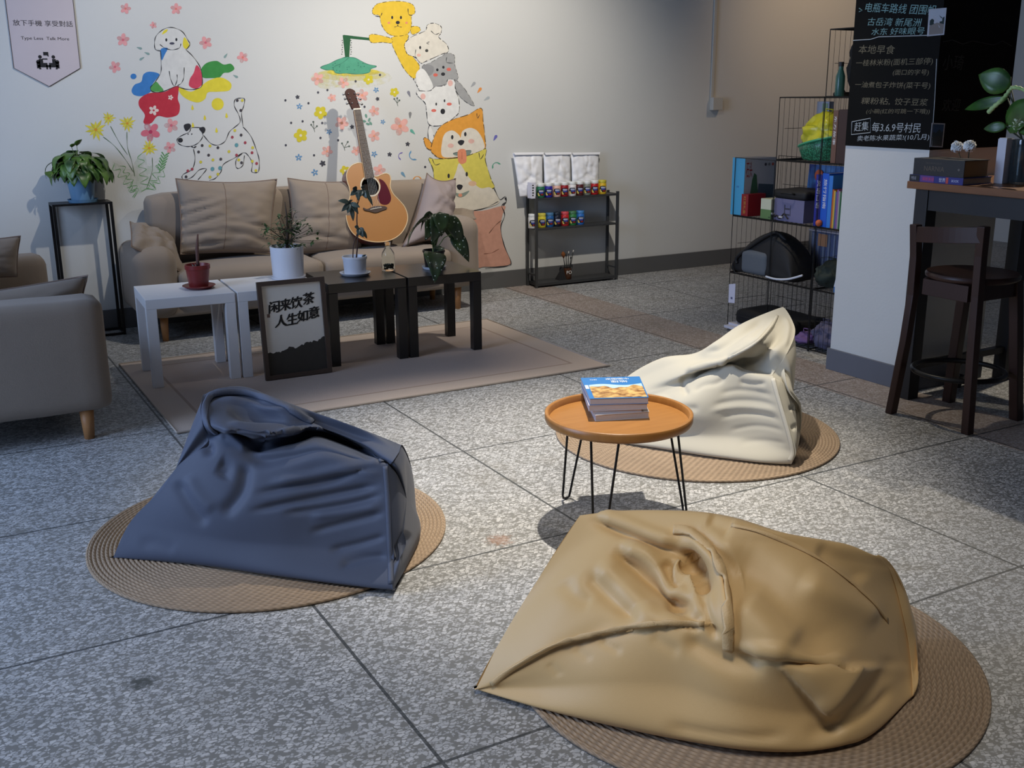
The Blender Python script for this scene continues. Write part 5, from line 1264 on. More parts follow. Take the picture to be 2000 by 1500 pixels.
# tier 0: papers, folded black cloth, tag, bags
def papers():
    z0 = rz(0); ya, yb_ = RY[0]-.012, RY[1]+.03
    for k, (h, lab) in enumerate(((.016, 'lower sheaf of white papers on the bottom tier of the rack'), (.014, 'upper sheaf of white papers under the folded black cloth'))):
        zz = z0+.0+k*.0162; root = thing('paper_sheaf', lab, 'papers', (4.4, (ya+yb_)/2, zz), 0, 'paper sheaves on the bottom tier'); dx = -.035+k*.03
        MB().box(4.262+dx, 4.55+dx, yb_+.01*k, ya-.006*k, zz, zz+h).build('sheets', M('paper_white', (206, 204, 214), .7, noise=(60, .04)), root, bevel=.001)
    zz = z0+.0325; c = thing('folded_garment', 'black folded garment lying on the papers on the bottom tier', 'clothes', (4.4, 4.66, zz))
    y1, y0 = ry(1430, 600, 4.265), ry(1548, 606, 4.265)
    rbox(4.268, 4.56, y0, y1-.02, zz+.0005, zz+.085, .028, soft=.012, n=14).build('cloth', M('black_cloth', (14, 14, 15), .9, bump=(150, .2)), c, smooth=True)
    MB().tube([(4.272, y1-.03, zz+.05), (4.262, (y0+y1)/2, zz+.052), (4.272, y0+.01, zz+.04)], .004, 6).build('fold_edge', M('black_cloth_edge', (24, 24, 25), .9), c)
papers()
def hang_tag():
    p = [onX(x, y, 4.258) for x, y in ((1424.5, 555), (1437, 554), (1435, 592), (1423, 591))]; root = thing('swing_tag', 'white swing tag hanging on the rack at its far end', 'tag', tuple(p[0]))
    MB().prism(p[::-1], [q+Vector((-.002, 0, 0)) for q in p[::-1]]).build('card', M('tag_white', (214, 212, 226), .6), root)
    c = (p[0]+p[1]+p[2]+p[3])/4
    MB().box(4.2553, 4.2558, c.y-.008, c.y+.008, c.z-.035, c.z-.022).build('printed_block', M('tag_grey', (96, 96, 130), .6), root)
    MB().tube([p[0].lerp(p[1], .5)+Vector((-.001, 0, -.004)), p[0].lerp(p[1], .5)+Vector((.004, 0, .02))], .0012, 5).build('string', M('black_wire', (20, 19, 18), .5), root)
hang_tag()
sack('fabric_bundle', 'purple fabric bundle on the bottom tier behind the cream bean bag', 'cloth', ((1535, 668), (1572, 678), (1556, 650)), 4.29, rz(0), .16, M('purple_cloth', (116, 88, 136), .9), 7)
sack('fabric_bundle', 'slate blue fabric bundle on the bottom tier next to the pillar', 'cloth', ((1576, 672), (1622, 690), (1592, 632)), 4.30, rz(0), .18, M('slate_cloth', (86, 84, 108), .9), 9, .03)
# tier 3: basket with yellow bag, books; tier 4: bags
def basket():
    z0 = rz(3); X = 4.285; ya, yb_ = ry(1537, 310, X), ry(1612, 312, X); h = .10
    root = thing('basket', 'green plastic basket on the fourth tier of the rack', 'basket', (X+.13, (ya+yb_)/2, z0)); cx, cy = X+.13, (ya+yb_)/2; ry_, rx_ = abs(ya-yb_)/2, .125
    m, t, N, L, b = node_mat('green_mesh_plastic')
    tc = N.new('ShaderNodeTexCoord'); v = N.new('ShaderNodeTexVoronoi'); v.inputs['Scale'].default_value = 120; L.new(tc.outputs['Object'], v.inputs['Vector'])
    L.new(mixc(t, mth(t, 'GREATER_THAN', v.outputs['Distance'], .45), lin((58, 146, 104)), lin((30, 92, 62))), b.inputs['Base Color']); b.inputs['Roughness'].default_value = .4
    def ring(k, z, tilt=0): return [(cx+rx_*k*math.cos(a*2*PI/40), cy+ry_*k*math.sin(a*2*PI/40), z0+z+tilt*(-math.sin(a*2*PI/40))) for a in range(40)]
    mb = MB(); mb.grid([ring(.02, .002), ring(.78, .002), ring(.84, .01), ring(.95, h*.6, .02), ring(1.02, h, .035), ring(.99, h, .035), ring(.92, h*.6, .02), ring(.80, .014), ring(.02, .008)], wrap=True); mb.build('mesh_bowl', m, root, smooth=True)
    MB().tube(ring(1.01, h, .035), .006, 8, closed=True).build('rim', M('green_rim', (62, 156, 112), .4), root, smooth=True)
basket()
sack('plastic_bag', 'bright yellow plastic bag heaped in the green basket', 'bag', ((1548, 282), (1616, 275), (1594, 219)), 4.31, rz(3)+.045, .2, M('yellow_plastic', (206, 196, 40), .35, noise=(10, .15)), 4, .03)
z3 = rz(3)
book('book', 'tall brown paperback with a purple top beside the yellow plastic bag', 'book', 4.275, 4.42, ry(1632, 300, 4.275), ry(1622.5, 300, 4.275), z3, z3+.27, (108, 78, 66), 'books on the fourth tier', title='东方故事')
book('book', 'dark picture covered book next to the pillar on the fourth tier', 'book', 4.275, 4.44, RY[3]+.012, ry(1633, 300, 4.275), z3, z3+.275, (58, 40, 38), 'books on the fourth tier')
def pale_box():
    y1, y0 = ry(1594, 210, 4.55), ry(1618, 210, 4.55); root = thing('paper_box', 'pale bluish box at the back of the fourth tier', 'box', (4.57, (y0+y1)/2, z3))
    MB().box(4.555, 4.59, y0, y1, z3, z3+.31).build('carton', M('pale_blue_card', (150, 156, 172), .6), root, bevel=.002); MB().box(4.5535, 4.5549, y0+.01, y0+.05, z3+.22, z3+.30).build('printed_block', M('pale_green_print', (124, 150, 120), .6), root)
pale_box()
sack('tote_bag', 'black tote bag on the topmost tier of the rack beside the blackboard', 'bag', ((1648, 150), (1668, 150), (1656, 66)), 4.30, rz(4)+.002, .2, M('black_cotton', (18, 19, 20), .85), 5, .02)
def bottle_green():
    z0 = rz(4); y = ry(1645, 150, 4.285)+.012; root = thing('water_bottle', 'dark green bottle standing beside the black tote bag', 'bottle', (4.285, y, z0))
    MB().lathe([(.0006, 0), (.022, 0), (.024, .004), (.024, .10), (.012, .135), (.012, .15), (.0006, .15)], (4.285, y, z0), 20).build('bottle_body', M('teal_plastic', (40, 84, 76), .3), root, smooth=True)
    MB().lathe([(.0006, .1502), (.0135, .1502), (.0135, .172), (.0006, .172)], (4.285, y, z0), 16).build('cap', M('black_plastic', (20, 20, 22), .4), root)
bottle_green()
def sandals():
    z0 = rz(4); y = ry(1634, 178, 4.27); root = thing('sandal', 'dark sandal at the edge of the topmost tier of the rack', 'shoe', (4.33, y, z0))
    rbox(4.268, 4.40, y-.025, y+.028, z0+.0005, z0+.022, .01).build('sole', M('dark_sole', (30, 28, 28), .8), root, smooth=True)
    MB().tube([(4.30, y-.024, z0+.018), (4.295, y, z0+.055), (4.30, y+.026, z0+.018)], .009, 8).build('strap', M('dark_strap', (48, 48, 48), .6), root, smooth=True)
sandals()
# ------------------------------------------------------------------ blackboard on the pillar
def blackboard():
    root = thing('blackboard', 'black chalkboard wrapped around the upper part of the white pillar', 'blackboard', (PX0, PY0, 1.143))
    bm_ = M('chalkboard_black', (14, 15, 15), .85, noise=(5, .25), spec=.15); z0, z1 = 1.143, 3.29; e = .004
    mb = MB(); mb.box(PX0-e, PX0-.0003, PY0-e, PY1, z0, z1); mb.box(PX0-.0003, PX1, PY0-e, PY0-.0003, z0, z1); mb.build('board', bm_, root)
    X = PX0-e-.0006
    def line(txt, x0, x1, y, h, colr, nm='chalk_writing', y2=None):
        a, b = onX(x0, y, X), onX(x1, y2 or y, X); c = (a+b)/2; w_ = abs(a.y-b.y)
        d = b-a; d.x = 0
        top = onX((x0+x1)/2, y-h/2, X).z; bot = onX((x0+x1)/2, y+h/2, X).z
        put_text(MB(), txt, .05, c, d, Vector((0, -d.z, d.y)) if d.y > 0 else Vector((0, d.z, -d.y)), bold=0, shear=.1, width=w_, height=(top-bot)).build(nm, colr, root)
    teal = M('chalk_teal', (120, 156, 156), .9); wht = M('chalk_white', (168, 174, 176), .9); och = M('chalk_ochre', (112, 104, 84), .9)
    for a in (('电瓶车路线 团围帆', 1690, 1829, 14, 19, teal, 20), ('古岳湾 新尾洲', 1695, 1800, 42, 16, teal, 44), ('水东 好味眼号', 1702, 1806, 62, 14, teal, 60), ('本地早食', 1677, 1748, 96, 17, och, 97),
              ('一桂林米粉(面机三部停)', 1672, 1822, 124, 15, och, 120), ('(面口的字号)', 1744, 1814, 142, 13, och, 142), ('一油煮包子炸饼(菜干号)', 1670, 1817, 166, 14, och, 168), ('粿粉粘,', 1682, 1738, 197, 14, och, 198), ('饺子豆浆', 1748, 1812, 198, 14, och, 200), ('(小碗(红的可跳一下哦))', 1692, 1816, 218, 11, och, 218),
              ('赶集', 1668, 1696, 248, 18, wht, 246), ('每3.6.9号村民', 1703, 1798, 248, 19, wht, 250), ('卖老陈水果蔬菜!(10几月)', 1674, 1815, 271, 13, wht, 268)):
        line(a[0], a[1], a[2], a[3], a[4], a[5], y2=a[6])
    def stroke(pts, colr, nm='chalk_line', plane=None, r=.0022):
        if plane == 'front': q = [onY(x, y, PY0-e-.0004) for x, y in pts]
        else: q = [onX(x, y, X) for x, y in pts]
        MB().tube(q, r, 5).build(nm, colr, root)
    stroke([(1666, 79), (1700, 77), (1716, 72), (1812, 69)], wht); stroke([(1829.5, 115), (1826, 190), (1819.5, 286)], wht, r=.0016)
    stroke([(1664, 238), (1700, 231), (1700, 259), (1663, 263), (1664, 238)], wht)
    stroke([(1678, 16), (1684, 20), (1678, 23)], teal)
    grey = M('chalk_faint', (52, 54, 54), .9)
    stroke([(1842, 82), (1860, 78), (1880, 86), (1900, 80), (1920, 84), (1940, 88), (1958, 80), (1976, 90)], grey, plane='front', r=.0018)
    o = onY(1862, 122, PY0-e-.0006); put_text(MB(), '小琦', .1, o, (1, 0, 0), (0, 0, 1), shear=.1, width=.14).build('chalk_writing', grey, root)
    o = onY(1858, 205, PY0-e-.0006); put_text(MB(), '欢迎', .1, o, (1, 0, 0), (0, 0, 1), shear=.1, width=.12).build('chalk_writing', grey, root)
blackboard()
def photo_print(label, pts, Y, cols, Y2=None):
    q = [onY(x, y, (Y2 or Y) if k in (1, 2) else Y) for k, (x, y) in enumerate(pts)]; root = thing('photo_print', label, 'photo', tuple(q[0]))
    MB().prism([p+Vector((0, .0012, 0)) for p in q], q).build('print_border', M('photo_border', (186, 190, 200), .4), root)
    tl, tr, br, bl = q
    def P(u, v): return tl.lerp(tr, u).lerp(bl.lerp(br, u), v)+Vector((0, -.0004, 0))
    def area(poly, c, nm, k): MB().add([P(u, v)+Vector((0, -.0002*k, 0)) for u, v in poly], [tuple(range(len(poly)))]).build(nm, M('print_%d_%d_%d' % c, c, .35), root)
    area([(.08, .05), (.92, .05), (.92, .55), (.08, .55)], cols[0], 'picture_sky', 0)
    area([(.08, .42), (.2, .36), (.35, .42), (.6, .25), (.8, .36), (.92, .32), (.92, .62), (.08, .6)], cols[1], 'picture_hills', 1)
    area([(.08, .62), (.5, .52), (.92, .6), (.92, .95), (.08, .95)], cols[2], 'picture_ground', 2)
photo_print('white bordered photo of a road and hills stuck on the upper corner of the blackboard', [(1815, 18), (1849, 15), (1844, 68), (1811, 71)], 3.40, ((186, 194, 206), (52, 66, 66), (140, 134, 130)), 3.346)
photo_print('small dark photo at the bottom corner of the blackboard', [(1820.5, 240), (1846, 241), (1841, 288), (1816, 287)], 3.348, ((44, 74, 110), (30, 44, 46), (40, 42, 38)))
# ------------------------------------------------------------------ bar table
BX0, BX1, BY0, BY1, BZ = 3.93, 4.76, 2.05, 3.342, 1.012
bar_m = M('black_bar_wood', (30, 28, 29), .5, noise=(10, .15))
def bar_table():
    root = thing('bar_table', 'tall black framed bar table with a brown wooden top against the pillar', 'table', ((BX0+BX1)/2, (BY0+BY1)/2, 0))
    m, t, N, L, b = node_mat('bar_top_wood')
    tc = N.new('ShaderNodeTexCoord'); mp = N.new('ShaderNodeMapping'); L.new(tc.outputs['Object'], mp.inputs[0]); mp.inputs['Scale'].default_value = (40, 4, 40)
    n = N.new('ShaderNodeTexNoise'); n.inputs['Scale'].default_value = 1; n.inputs['Detail'].default_value = 5; L.new(mp.outputs[0], n.inputs['Vector'])
    L.new(mixc(t, n.outputs['Fac'], lin((92, 56, 30)), lin((148, 98, 58))), b.inputs['Base Color']); b.inputs['Roughness'].default_value = .4
    MB().box(BX0, BX1, BY0, BY1, BZ-.032, BZ).build('tabletop', m, root, bevel=.002)
    for x in (BX0+.035, BX1-.105):
        for y in (BY0+.03, BY1-.09): MB().box(x, x+.068, y, y+.068, .0005, BZ-.0325).build('leg', bar_m, root, bevel=.002)
    for x in (BX0+.04, BX1-.07): MB().box(x, x+.03, BY0+.1, BY1-.092, BZ-.125, BZ-.033).build('apron', bar_m, root)
    for y in (BY0+.04, BY1-.06): MB().box(BX0+.105, BX1-.107, y, y+.03, BZ-.125, BZ-.033).build('apron', bar_m, root)
    MB().box(BX0+.105, BX1-.107, BY1-.075, BY1-.04, .14, .17).build('stretcher', bar_m, root)
bar_table()
def bar_stool():
    root = thing('bar_stool', 'dark brown wooden bar stool with a low backrest and a round foot ring', 'stool', (3.93, 2.96, 0))
    m = M('dark_walnut', (54, 33, 27), .45, noise=(9, .2), spec=.4)
    zs = .655; cx, cy = 3.935, 2.955
    MB().lathe([(.0006, zs-.03), (.175, zs-.03), (.19, zs-.022), (.192, zs-.010), (.186, zs-.001), (.15, zs-.003), (.08, zs-.008), (.0006, zs-.01)], (cx, cy, 0), 64).build('seat', m, root, smooth=True)
    # rear posts run from the floor past the seat to the backrest
    def post(px_pts, X, r=(.020, .018)):
        pts = [onX(x, y, Xk) for (x, y, Xk) in px_pts]; mb = MB(); bot = []; rows = []
        for p in pts:
            rows.append([(p.x-r[0], p.y-r[1], p.z), (p.x+r[0], p.y-r[1], p.z), (p.x+r[0], p.y+r[1], p.z), (p.x-r[0], p.y+r[1], p.z)])
        mb.grid(rows, wrap=True); mb.f += [(0, 1, 2, 3), tuple(len(rows)*4-4+k for k in (3, 2, 1, 0))]; mb.mi += [0, 0]
        zmin = min(v[2] for v in mb.v); mb.v = [(a, b, c-zmin+.0005 if c < .05 else c) for a, b, c in mb.v]
        return mb.build('leg', m, root, bevel=.004)
    post([(1740, 806, 3.735), (1768, 668, 3.765), (1783, 575, 3.785), (1789, 500, 3.775), (1789, 438, 3.755)], 0)
    post([(1889, 846, 3.775), (1901, 680, 3.785), (1909, 580, 3.785), (1916, 500, 3.775), (1922, 442, 3.755)], 0)
    def leg(a, b, r=.022):
        a, b = Vector(a), Vector(b)
        MB().hexa([a+Vector(v)*r for v in ((-1, -1, 0), (1, -1, 0), (1, 1, 0), (-1, 1, 0))], [b+Vector(v)*r for v in ((-1, -1, 0), (1, -1, 0), (1, 1, 0), (-1, 1, 0))]).build('leg', m, root, bevel=.004)
    leg((4.11, 3.14, .0005), (4.05, 3.07, zs-.031)); leg((4.13, 2.80, .0005), (4.07, 2.84, zs-.031))
    for (x0, x1, y0, y1) in ((3.79, 4.06, 3.06, 3.085), (3.79, 4.06, 2.825, 2.85), (3.765, 3.79, 2.84, 3.07), (4.05, 4.075, 2.86, 3.05)):
        MB().box(x0, x1, y0, y1, zs-.10, zs-.031).build('seat_rail', m, root, bevel=.002)
    a, b = onX(1789, 452, 3.757), onX(1922, 454, 3.757); rows = []
    for k in range(13):
        t = k/12; p = a.lerp(b, t); bow = -.022*math.sin(PI*t); h = .045
        rows.append([(p.x+bow-.010, p.y, p.z-h), (p.x+bow+.010, p.y, p.z-h), (p.x+bow+.008, p.y, p.z+.022), (p.x+bow-.012, p.y, p.z+.022)])
    mb = MB(); mb.grid(rows, wrap=True); mb.f += [(0, 1, 2, 3), tuple(48+k for k in (3, 2, 1, 0))]; mb.mi += [0, 0]; mb.build('backrest', m, root, bevel=.002)
    MB().tube([(3.925+.19*math.cos(k*2*PI/48), 2.965+.19*math.sin(k*2*PI/48), .215) for k in range(48)], .0115, 10, closed=True).build('foot_ring', M('black_steel', (18, 18, 20), .4), root, smooth=True)
bar_stool()
# books, flowers, vase on the bar
def bar_books():
    X = BX0+.006
    def lying(name, label, y1, y0, x0, x1, z, h, cov, pages, titles):
        root = thing('book', label, 'book', ((x0+x1)/2, (y0+y1)/2, z), 0, 'books stacked on the bar table'); cm = M('cover_%d_%d_%d' % cov, cov, .45)
        mb = MB(); t = .003; mb.box(x0, x1, y0, y1, z, z+t).box(x0, x1, y0, y1, z+h-t, z+h).box(x0, x0+t, y0, y1, z+t, z+h-t); mb.build('cover', cm, root)
        MB().box(x0+t, x1-.004, y0+.004, y1-.004, z+t, z+h-t).build('pages', M('page_%d_%d_%d' % pages, pages, .8, noise=(150, .06)), root)
        for tx, u, v, wd, hh, c_ in titles:
            put_text(MB(), tx, .03, (x0-.0006, y1+(y0-y1)*u, z+h*v), (0, -1, 0), (0, 0, 1), width=abs(y1-y0)*wd, height=h*hh).build('spine_title', M('title_%d_%d_%d' % c_, c_, .5), root)
        return root, x0, z, h, y0, y1
    yA, yB = onX(1773, 350, X).y, onX(1881, 354, X).y; yA = min(yA, 3.336)
    r, x0, z, h, y0, y1 = lying('book', 'slim book with a blue and purple spine lying beneath the thick dark book', yA, yB, X, X+.19, BZ+.0004, .030, (44, 46, 120), (176, 162, 142), (('MINI', .08, .5, .09, .5, (150, 150, 160)), ('探索英语', .36, .5, .22, .5, (196, 60, 90)), ('世界', .62, .5, .12, .6, (214, 214, 226)), ('BOOK', .86, .5, .13, .35, (190, 196, 226))))
    MB().box(x0-.0005, x0+.0, y1-.055, y1, z+.001, z+h-.001).build('spine_band', M('band_black', (24, 24, 28), .5), r); MB().box(x0-.0005, x0, y0+.15, y1-.06, z+.001, z+h-.001).build('spine_band', M('band_purple', (96, 58, 130), .5), r); MB().box(x0-.0007, x0-.0002, y0+.075, y0+.088, z+.002, z+h-.002).build('spine_band', M('band_red', (190, 70, 60), .5), r)
    yC, yD = onX(1784, 330, X+.004).y, onX(1883, 332, X+.004).y
    lying('book', 'thick dark hardback lying on top of the slim blue book', min(yC, 3.335), yD, X+.004, X+.165, BZ+.0308, .072, (40, 38, 38), (150, 116, 74), (('THE CHRONICLES OF', .40, .74, .32, .10, (86, 78, 70)), ('NARNIA', .42, .42, .40, .30, (96, 84, 70)), ('✦', .90, .45, .05, .2, (110, 104, 96))))
bar_books()
def flowers():
    p = onX(1882, 312, BX0+.20); c = Vector((BX0+.22, p.y, BZ+.0004)); root = thing('flower_vase', 'two white pompom flowers in a little dark vase behind the thick book', 'flowers', tuple(c))
    MB().lathe([(.0006, 0), (.016, 0), (.020, .03), (.011, .075), (.012, .085), (.009, .085), (.008, .075), (.0006, .03)], c, 20).build('vase', M('dark_ceramic', (40, 38, 40), .35), root, smooth=True)
    rnd = random.Random(8); st = M('dark_stem', (46, 54, 38), .7); wm = M('white_petal', (246, 246, 242), .8)
    for k, (x, y) in enumerate(((1869, 287), (1894, 285))):
        h = onX(x, y, c.x); MB().tube([c+Vector((0, 0, .05)), c.lerp(h, .6)+Vector((.004, 0, .01)), h], .0022, 6).build('stem', st, root, smooth=True)
        mb = MB(); r = .029
        for i in range(90):
            z = 1-2*(i+.5)/90; a = i*2.4; d = Vector((math.cos(a)*math.sqrt(1-z*z), math.sin(a)*math.sqrt(1-z*z), z)); s = d.orthogonal()
            leaf(mb, h+d*r*.25, h+d*r*rnd.uniform(.85, 1.06), .021, side=s, droop=.15, cup=.35, n=4, heart=.2)
        mb.build('flower_head', wm, root, smooth=True, solid=.0004)
flowers()
def card():
    a, b = onX(1944, 352, BX0+.19), onX(1957, 350, BX0+.19); x = BX0+.205; h = onX(1951, 271, x).z-BZ; root = thing('paper_box', 'tall narrow white carton standing between the books and the glass vase', 'box', (x, a.y, BZ))
    y1, y0 = onX(1942, 340, x).y, onX(1959, 340, x).y
    MB().box(x, x+.05, y0, y1, BZ+.0004, BZ+h).build('carton', M('white_card_box', (214, 214, 222), .5), root, bevel=.001)
    MB().box(x+.004, x+.046, y0+.003, y1-.003, BZ+h, BZ+h+.004).build('flap', M('white_card_flap', (196, 196, 204), .5), root)
card()
def vase_plant():
    X = BX0+.24; c = onX(1985, 352, X); c = Vector((X+.03, c.y, BZ+.0004)); root = thing('vase_plant', 'broad leaved green plant in a dark glass vase on the bar table', 'plant', tuple(c))
    H = onX(1975, 272, X).z-BZ; R = .05
    MB().lathe([(.0006, 0), (R-.004, 0), (R, .004), (R, H), (R-.004, H), (R-.004, .01), (.0006, .008)], c, 40).build('vase', M('smoked_glass', (120, 132, 136), .05, trans=.9), root, smooth=True)
    st = MB(); mb = MB()
    def pt(x, y, dx=0): return onX(x, y, X+dx)
    base = c+Vector((0, 0, .03))
    gm = leaf_mat('peace_lily_leaf', (36, 70, 30), (66, 108, 44), rough=.35)
    for b, t, wd, d0, d1, sd in (((1974, 168), (1911, 146), .11, .02, -.02, (0, .25, 1)), ((1968, 192), (1884, 214), .05, .05, .05, (0, .5, 1)), ((1965, 250), (2040, 195), .13, .0, -.02, (.2, .4, 1)), ((1966, 246), (1921, 252), .045, -.02, -.04, (0, .2, 1)), ((1990, 258), (2030, 235), .06, -.03, -.06, (0, .3, 1)), ((1985, 262), (1966, 215), .05, .05, .06, (.2, .8, .3))):
        leaf(mb, pt(*b, d0), pt(*t, d1), wd, side=sd, droop=.08, cup=.15, n=10, heart=.3)
        st.tube([base, c+Vector((-.01, .01, H)), pt(*b, d0)], .003, 6)
    st.tube([base, c+Vector((0, 0, H+.04)), pt(1971, 185, .03), pt(1974, 150, .03)], .0035, 6)
    mb.build('foliage', gm, root, smooth=True, solid=.0007); st.build('stems', M('dark_stem', (46, 54, 38), .7), root, smooth=True)
    # pale knobbly flower spike
    pts = [pt(1930, 220, -.05), pt(1942, 208, -.05), pt(1955, 197, -.05), pt(1966, 185, -.04), pt(1976, 172, -.03), pt(1990, 172, -.03), pt(2006, 178, -.03)]
    sp = [tuple(p) for p in spline(pts, 6)]; n = len(sp)
    MB().tube(sp, [.010-.003*(i/n)+.0018*math.sin(i*1.9) if i > 2 else .0085+.0012*i for i in range(n)], 10).build('flower_spike', leaf_mat('pale_spike', (142, 178, 108), (186, 210, 146), rough=.6), root, smooth=True)
    mb = MB(); rnd = random.Random(3); q = pt(1987, 246, -.06)
    for i in range(16):
        d = Vector((rnd.uniform(-1, 1), rnd.uniform(-1, 1), rnd.uniform(-.4, 1))).normalized(); o = q+Vector((rnd.uniform(-.01, .01), rnd.uniform(-.02, .02), rnd.uniform(-.02, .02)))
        leaf(mb, o, o+d*.016, .008, side=d.orthogonal(), n=4)
    mb.build('small_blossoms', M('pale_blossom', (206, 218, 186), .7), root, smooth=True, solid=.0004)
vase_plant()
def floor_plant():
    p = onZ(1838, 716, 0); c = Vector((4.35, 3.30, .0005)); root = thing('potted_grass', 'little dark spiky plant on the floor behind the bar stool', 'potted plant', tuple(c))
    MB().lathe(pot_profile(.03, .04, .06), c, 24).build('pot', M('black_plastic', (20, 20, 22), .4), root, smooth=True)
    mb = MB(); rnd = random.Random(9)
    for i in range(14):
        a = rnd.uniform(0, 2*PI); L = rnd.uniform(.08, .17); leaf(mb, c+Vector((0, 0, .05)), c+Vector((math.cos(a)*.05, math.sin(a)*.02-.01, .05+L)), .012, droop=.12, n=6)
    mb.build('foliage', leaf_mat('spiky_leaf', (26, 36, 24), (46, 60, 34)), root, smooth=True, solid=.0005)
floor_plant()
# ------------------------------------------------------------------ conduit on the wall
def conduit():
    a, b = onY(1399, 0, WY-.012), onY(1397, 190, WY-.012); root = thing('cable_conduit', 'vertical off white cable trunking ending in a small box on the back wall', 'cable trunking', (a.x, WY-.01, b.z))
    m = M('trunking_white', (190, 188, 180), .6)
    MB().box(a.x-.013, a.x+.013, WY-.014, WY-.0005, b.z, 3.3).build('channel', m, root, bevel=.002)
    MB().box(b.x-.045, b.x+.055, WY-.045, WY-.0005, onY(1397, 215, WY).z, b.z).build('junction_box', m, root, bevel=.004)
conduit()
# ------------------------------------------------------------------ painted mural on the back wall
MURAL = thing('wall_mural', 'hand painted mural of stacked cartoon dogs, a lamp and flowers on the back wall', 'mural', (2.3, WY, 1.4))
def paint_mat(rgb, wash=0.0):
    n = 'paint_%d_%d_%d%s' % (rgb+(('_wash' if wash else ''),))
    if n in MATS: return MATS[n]
    m, t, N, L, b = node_mat(n); c = lin(rgb)
    tc = N.new('ShaderNodeTexCoord'); nz = N.new('ShaderNodeTexNoise'); nz.inputs['Scale'].default_value = 26; nz.inputs['Detail'].default_value = 5; L.new(tc.outputs['Object'], nz.inputs['Vector'])
    L.new(mixc(t, nz.outputs['Fac'], tuple(v*.85 for v in c), tuple(min(1, v*1.15+.01) for v in c)), b.inputs['Base Color']); b.inputs['Roughness'].default_value = .8; b.inputs['Specular IOR Level'].default_value = .2
    if wash:
        a = mth(t, 'MULTIPLY', mth(t, 'SUBTRACT', nz.outputs['Fac'], .5-wash*.3), 2.2*wash); a.node.use_clamp = True
        L.new(a, b.inputs['Alpha'])
    MATS[n] = m; return m
class Paint:
    def __init__(s, base=1): s.mb = MB(); s.mats = []; s.k = 0; s.b = base
    def _m(s, rgb, wash=0):
        m = paint_mat(rgb, wash)
        if m not in s.mats: s.mats.append(m)
        s.mb.mat(s.mats.index(m)); s.k += 1
    def W(s, p): return onY(p[0], p[1], WY-.0006-.0005*s.b-.00003*s.k)
    def fill(s, pts, rgb, smooth=True, wash=0):
        s._m(rgb, wash); q = spline(pts, 5, closed=True) if smooth else pts
        s.mb.add([s.W(p) for p in q], [tuple(range(len(q)))]); return s
    def oval(s, c, rx, ry, rgb, rot=0, wash=0):
        s._m(rgb, wash); s.mb.add([s.W((c[0]+rx*math.cos(a)*math.cos(rot)-ry*math.sin(a)*math.sin(rot), c[1]+rx*math.cos(a)*math.sin(rot)+ry*math.sin(a)*math.cos(rot))) for a in (2*PI*k/16 for k in range(16))], [tuple(range(16))]); return s
    def line(s, pts, w_, rgb, closed=False, smooth=True, dash=0):
        s._m(rgb); q = spline(pts, 6, closed) if smooth and len(pts) > 2 else [np.array(p, float) for p in pts]
        if closed: q = q+[q[0]]
        vs = []; n = len(q)
        for i in range(n):
            d = q[min(i+1, n-1)]-q[max(i-1, 0)]; L = math.hypot(*d) or 1; nn = np.array((-d[1], d[0]))/L*w_/2*(.75+.35*math.sin(i*.9))
            vs += [s.W(q[i]+nn), s.W(q[i]-nn)]
        fs = [(2*i, 2*i+1, 2*i+3, 2*i+2) for i in range(n-1) if not dash or i % dash]
        s.mb.add(vs, fs); return s
    def done(s, name, label=None): return s.mb.build(name, s.mats, MURAL, label=label)
def A(*p): return [(x*.28, y*.28) for x, y in p]
def B(*p): return [(500+x*.28, y*.28) for x, y in p]
INK = (46, 46, 50); WP = (212, 211, 206)
def blossom(c, r, rgb, cen, n=5, seed=0, name='painted_flower', wash=.9, slim=.42):
    p = Paint()
    for k in range(n):
        a = seed+2*PI*k/n; p.oval((c[0]+math.cos(a)*r*.58, c[1]+math.sin(a)*r*.58), r*.44, r*slim*.8, rgb, a, wash if k % 2 else 0)
    p.oval(c, r*.2, r*.2, cen); p.done(name)
def drop(c, l, w_, rgb, rot, name='painted_drop'):
    ca, sa = math.cos(rot), math.sin(rot); pts = [(c[0]+x*ca-y*sa, c[1]+x*sa+y*ca) for x, y in ((-l, 0), (-l*.2, -w_*.7), (l*.6, -w_), (l, 0), (l*.6, w_), (-l*.2, w_*.7))]
    Paint().fill(pts, rgb).done(name)
BLUE, RED, GRN, YEL = (62, 124, 188), (190, 52, 66), (64, 142, 70), (222, 206, 62)
# sitting patched dog
p = Paint(0)
p.fill(A((1105, 512), (1040, 500), (1000, 520), (985, 570), (940, 590), (918, 630), (935, 662), (990, 670), (1050, 640), (1080, 590), (1110, 540)), BLUE)
p.fill(A((1400, 490), (1440, 440), (1510, 425), (1560, 450), (1610, 445), (1635, 480), (1600, 505), (1560, 510), (1530, 540), (1470, 545), (1415, 540)), GRN)
p.fill(A((1245, 605), (1330, 640), (1400, 600), (1460, 560), (1540, 540), (1610, 580), (1600, 630), (1520, 640), (1450, 645), (1430, 690), (1380, 715), (1310, 695), (1260, 655)), YEL)
p.fill(A((1240, 590), (1150, 640), (1040, 650), (975, 690), (970, 740), (1010, 800), (1000, 850), (1020, 868), (1060, 855), (1100, 810), (1170, 820), (1240, 800), (1255, 740), (1240, 690), (1245, 640)), RED)
p.oval(A((931, 533))[0], 6, 5.5, BLUE).oval(A((1518, 726))[0], 12, 12, YEL)
for c, r in (((1190, 680), 20), ((1072, 770), 38)):
    for k in range(5): a = k*1.257; p.oval(A((c[0]+r*.55*math.cos(a), c[1]+r*.55*math.sin(a)))[0], r*.11, r*.08, (226, 206, 196), a)
p.done('painted_splash', 'red, blue, green and yellow paint splashes')
p = Paint(2)
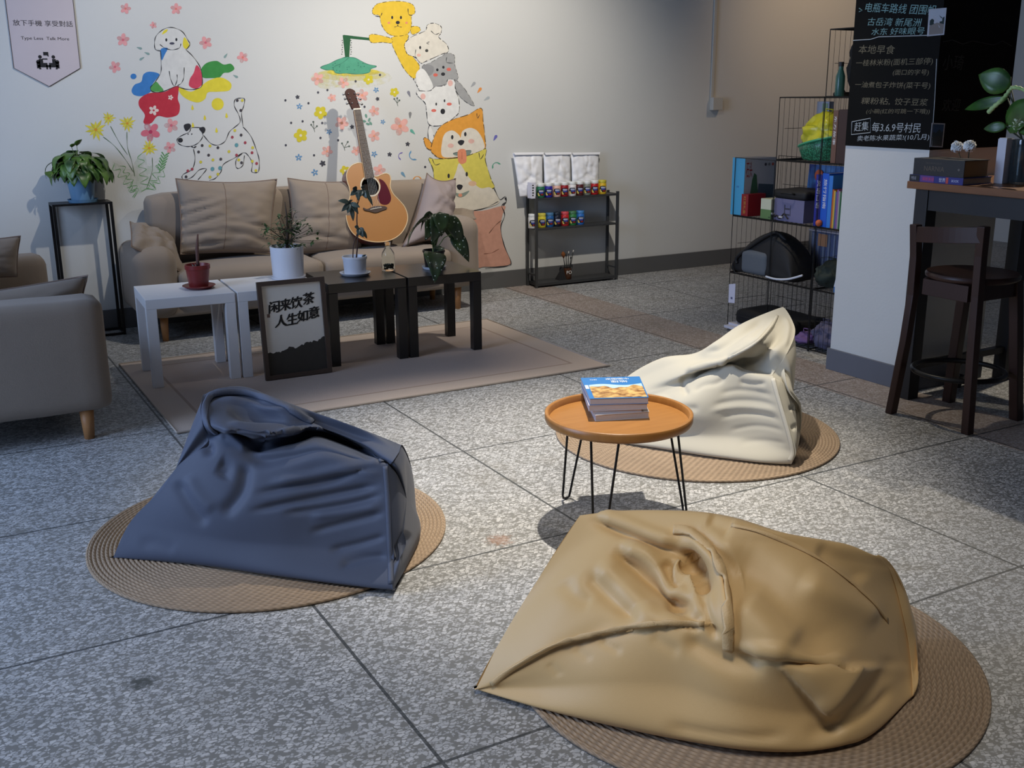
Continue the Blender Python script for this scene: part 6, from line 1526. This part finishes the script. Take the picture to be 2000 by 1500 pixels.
p.fill(A((1120, 350), (1125, 450), (1120, 510), (1050, 610), (1070, 640), (1130, 640), (1230, 600), (1300, 620), (1370, 620), (1410, 590), (1400, 480), (1350, 400), (1295, 345), (1320, 310), (1300, 255), (1250, 205), (1190, 192), (1120, 215), (1080, 280), (1082, 340)), WP)
p.fill(A((1120, 345), (1170, 335), (1150, 380), (1128, 420)), BLUE).fill(A((1370, 455), (1400, 490), (1412, 580), (1370, 618), (1320, 600), (1325, 550), (1350, 510)), (204, 72, 92)).fill(A((1085, 570), (1050, 610), (1062, 638), (1140, 635), (1110, 590)), (86, 156, 82))
p.fill(A((1285, 260), (1310, 290), (1320, 325), (1290, 340), (1275, 310)), YEL).fill(A((1130, 240), (1145, 212), (1170, 205), (1160, 225)), YEL)
for l in (((1120, 355), (1125, 450), (1120, 510), (1080, 575), (1050, 610), (1065, 640), (1130, 640), (1230, 600)), ((1180, 495), (1190, 550), (1215, 600), (1235, 560), (1235, 520)), ((1285, 470), (1282, 540), (1265, 580), (1240, 602), (1300, 622), (1370, 620), (1410, 590), (1400, 480), (1350, 400), (1295, 345)),
          ((1120, 355), (1085, 345), (1078, 300), (1090, 250), (1140, 205), (1200, 192), (1270, 220), (1310, 280), (1325, 310), (1300, 345)), ((1115, 310), (1150, 335), (1200, 348), (1250, 335), (1262, 305))): p.line(A(*l), 1.6, INK)
p.oval(A((1160, 278))[0], 2, 3.2, INK).oval(A((1230, 276))[0], 2, 3.2, INK).oval(A((1200, 303))[0], 5, 2.4, (74, 74, 90)); p.done('painted_dog', 'sitting white dog with coloured patches')
# spotted dog
p = Paint()
for l in (((1640, 885), (1675, 850), (1665, 800), (1635, 740), (1640, 695), (1670, 685), (1705, 690), (1700, 740), (1685, 790), (1695, 880)), ((1420, 945), (1470, 1000), (1520, 1012), (1570, 985), (1600, 920), (1640, 885)),
          ((1695, 885), (1750, 950), (1790, 1050), (1808, 1120), (1805, 1190), (1785, 1205), (1755, 1195), (1760, 1140), (1735, 1090), (1700, 1065), (1640, 1100), (1560, 1145), (1540, 1200), (1500, 1245), (1460, 1258)), ((1690, 1070), (1650, 1110), (1645, 1160), (1665, 1175), (1695, 1150), (1705, 1085)),
          ((1350, 1040), (1360, 1110), (1340, 1180), (1280, 1215), (1270, 1240), (1290, 1252), (1340, 1235), (1390, 1185), (1440, 1178), (1410, 1220), (1380, 1255)), ((1410, 920), (1415, 950), (1390, 990), (1350, 1015), (1300, 1022), (1250, 1005), (1235, 975), (1260, 950), (1320, 920), (1335, 892), (1400, 890))): p.line(A(*l), 1.6, INK)
p.fill(A((1285, 870), (1320, 862), (1332, 885), (1302, 915), (1285, 895)), INK).fill(A((1390, 895), (1420, 885), (1433, 905), (1420, 930), (1400, 915)), INK)
p.oval(A((1258, 978))[0], 5, 4.6, INK).oval(A((1312, 935))[0], 1.1, 1.4, INK).oval(A((1338, 935))[0], 1.1, 1.4, INK).line(A((1335, 1018), (1350, 1030), (1370, 1020)), 2.6, INK)
SC = dict(k=(70, 66, 70), y=(204, 192, 70), t=(96, 152, 160), r=(160, 70, 82))
for x, y, c in ((1410, 1015, 'k'), (1465, 1018, 'y'), (1520, 1030, 'k'), (1385, 1060, 'k'), (1455, 1082, 'k'), (1597, 1057, 'y'), (1650, 1012, 't'), (1620, 957, 'r'), (1682, 942, 'k'), (1638, 910, 'y'), (1710, 995, 'r'), (1762, 1030, 'y'), (1758, 1065, 'r'), (1665, 1115, 'y'), (1685, 1135, 'k'), (1760, 1125, 'y'), (1790, 1140, 'r'), (1785, 1190, 'y'), (1485, 1115, 'y'), (1540, 1110, 'k'), (1400, 1130, 'y'), (1535, 1172, 't'), (1465, 1235, 'y'), (1520, 1215, 'y'), (1340, 1180, 'r'), (1310, 1192, 'r'), (1298, 1233, 'k'), (1655, 700, 'k'), (1690, 700, 'y'), (1680, 770, 'k'), (1482, 1178, 't'), (1650, 1082, 'r')):
    p.oval(A((x, y))[0], 2.7 if c != 't' else 3.6, 2.9 if c != 't' else 4, SC[c])
p.done('painted_dog', 'white dog with coloured spots raising its tail')
for x, y in ((1342, 750), (1428, 820), (1580, 805), (1510, 908), (1345, 872)): drop(A((x, y))[0], 5, 2.4, YEL, 1.5)
PK = (222, 156, 156); PD = (204, 104, 118)
for x, y, r in ((875, 60, 38), (1228, 62, 40), (1070, 175, 25), (858, 278, 45), (1435, 297, 45), (1693, 400, 40), (802, 467, 42), (1195, 875, 50), (1185, 1030, 42)): blossom(A((x, y))[0], r*.28, PK, PD if r > 40 else (214, 120, 110), seed=x*.01)
blossom(A((1050, 920))[0], 19, (212, 110, 124), (180, 60, 90), seed=.4)
for x, y, a in ((972, 335, .3), (1025, 372, .4), (990, 408, 2.6), (1575, 388, 2.2), (1643, 532, .5)): drop(A((x, y))[0], 5.5, 2.2, (132, 158, 154), a)
# yellow daisies with ferns
def daisy(x, y, r, sd):
    p = Paint(); c = A((x, y))[0]; r *= .30
    for k in range(11):
        a = sd+2*PI*k/11; rr = r*(.75+.35*math.sin(k*2.3+sd)**2); d = (math.cos(a), math.sin(a)); s_ = (-d[1]*r*.13, d[0]*r*.13)
        p.fill([(c[0], c[1]), (c[0]+d[0]*rr*.55+s_[0], c[1]+d[1]*rr*.55+s_[1]), (c[0]+d[0]*rr, c[1]+d[1]*rr), (c[0]+d[0]*rr*.55-s_[0], c[1]+d[1]*rr*.55-s_[1])], ((222, 206, 74), (206, 192, 60))[k % 2], smooth=False)
    p.oval(c, r*.15, r*.14, (214, 150, 50)); p.done('painted_flower', 'yellow pointed daisy')
for d in ((668, 905, 72, .1), (757, 825, 46, .5), (888, 860, 56, .2), (1040, 1033, 56, .8)): daisy(*d)
p = Paint(0); G1 = (92, 112, 84); G2 = (110, 158, 104)
p.fill(A((780, 1130), (900, 1180), (960, 1100), (1010, 1080), (1040, 1160), (1140, 1080), (1150, 1180), (1080, 1290), (1010, 1330), (950, 1350), (880, 1290)), (196, 212, 190), wash=.5)
for l in (((720, 955), (800, 1020), (880, 1120), (930, 1200)), ((770, 880), (830, 990), (890, 1080)), ((885, 920), (890, 1030), (920, 1130), (940, 1230)), ((1062, 1100), (1060, 1200), (1020, 1320))): p.line(A(*l), 1.5, G1)
def wavy(a, b, amp, n):
    a, b = np.array(a, float), np.array(b, float); d = b-a; nn = np.array((-d[1], d[0]))/math.hypot(*d); return [tuple(a+d*k/n+nn*amp*(1 if k % 2 else -1)*(1-.4*k/n)) for k in range(n+1)]
for a, b, amp, n in (((960, 1360), (785, 1150), 34, 9), ((950, 1330), (850, 1150), 24, 8), ((1020, 1330), (975, 1070), 34, 9), ((1040, 1330), (1130, 1110), 30, 8), ((1050, 1330), (1150, 1200), 26, 6), ((945, 1360), (900, 1300), 26, 4)):
    p.line(A(*wavy(a, b, amp, n)), 1.4, G2)
for k in range(6): p.line(A((1120+6*k, 1190-20*k), (1150+6*k, 1165-20*k)), 2, (84, 146, 84)); p.line(A((1120+6*k, 1190-20*k), (1098+6*k, 1160-20*k)), 2, (84, 146, 84))
p.line(A((1110, 1200), (1160, 1070)), 1.5, G2); p.done('painted_ferns', 'green outlined stems and fern leaves')
# lamp
p = Paint(0); DG = (44, 92, 60)
p.oval((686, 146), 68, 12, (224, 214, 128), wash=.8).oval((686, 152), 80, 20, (226, 220, 160), wash=.45).oval((690, 141), 52, 8, (220, 204, 80), wash=.9).oval((640, 160), 26, 14, (226, 218, 150), wash=.5)
p.fill(B((605, 245), (660, 250), (650, 405), (622, 405)), DG, smooth=False).fill(B((610, 243), (800, 265), (805, 283), (640, 268)), DG, smooth=False)
p.fill(B((450, 470), (520, 440), (590, 408), (640, 398), (700, 408), (770, 445), (840, 462), (800, 482), (790, 505), (720, 517), (640, 512), (560, 510), (540, 490), (490, 487)), (84, 158, 128))
p.line(B((450, 470), (520, 440), (590, 408), (640, 398), (700, 408), (770, 445), (840, 462), (800, 482), (790, 505), (720, 517), (640, 512), (560, 510), (540, 490), (490, 487)), 1.3, (58, 118, 96), closed=True).line(B((540, 490), (545, 465), (600, 440), (650, 400)), 1.1, (58, 118, 96))
rnd = random.Random(1)
for k in range(16): p.oval(B((rnd.uniform(530, 770), rnd.uniform(440, 500)))[0], 1.2, .9, (54, 116, 98))
for k in range(7): p.oval(B((602-k*.5+3*(k % 2), 282+16*k))[0], 1, 1, (74, 86, 80)); p.oval(B((662+3*(k % 2), 282+16*k))[0], 1, 1, (74, 86, 80))
p.done('painted_lamp', 'green painted lamp with a yellow glow of paint')
# stack of dogs
def hairy(p, pts, w_=1.4, rgb=INK, dash=4): p.line(pts, w_, rgb, closed=True, dash=dash)
YD = (222, 186, 58); p = Paint(1)
for f in (((950, 260), (1060, 240), (1050, 310), (1090, 390), (1140, 460), (1120, 530), (1095, 545), (1040, 490), (990, 400), (950, 310)), ((1080, 190), (1130, 185), (1145, 215), (1090, 240)), ((870, 20), (960, 8), (1050, 15), (1100, 40), (1108, 90), (1085, 110), (1085, 170), (1075, 215), (1040, 245), (960, 250), (910, 225), (875, 170), (860, 110), (820, 100), (812, 70), (835, 35)), ((945, 270), (860, 245), (800, 240), (790, 270), (810, 298), (880, 295), (945, 300))):
    p.fill(B(*f), YD); hairy(p, B(*f), 1.2, (96, 84, 50), 3)
p.line(B((880, 90), (865, 115), (830, 110)), 1.5, INK).line(B((1060, 60), (1065, 100), (1090, 108)), 1.5, INK)
for x in (950, 1011): p.oval(B((x, 122))[0], 2, 3.2, INK)
p.oval(B((989, 157))[0], 4, 3.3, INK).line(B((965, 188), (985, 183), (989, 172), (994, 184), (1016, 189)), 1.1, INK)
for x in (927, 1050): p.oval(B((x, 159))[0], 2.6, 2.2, (220, 140, 110))
p.done('painted_dog', 'yellow dog at the top of the stack reaching for the lamp')
p = Paint(2); f = B((1040, 300), (1090, 255), (1180, 215), (1195, 175), (1240, 162), (1290, 185), (1290, 230), (1275, 260), (1330, 310), (1340, 360), (1290, 380), (1180, 430), (1150, 440), (1110, 400), (1060, 380), (1040, 340))
p.fill(f, (214, 208, 194)); hairy(p, f); p.line(B((1220, 215), (1250, 240), (1280, 230)), 1.4, INK).line(B((1115, 345), (1110, 390), (1125, 410)), 1.2, INK)
p.oval(B((1145, 332))[0], 2, 3.2, INK).line(B((1210, 292), (1190, 300), (1208, 308)), 1.2, INK).oval(B((1191, 353))[0], 3.2, 3, (70, 70, 66)).oval(B((1135, 385))[0], 4, 3, (220, 176, 160)); p.done('painted_dog', 'cream dog second from the top of the stack')
p = Paint(3); GY = (158, 158, 156)
for f in (((1390, 560), (1440, 600), (1500, 690), (1520, 740), (1450, 700), (1400, 640)), ((1160, 460), (1210, 440), (1290, 395), (1340, 370), (1385, 390), (1385, 440), (1400, 500), (1410, 545), (1380, 560), (1290, 600), (1225, 615), (1215, 560), (1175, 510))): p.fill(B(*f), GY); hairy(p, B(*f), 1.1, (84, 84, 84), 3)
p.fill(B((1160, 460), (1205, 450), (1240, 470), (1230, 515), (1195, 530), (1170, 500)), (138, 138, 138)).line(B((1330, 400), (1330, 435), (1375, 440)), 1.3, INK)
p.oval(B((1265, 487))[0], 2.4, 2.8, INK).oval(B((1307, 469))[0], 2.4, 2.8, INK).oval(B((1305, 517))[0], 4, 3.4, INK)
for c in ((1252, 523), (1345, 484)): p.oval(B(c)[0], 4.4, 3.2, (206, 104, 90))
p.done('painted_dog', 'grey dog with red cheeks in the stack')
p = Paint(4); f = B((1125, 635), (1210, 635), (1250, 605), (1320, 595), (1340, 555), (1385, 560), (1390, 620), (1415, 700), (1415, 780), (1380, 820), (1310, 870), (1210, 870), (1190, 780), (1180, 720), (1130, 670)); WD = (222, 221, 216)
p.fill(B((1115, 520), (1165, 480), (1220, 560), (1230, 620), (1140, 630)), WD).fill(f, WD); hairy(p, f); p.line(B((1095, 545), (1115, 580), (1140, 630)), 1.3, INK, dash=3)
p.fill(B((1205, 870), (1250, 960), (1220, 1005), (1200, 960)), WD).line(B((1210, 870), (1200, 920), (1205, 975), (1222, 1003), (1240, 985), (1240, 940)), 1.4, INK)
for c in ((1165, 673), (1355, 580)): p.oval(B(c)[0], 5, 6, (222, 178, 168))
p.oval(B((1257, 726))[0], 1.6, 3, INK).oval(B((1315, 703))[0], 1.6, 3, INK).oval(B((1303, 777))[0], 4.6, 5.4, INK)
for c in ((1240, 771), (1348, 726)): p.oval(B(c)[0], 5, 3, (214, 112, 100))
p.done('painted_dog', 'white dog with red cheeks in the middle of the stack')
p = Paint(5); OR = (224, 156, 64)
for f in (((1170, 965), (1200, 970), (1230, 1010), (1240, 1050), (1190, 1030)), ((1220, 1040), (1250, 940), (1290, 880), (1370, 835), (1480, 800), (1570, 755), (1585, 850), (1597, 960), (1595, 1040), (1500, 1080), (1380, 1100), (1290, 1105), (1245, 1080))): p.fill(B(*f), OR); hairy(p, B(*f), 1.5, (96, 70, 40), 4)
p.fill(B((1300, 1090), (1298, 990), (1320, 930), (1370, 910), (1415, 940), (1427, 960), (1440, 915), (1490, 892), (1540, 910), (1580, 970), (1590, 1040), (1500, 1075), (1400, 1095)), (222, 214, 198))
p.oval(B((1369, 957))[0], 2.4, 4.4, INK).oval(B((1460, 936))[0], 2.4, 4.4, INK).fill(B((1408, 988), (1430, 976), (1453, 984), (1445, 1005), (1430, 1014), (1415, 1006)), INK)
p.fill(B((1375, 1070), (1430, 1055), (1500, 1048), (1480, 1085), (1400, 1087)), (124, 140, 130)).line(B((1375, 1070), (1430, 1055), (1500, 1048)), 1, INK)
for c in ((1358, 1016), (1502, 985)): p.oval(B(c)[0], 6, 4.4, (222, 178, 164))
p.line(B((1540, 790), (1545, 825), (1560, 800)), 1.2, INK); p.done('painted_dog', 'orange dog with its tongue out')
p = Paint(6)
f = B((1205, 1105), (1260, 1110), (1420, 1100), (1550, 1060), (1605, 1040), (1600, 1120), (1640, 1250), (1660, 1310), (1560, 1320), (1480, 1290), (1400, 1290), (1300, 1290), (1250, 1285), (1235, 1180)); p.fill(f, (216, 202, 92)); hairy(p, f, 1.4, (86, 84, 50), 4)
p.fill(B((1420, 1140), (1480, 1230), (1560, 1310), (1640, 1310), (1700, 1400), (1640, 1440), (1500, 1470), (1400, 1475), (1330, 1450), (1360, 1300), (1395, 1200)), (220, 212, 196))
p.line(B((1660, 1310), (1700, 1390), (1740, 1370), (1745, 1410), (1720, 1440)), 1.4, INK).line(B((1330, 1450), (1400, 1476), (1500, 1470), (1600, 1450), (1690, 1405)), 1.4, INK)
p.line(B((1230, 1110), (1250, 1150), (1285, 1140)), 1.4, INK).line(B((1555, 1065), (1565, 1110), (1590, 1075)), 1.4, INK)
p.oval(B((1344, 1227))[0], 2.3, 4.6, INK).oval(B((1470, 1215))[0], 2.3, 4.6, INK).fill(B((1400, 1295), (1420, 1286), (1442, 1296), (1434, 1318), (1419, 1326), (1406, 1316)), INK)
p.fill(B((1388, 1345), (1430, 1350), (1488, 1330), (1460, 1365), (1425, 1378), (1400, 1368)), (136, 150, 140)).oval(B((1425, 1362))[0], 4, 3.4, (222, 150, 120)).oval(B((1510, 1280))[0], 8, 5, (222, 184, 150))
p.done('painted_dog', 'yellow and white dog smiling at the bottom of the stack')
Paint(7).fill(B((1410, 1050), (1460, 1045), (1468, 1120), (1450, 1140), (1430, 1143), (1410, 1120)), (222, 140, 104)).line(B((1436, 1060), (1437, 1110)), 1, (176, 100, 76)).done('painted_tongue', 'orange dog\'s tongue')
p = Paint(8); p.fill([(880, 416), (940, 412), (985, 402), (982, 418), (978, 442), (984, 480), (998, 513), (975, 520), (945, 521), (930, 520), (900, 480)], (206, 154, 134))
p.line([(986, 386), (989, 394), (980, 402), (986, 420), (978, 445), (985, 480), (998, 512), (990, 519), (948, 524)], 1.8, INK).line([(955, 456), (968, 440), (980, 430)], 1.6, (120, 84, 70)).line([(945, 496), (960, 494), (975, 486)], 1.6, (140, 92, 76)); p.done('painted_body', 'pink bottom figure of the stack')
for x, y, r in ((430, 550, 45), (610, 575, 40), (530, 682, 30), (740, 665, 45), (825, 775, 38), (598, 858, 48), (1005, 880, 65), (825, 948, 42), (495, 1055, 40), (700, 1050, 35), (860, 1190, 45)): blossom(B((x, y))[0], r*.28, (224, 170, 160), (222, 150, 120), seed=x*.013)
for x, y, r in ((450, 785, 46), (312, 945, 48), (785, 555, 35), (965, 643, 32), (620, 1190, 35)): blossom(B((x, y))[0], r*.28, (204, 190, 54), (222, 216, 190), seed=y*.01, wash=0, slim=.5)
for x, y, r in ((303, 742, 22), (510, 920, 20), (298, 1098, 25), (410, 1203, 25), (838, 627, 20), (825, 1075, 22), (885, 850, 18)): blossom(B((x, y))[0], r*.28, (98, 142, 182), (206, 206, 204), seed=x*.02, wash=0, slim=.3)
for x, y, r in ((670, 885, 16), (1058, 1005, 16), (932, 1077, 16), (465, 1140, 22), (290, 677, 15), (848, 690, 14)): blossom(B((x, y))[0], r*.28, (66, 66, 74), (66, 66, 74), seed=x*.02, wash=0, slim=.4)
for x, y in ((433, 645), (498, 628), (865, 523), (757, 745), (325, 846), (245, 857), (462, 858), (405, 1083), (573, 978), (208, 1013), (695, 567), (1180, 1165), (205, 700), (366, 720), (450, 962)): Paint().oval(B((x, y))[0], 2.1, 2.4, (70, 70, 80)).done('painted_dot')
for c, tips in (((405, 900), ((385, 870), (400, 850), (425, 880))), ((615, 1030), ((600, 1000), (640, 990), (650, 1020))), ((985, 720), ((965, 690), (985, 685), (1000, 700)))):
    p = Paint(); p.line(B((c[0]+5, c[1]+20), c), 1.1, (88, 100, 92))
    for q in tips: p.line(B(c, q), 1.1, (88, 100, 92)); p.oval(B(q)[0], 1.8, 1.8, (88, 100, 92))
    p.done('painted_sprig')
p = Paint()
for x, y, a in ((768, 808, 1.3), (755, 845, .3), (790, 835, 2), (780, 865, .4), (800, 860, 1)): p.oval(B((x, y))[0], 4, 2.2, (110, 150, 134), a)
p.done('painted_sprig', 'green leaf cluster')
def crescent(x, y, r, rgb, rot):
    c = B((x, y))[0]; r *= .28; o = [(c[0]+r*math.cos(rot+a), c[1]+r*math.sin(rot+a)) for a in np.linspace(-1.5, 1.5, 10)]; i = [(c[0]+r*.62*math.cos(rot+a)+.25*r*math.cos(rot), c[1]+r*.62*math.sin(rot+a)+.25*r*math.sin(rot)) for a in np.linspace(1.5, -1.5, 10)]
    Paint().fill(o+i, rgb, smooth=False).done('painted_drop')
crescent(1020, 1090, 28, (110, 96, 170), 3.4); crescent(1105, 1080, 38, (100, 150, 188), 2.6); crescent(1680, 1165, 34, (86, 158, 128), 4.2); crescent(1125, 1262, 34, (220, 150, 70), 4.7)
for x, y, a, rgb in ((1668, 962, 2.1, (110, 108, 180)), (1093, 920, .8, (98, 168, 150)), (1558, 630, 2.2, (222, 144, 74)), (1028, 1218, .9, (110, 150, 176)), (1610, 688, 2.6, (170, 176, 178)), (1514, 590, 2.3, (160, 162, 164)), (1068, 655, 1.2, (130, 130, 140)), (1075, 803, 1.6, (130, 130, 130))): drop(B((x, y))[0], 6.5, 2.8, rgb, a+PI)
# ------------------------------------------------------------------ pennant sign
def pennant():
    Yp = WY-.006; pts = [onY(x, y, Yp) for x, y in ((4, -60), (27, 133), (96, 169), (157, 133), (150, -60))]
    pts[0].x = pts[1].x; pts[4].x = pts[3].x; pts[4].z = pts[0].z
    root = thing('pennant_sign', 'pale pink pointed pennant about talking more hanging at the upper left of the wall', 'sign', tuple(pts[2]))
    MB().prism([p+Vector((0, .0045, 0)) for p in pts], pts).build('cloth', M('pennant_cloth', (200, 188, 190), .85, noise=(7, .04)), root)
    MB().tube(pts[0:1]+pts[1:]+[pts[0]], .0022, 5).build('edge_cord', M('pennant_edge', (84, 78, 76), .7), root)
    ink = M('print_charcoal', (58, 54, 56), .8); Yt = Yp-.0008
    def ln(t, x0, x1, y0, y1, hh):
        a, b = onY(x0, y0, Yt), onY(x1, y1, Yt); put_text(MB(), t, .05, (a+b)/2, b-a, Vector((0, 0, 1)), width=(b-a).length, height=hh).build('lettering', ink, root)
    ln('放下手機 享受對話', 25, 142, 44, 47, .032); ln('Type Less  Talk More', 41, 135, 75, 77, .022)
    c = onY(93, 119, Yt); s = onY(94, 119, Yt).x-c.x
    def pt(x, y): return c+Vector((x*s, 0, -y*s))
    mb = MB()
    def box(x0, y0, x1, y1): mb.add([pt(x0, y0), pt(x0, y1), pt(x1, y1), pt(x1, y0)], [(0, 1, 2, 3)])
    def disc(x, y, r): mb.add([pt(x+r*math.cos(k*PI/8), y+r*math.sin(k*PI/8)) for k in range(16)], [tuple(range(16))])
    box(-20, 8, 20, 13); box(-22, 2, -15, 15); box(15, 2, 22, 15); disc(-18.5, 2, 4); disc(18.5, 2, 4); box(-18, 15, -14, 17); box(14, 15, 18, 17)
    disc(-14, -8, 3.6); disc(12, -8, 3.6); box(-17, -4, -9, 8); box(9, -4, 16, 8); box(-9, 4, -1, 8); box(-4, 8, -1, 17); box(2, 4, 9, 8); box(2, 8, 5, 17); box(-10, -5, 0, -2.5); box(-7, -18, 3, -11); mb.add([pt(0, -11), pt(3, -11), pt(3, -8)], [(0, 1, 2)])
    mb.build('printed_icon', M('print_black', (30, 28, 30), .8), root)
pennant()
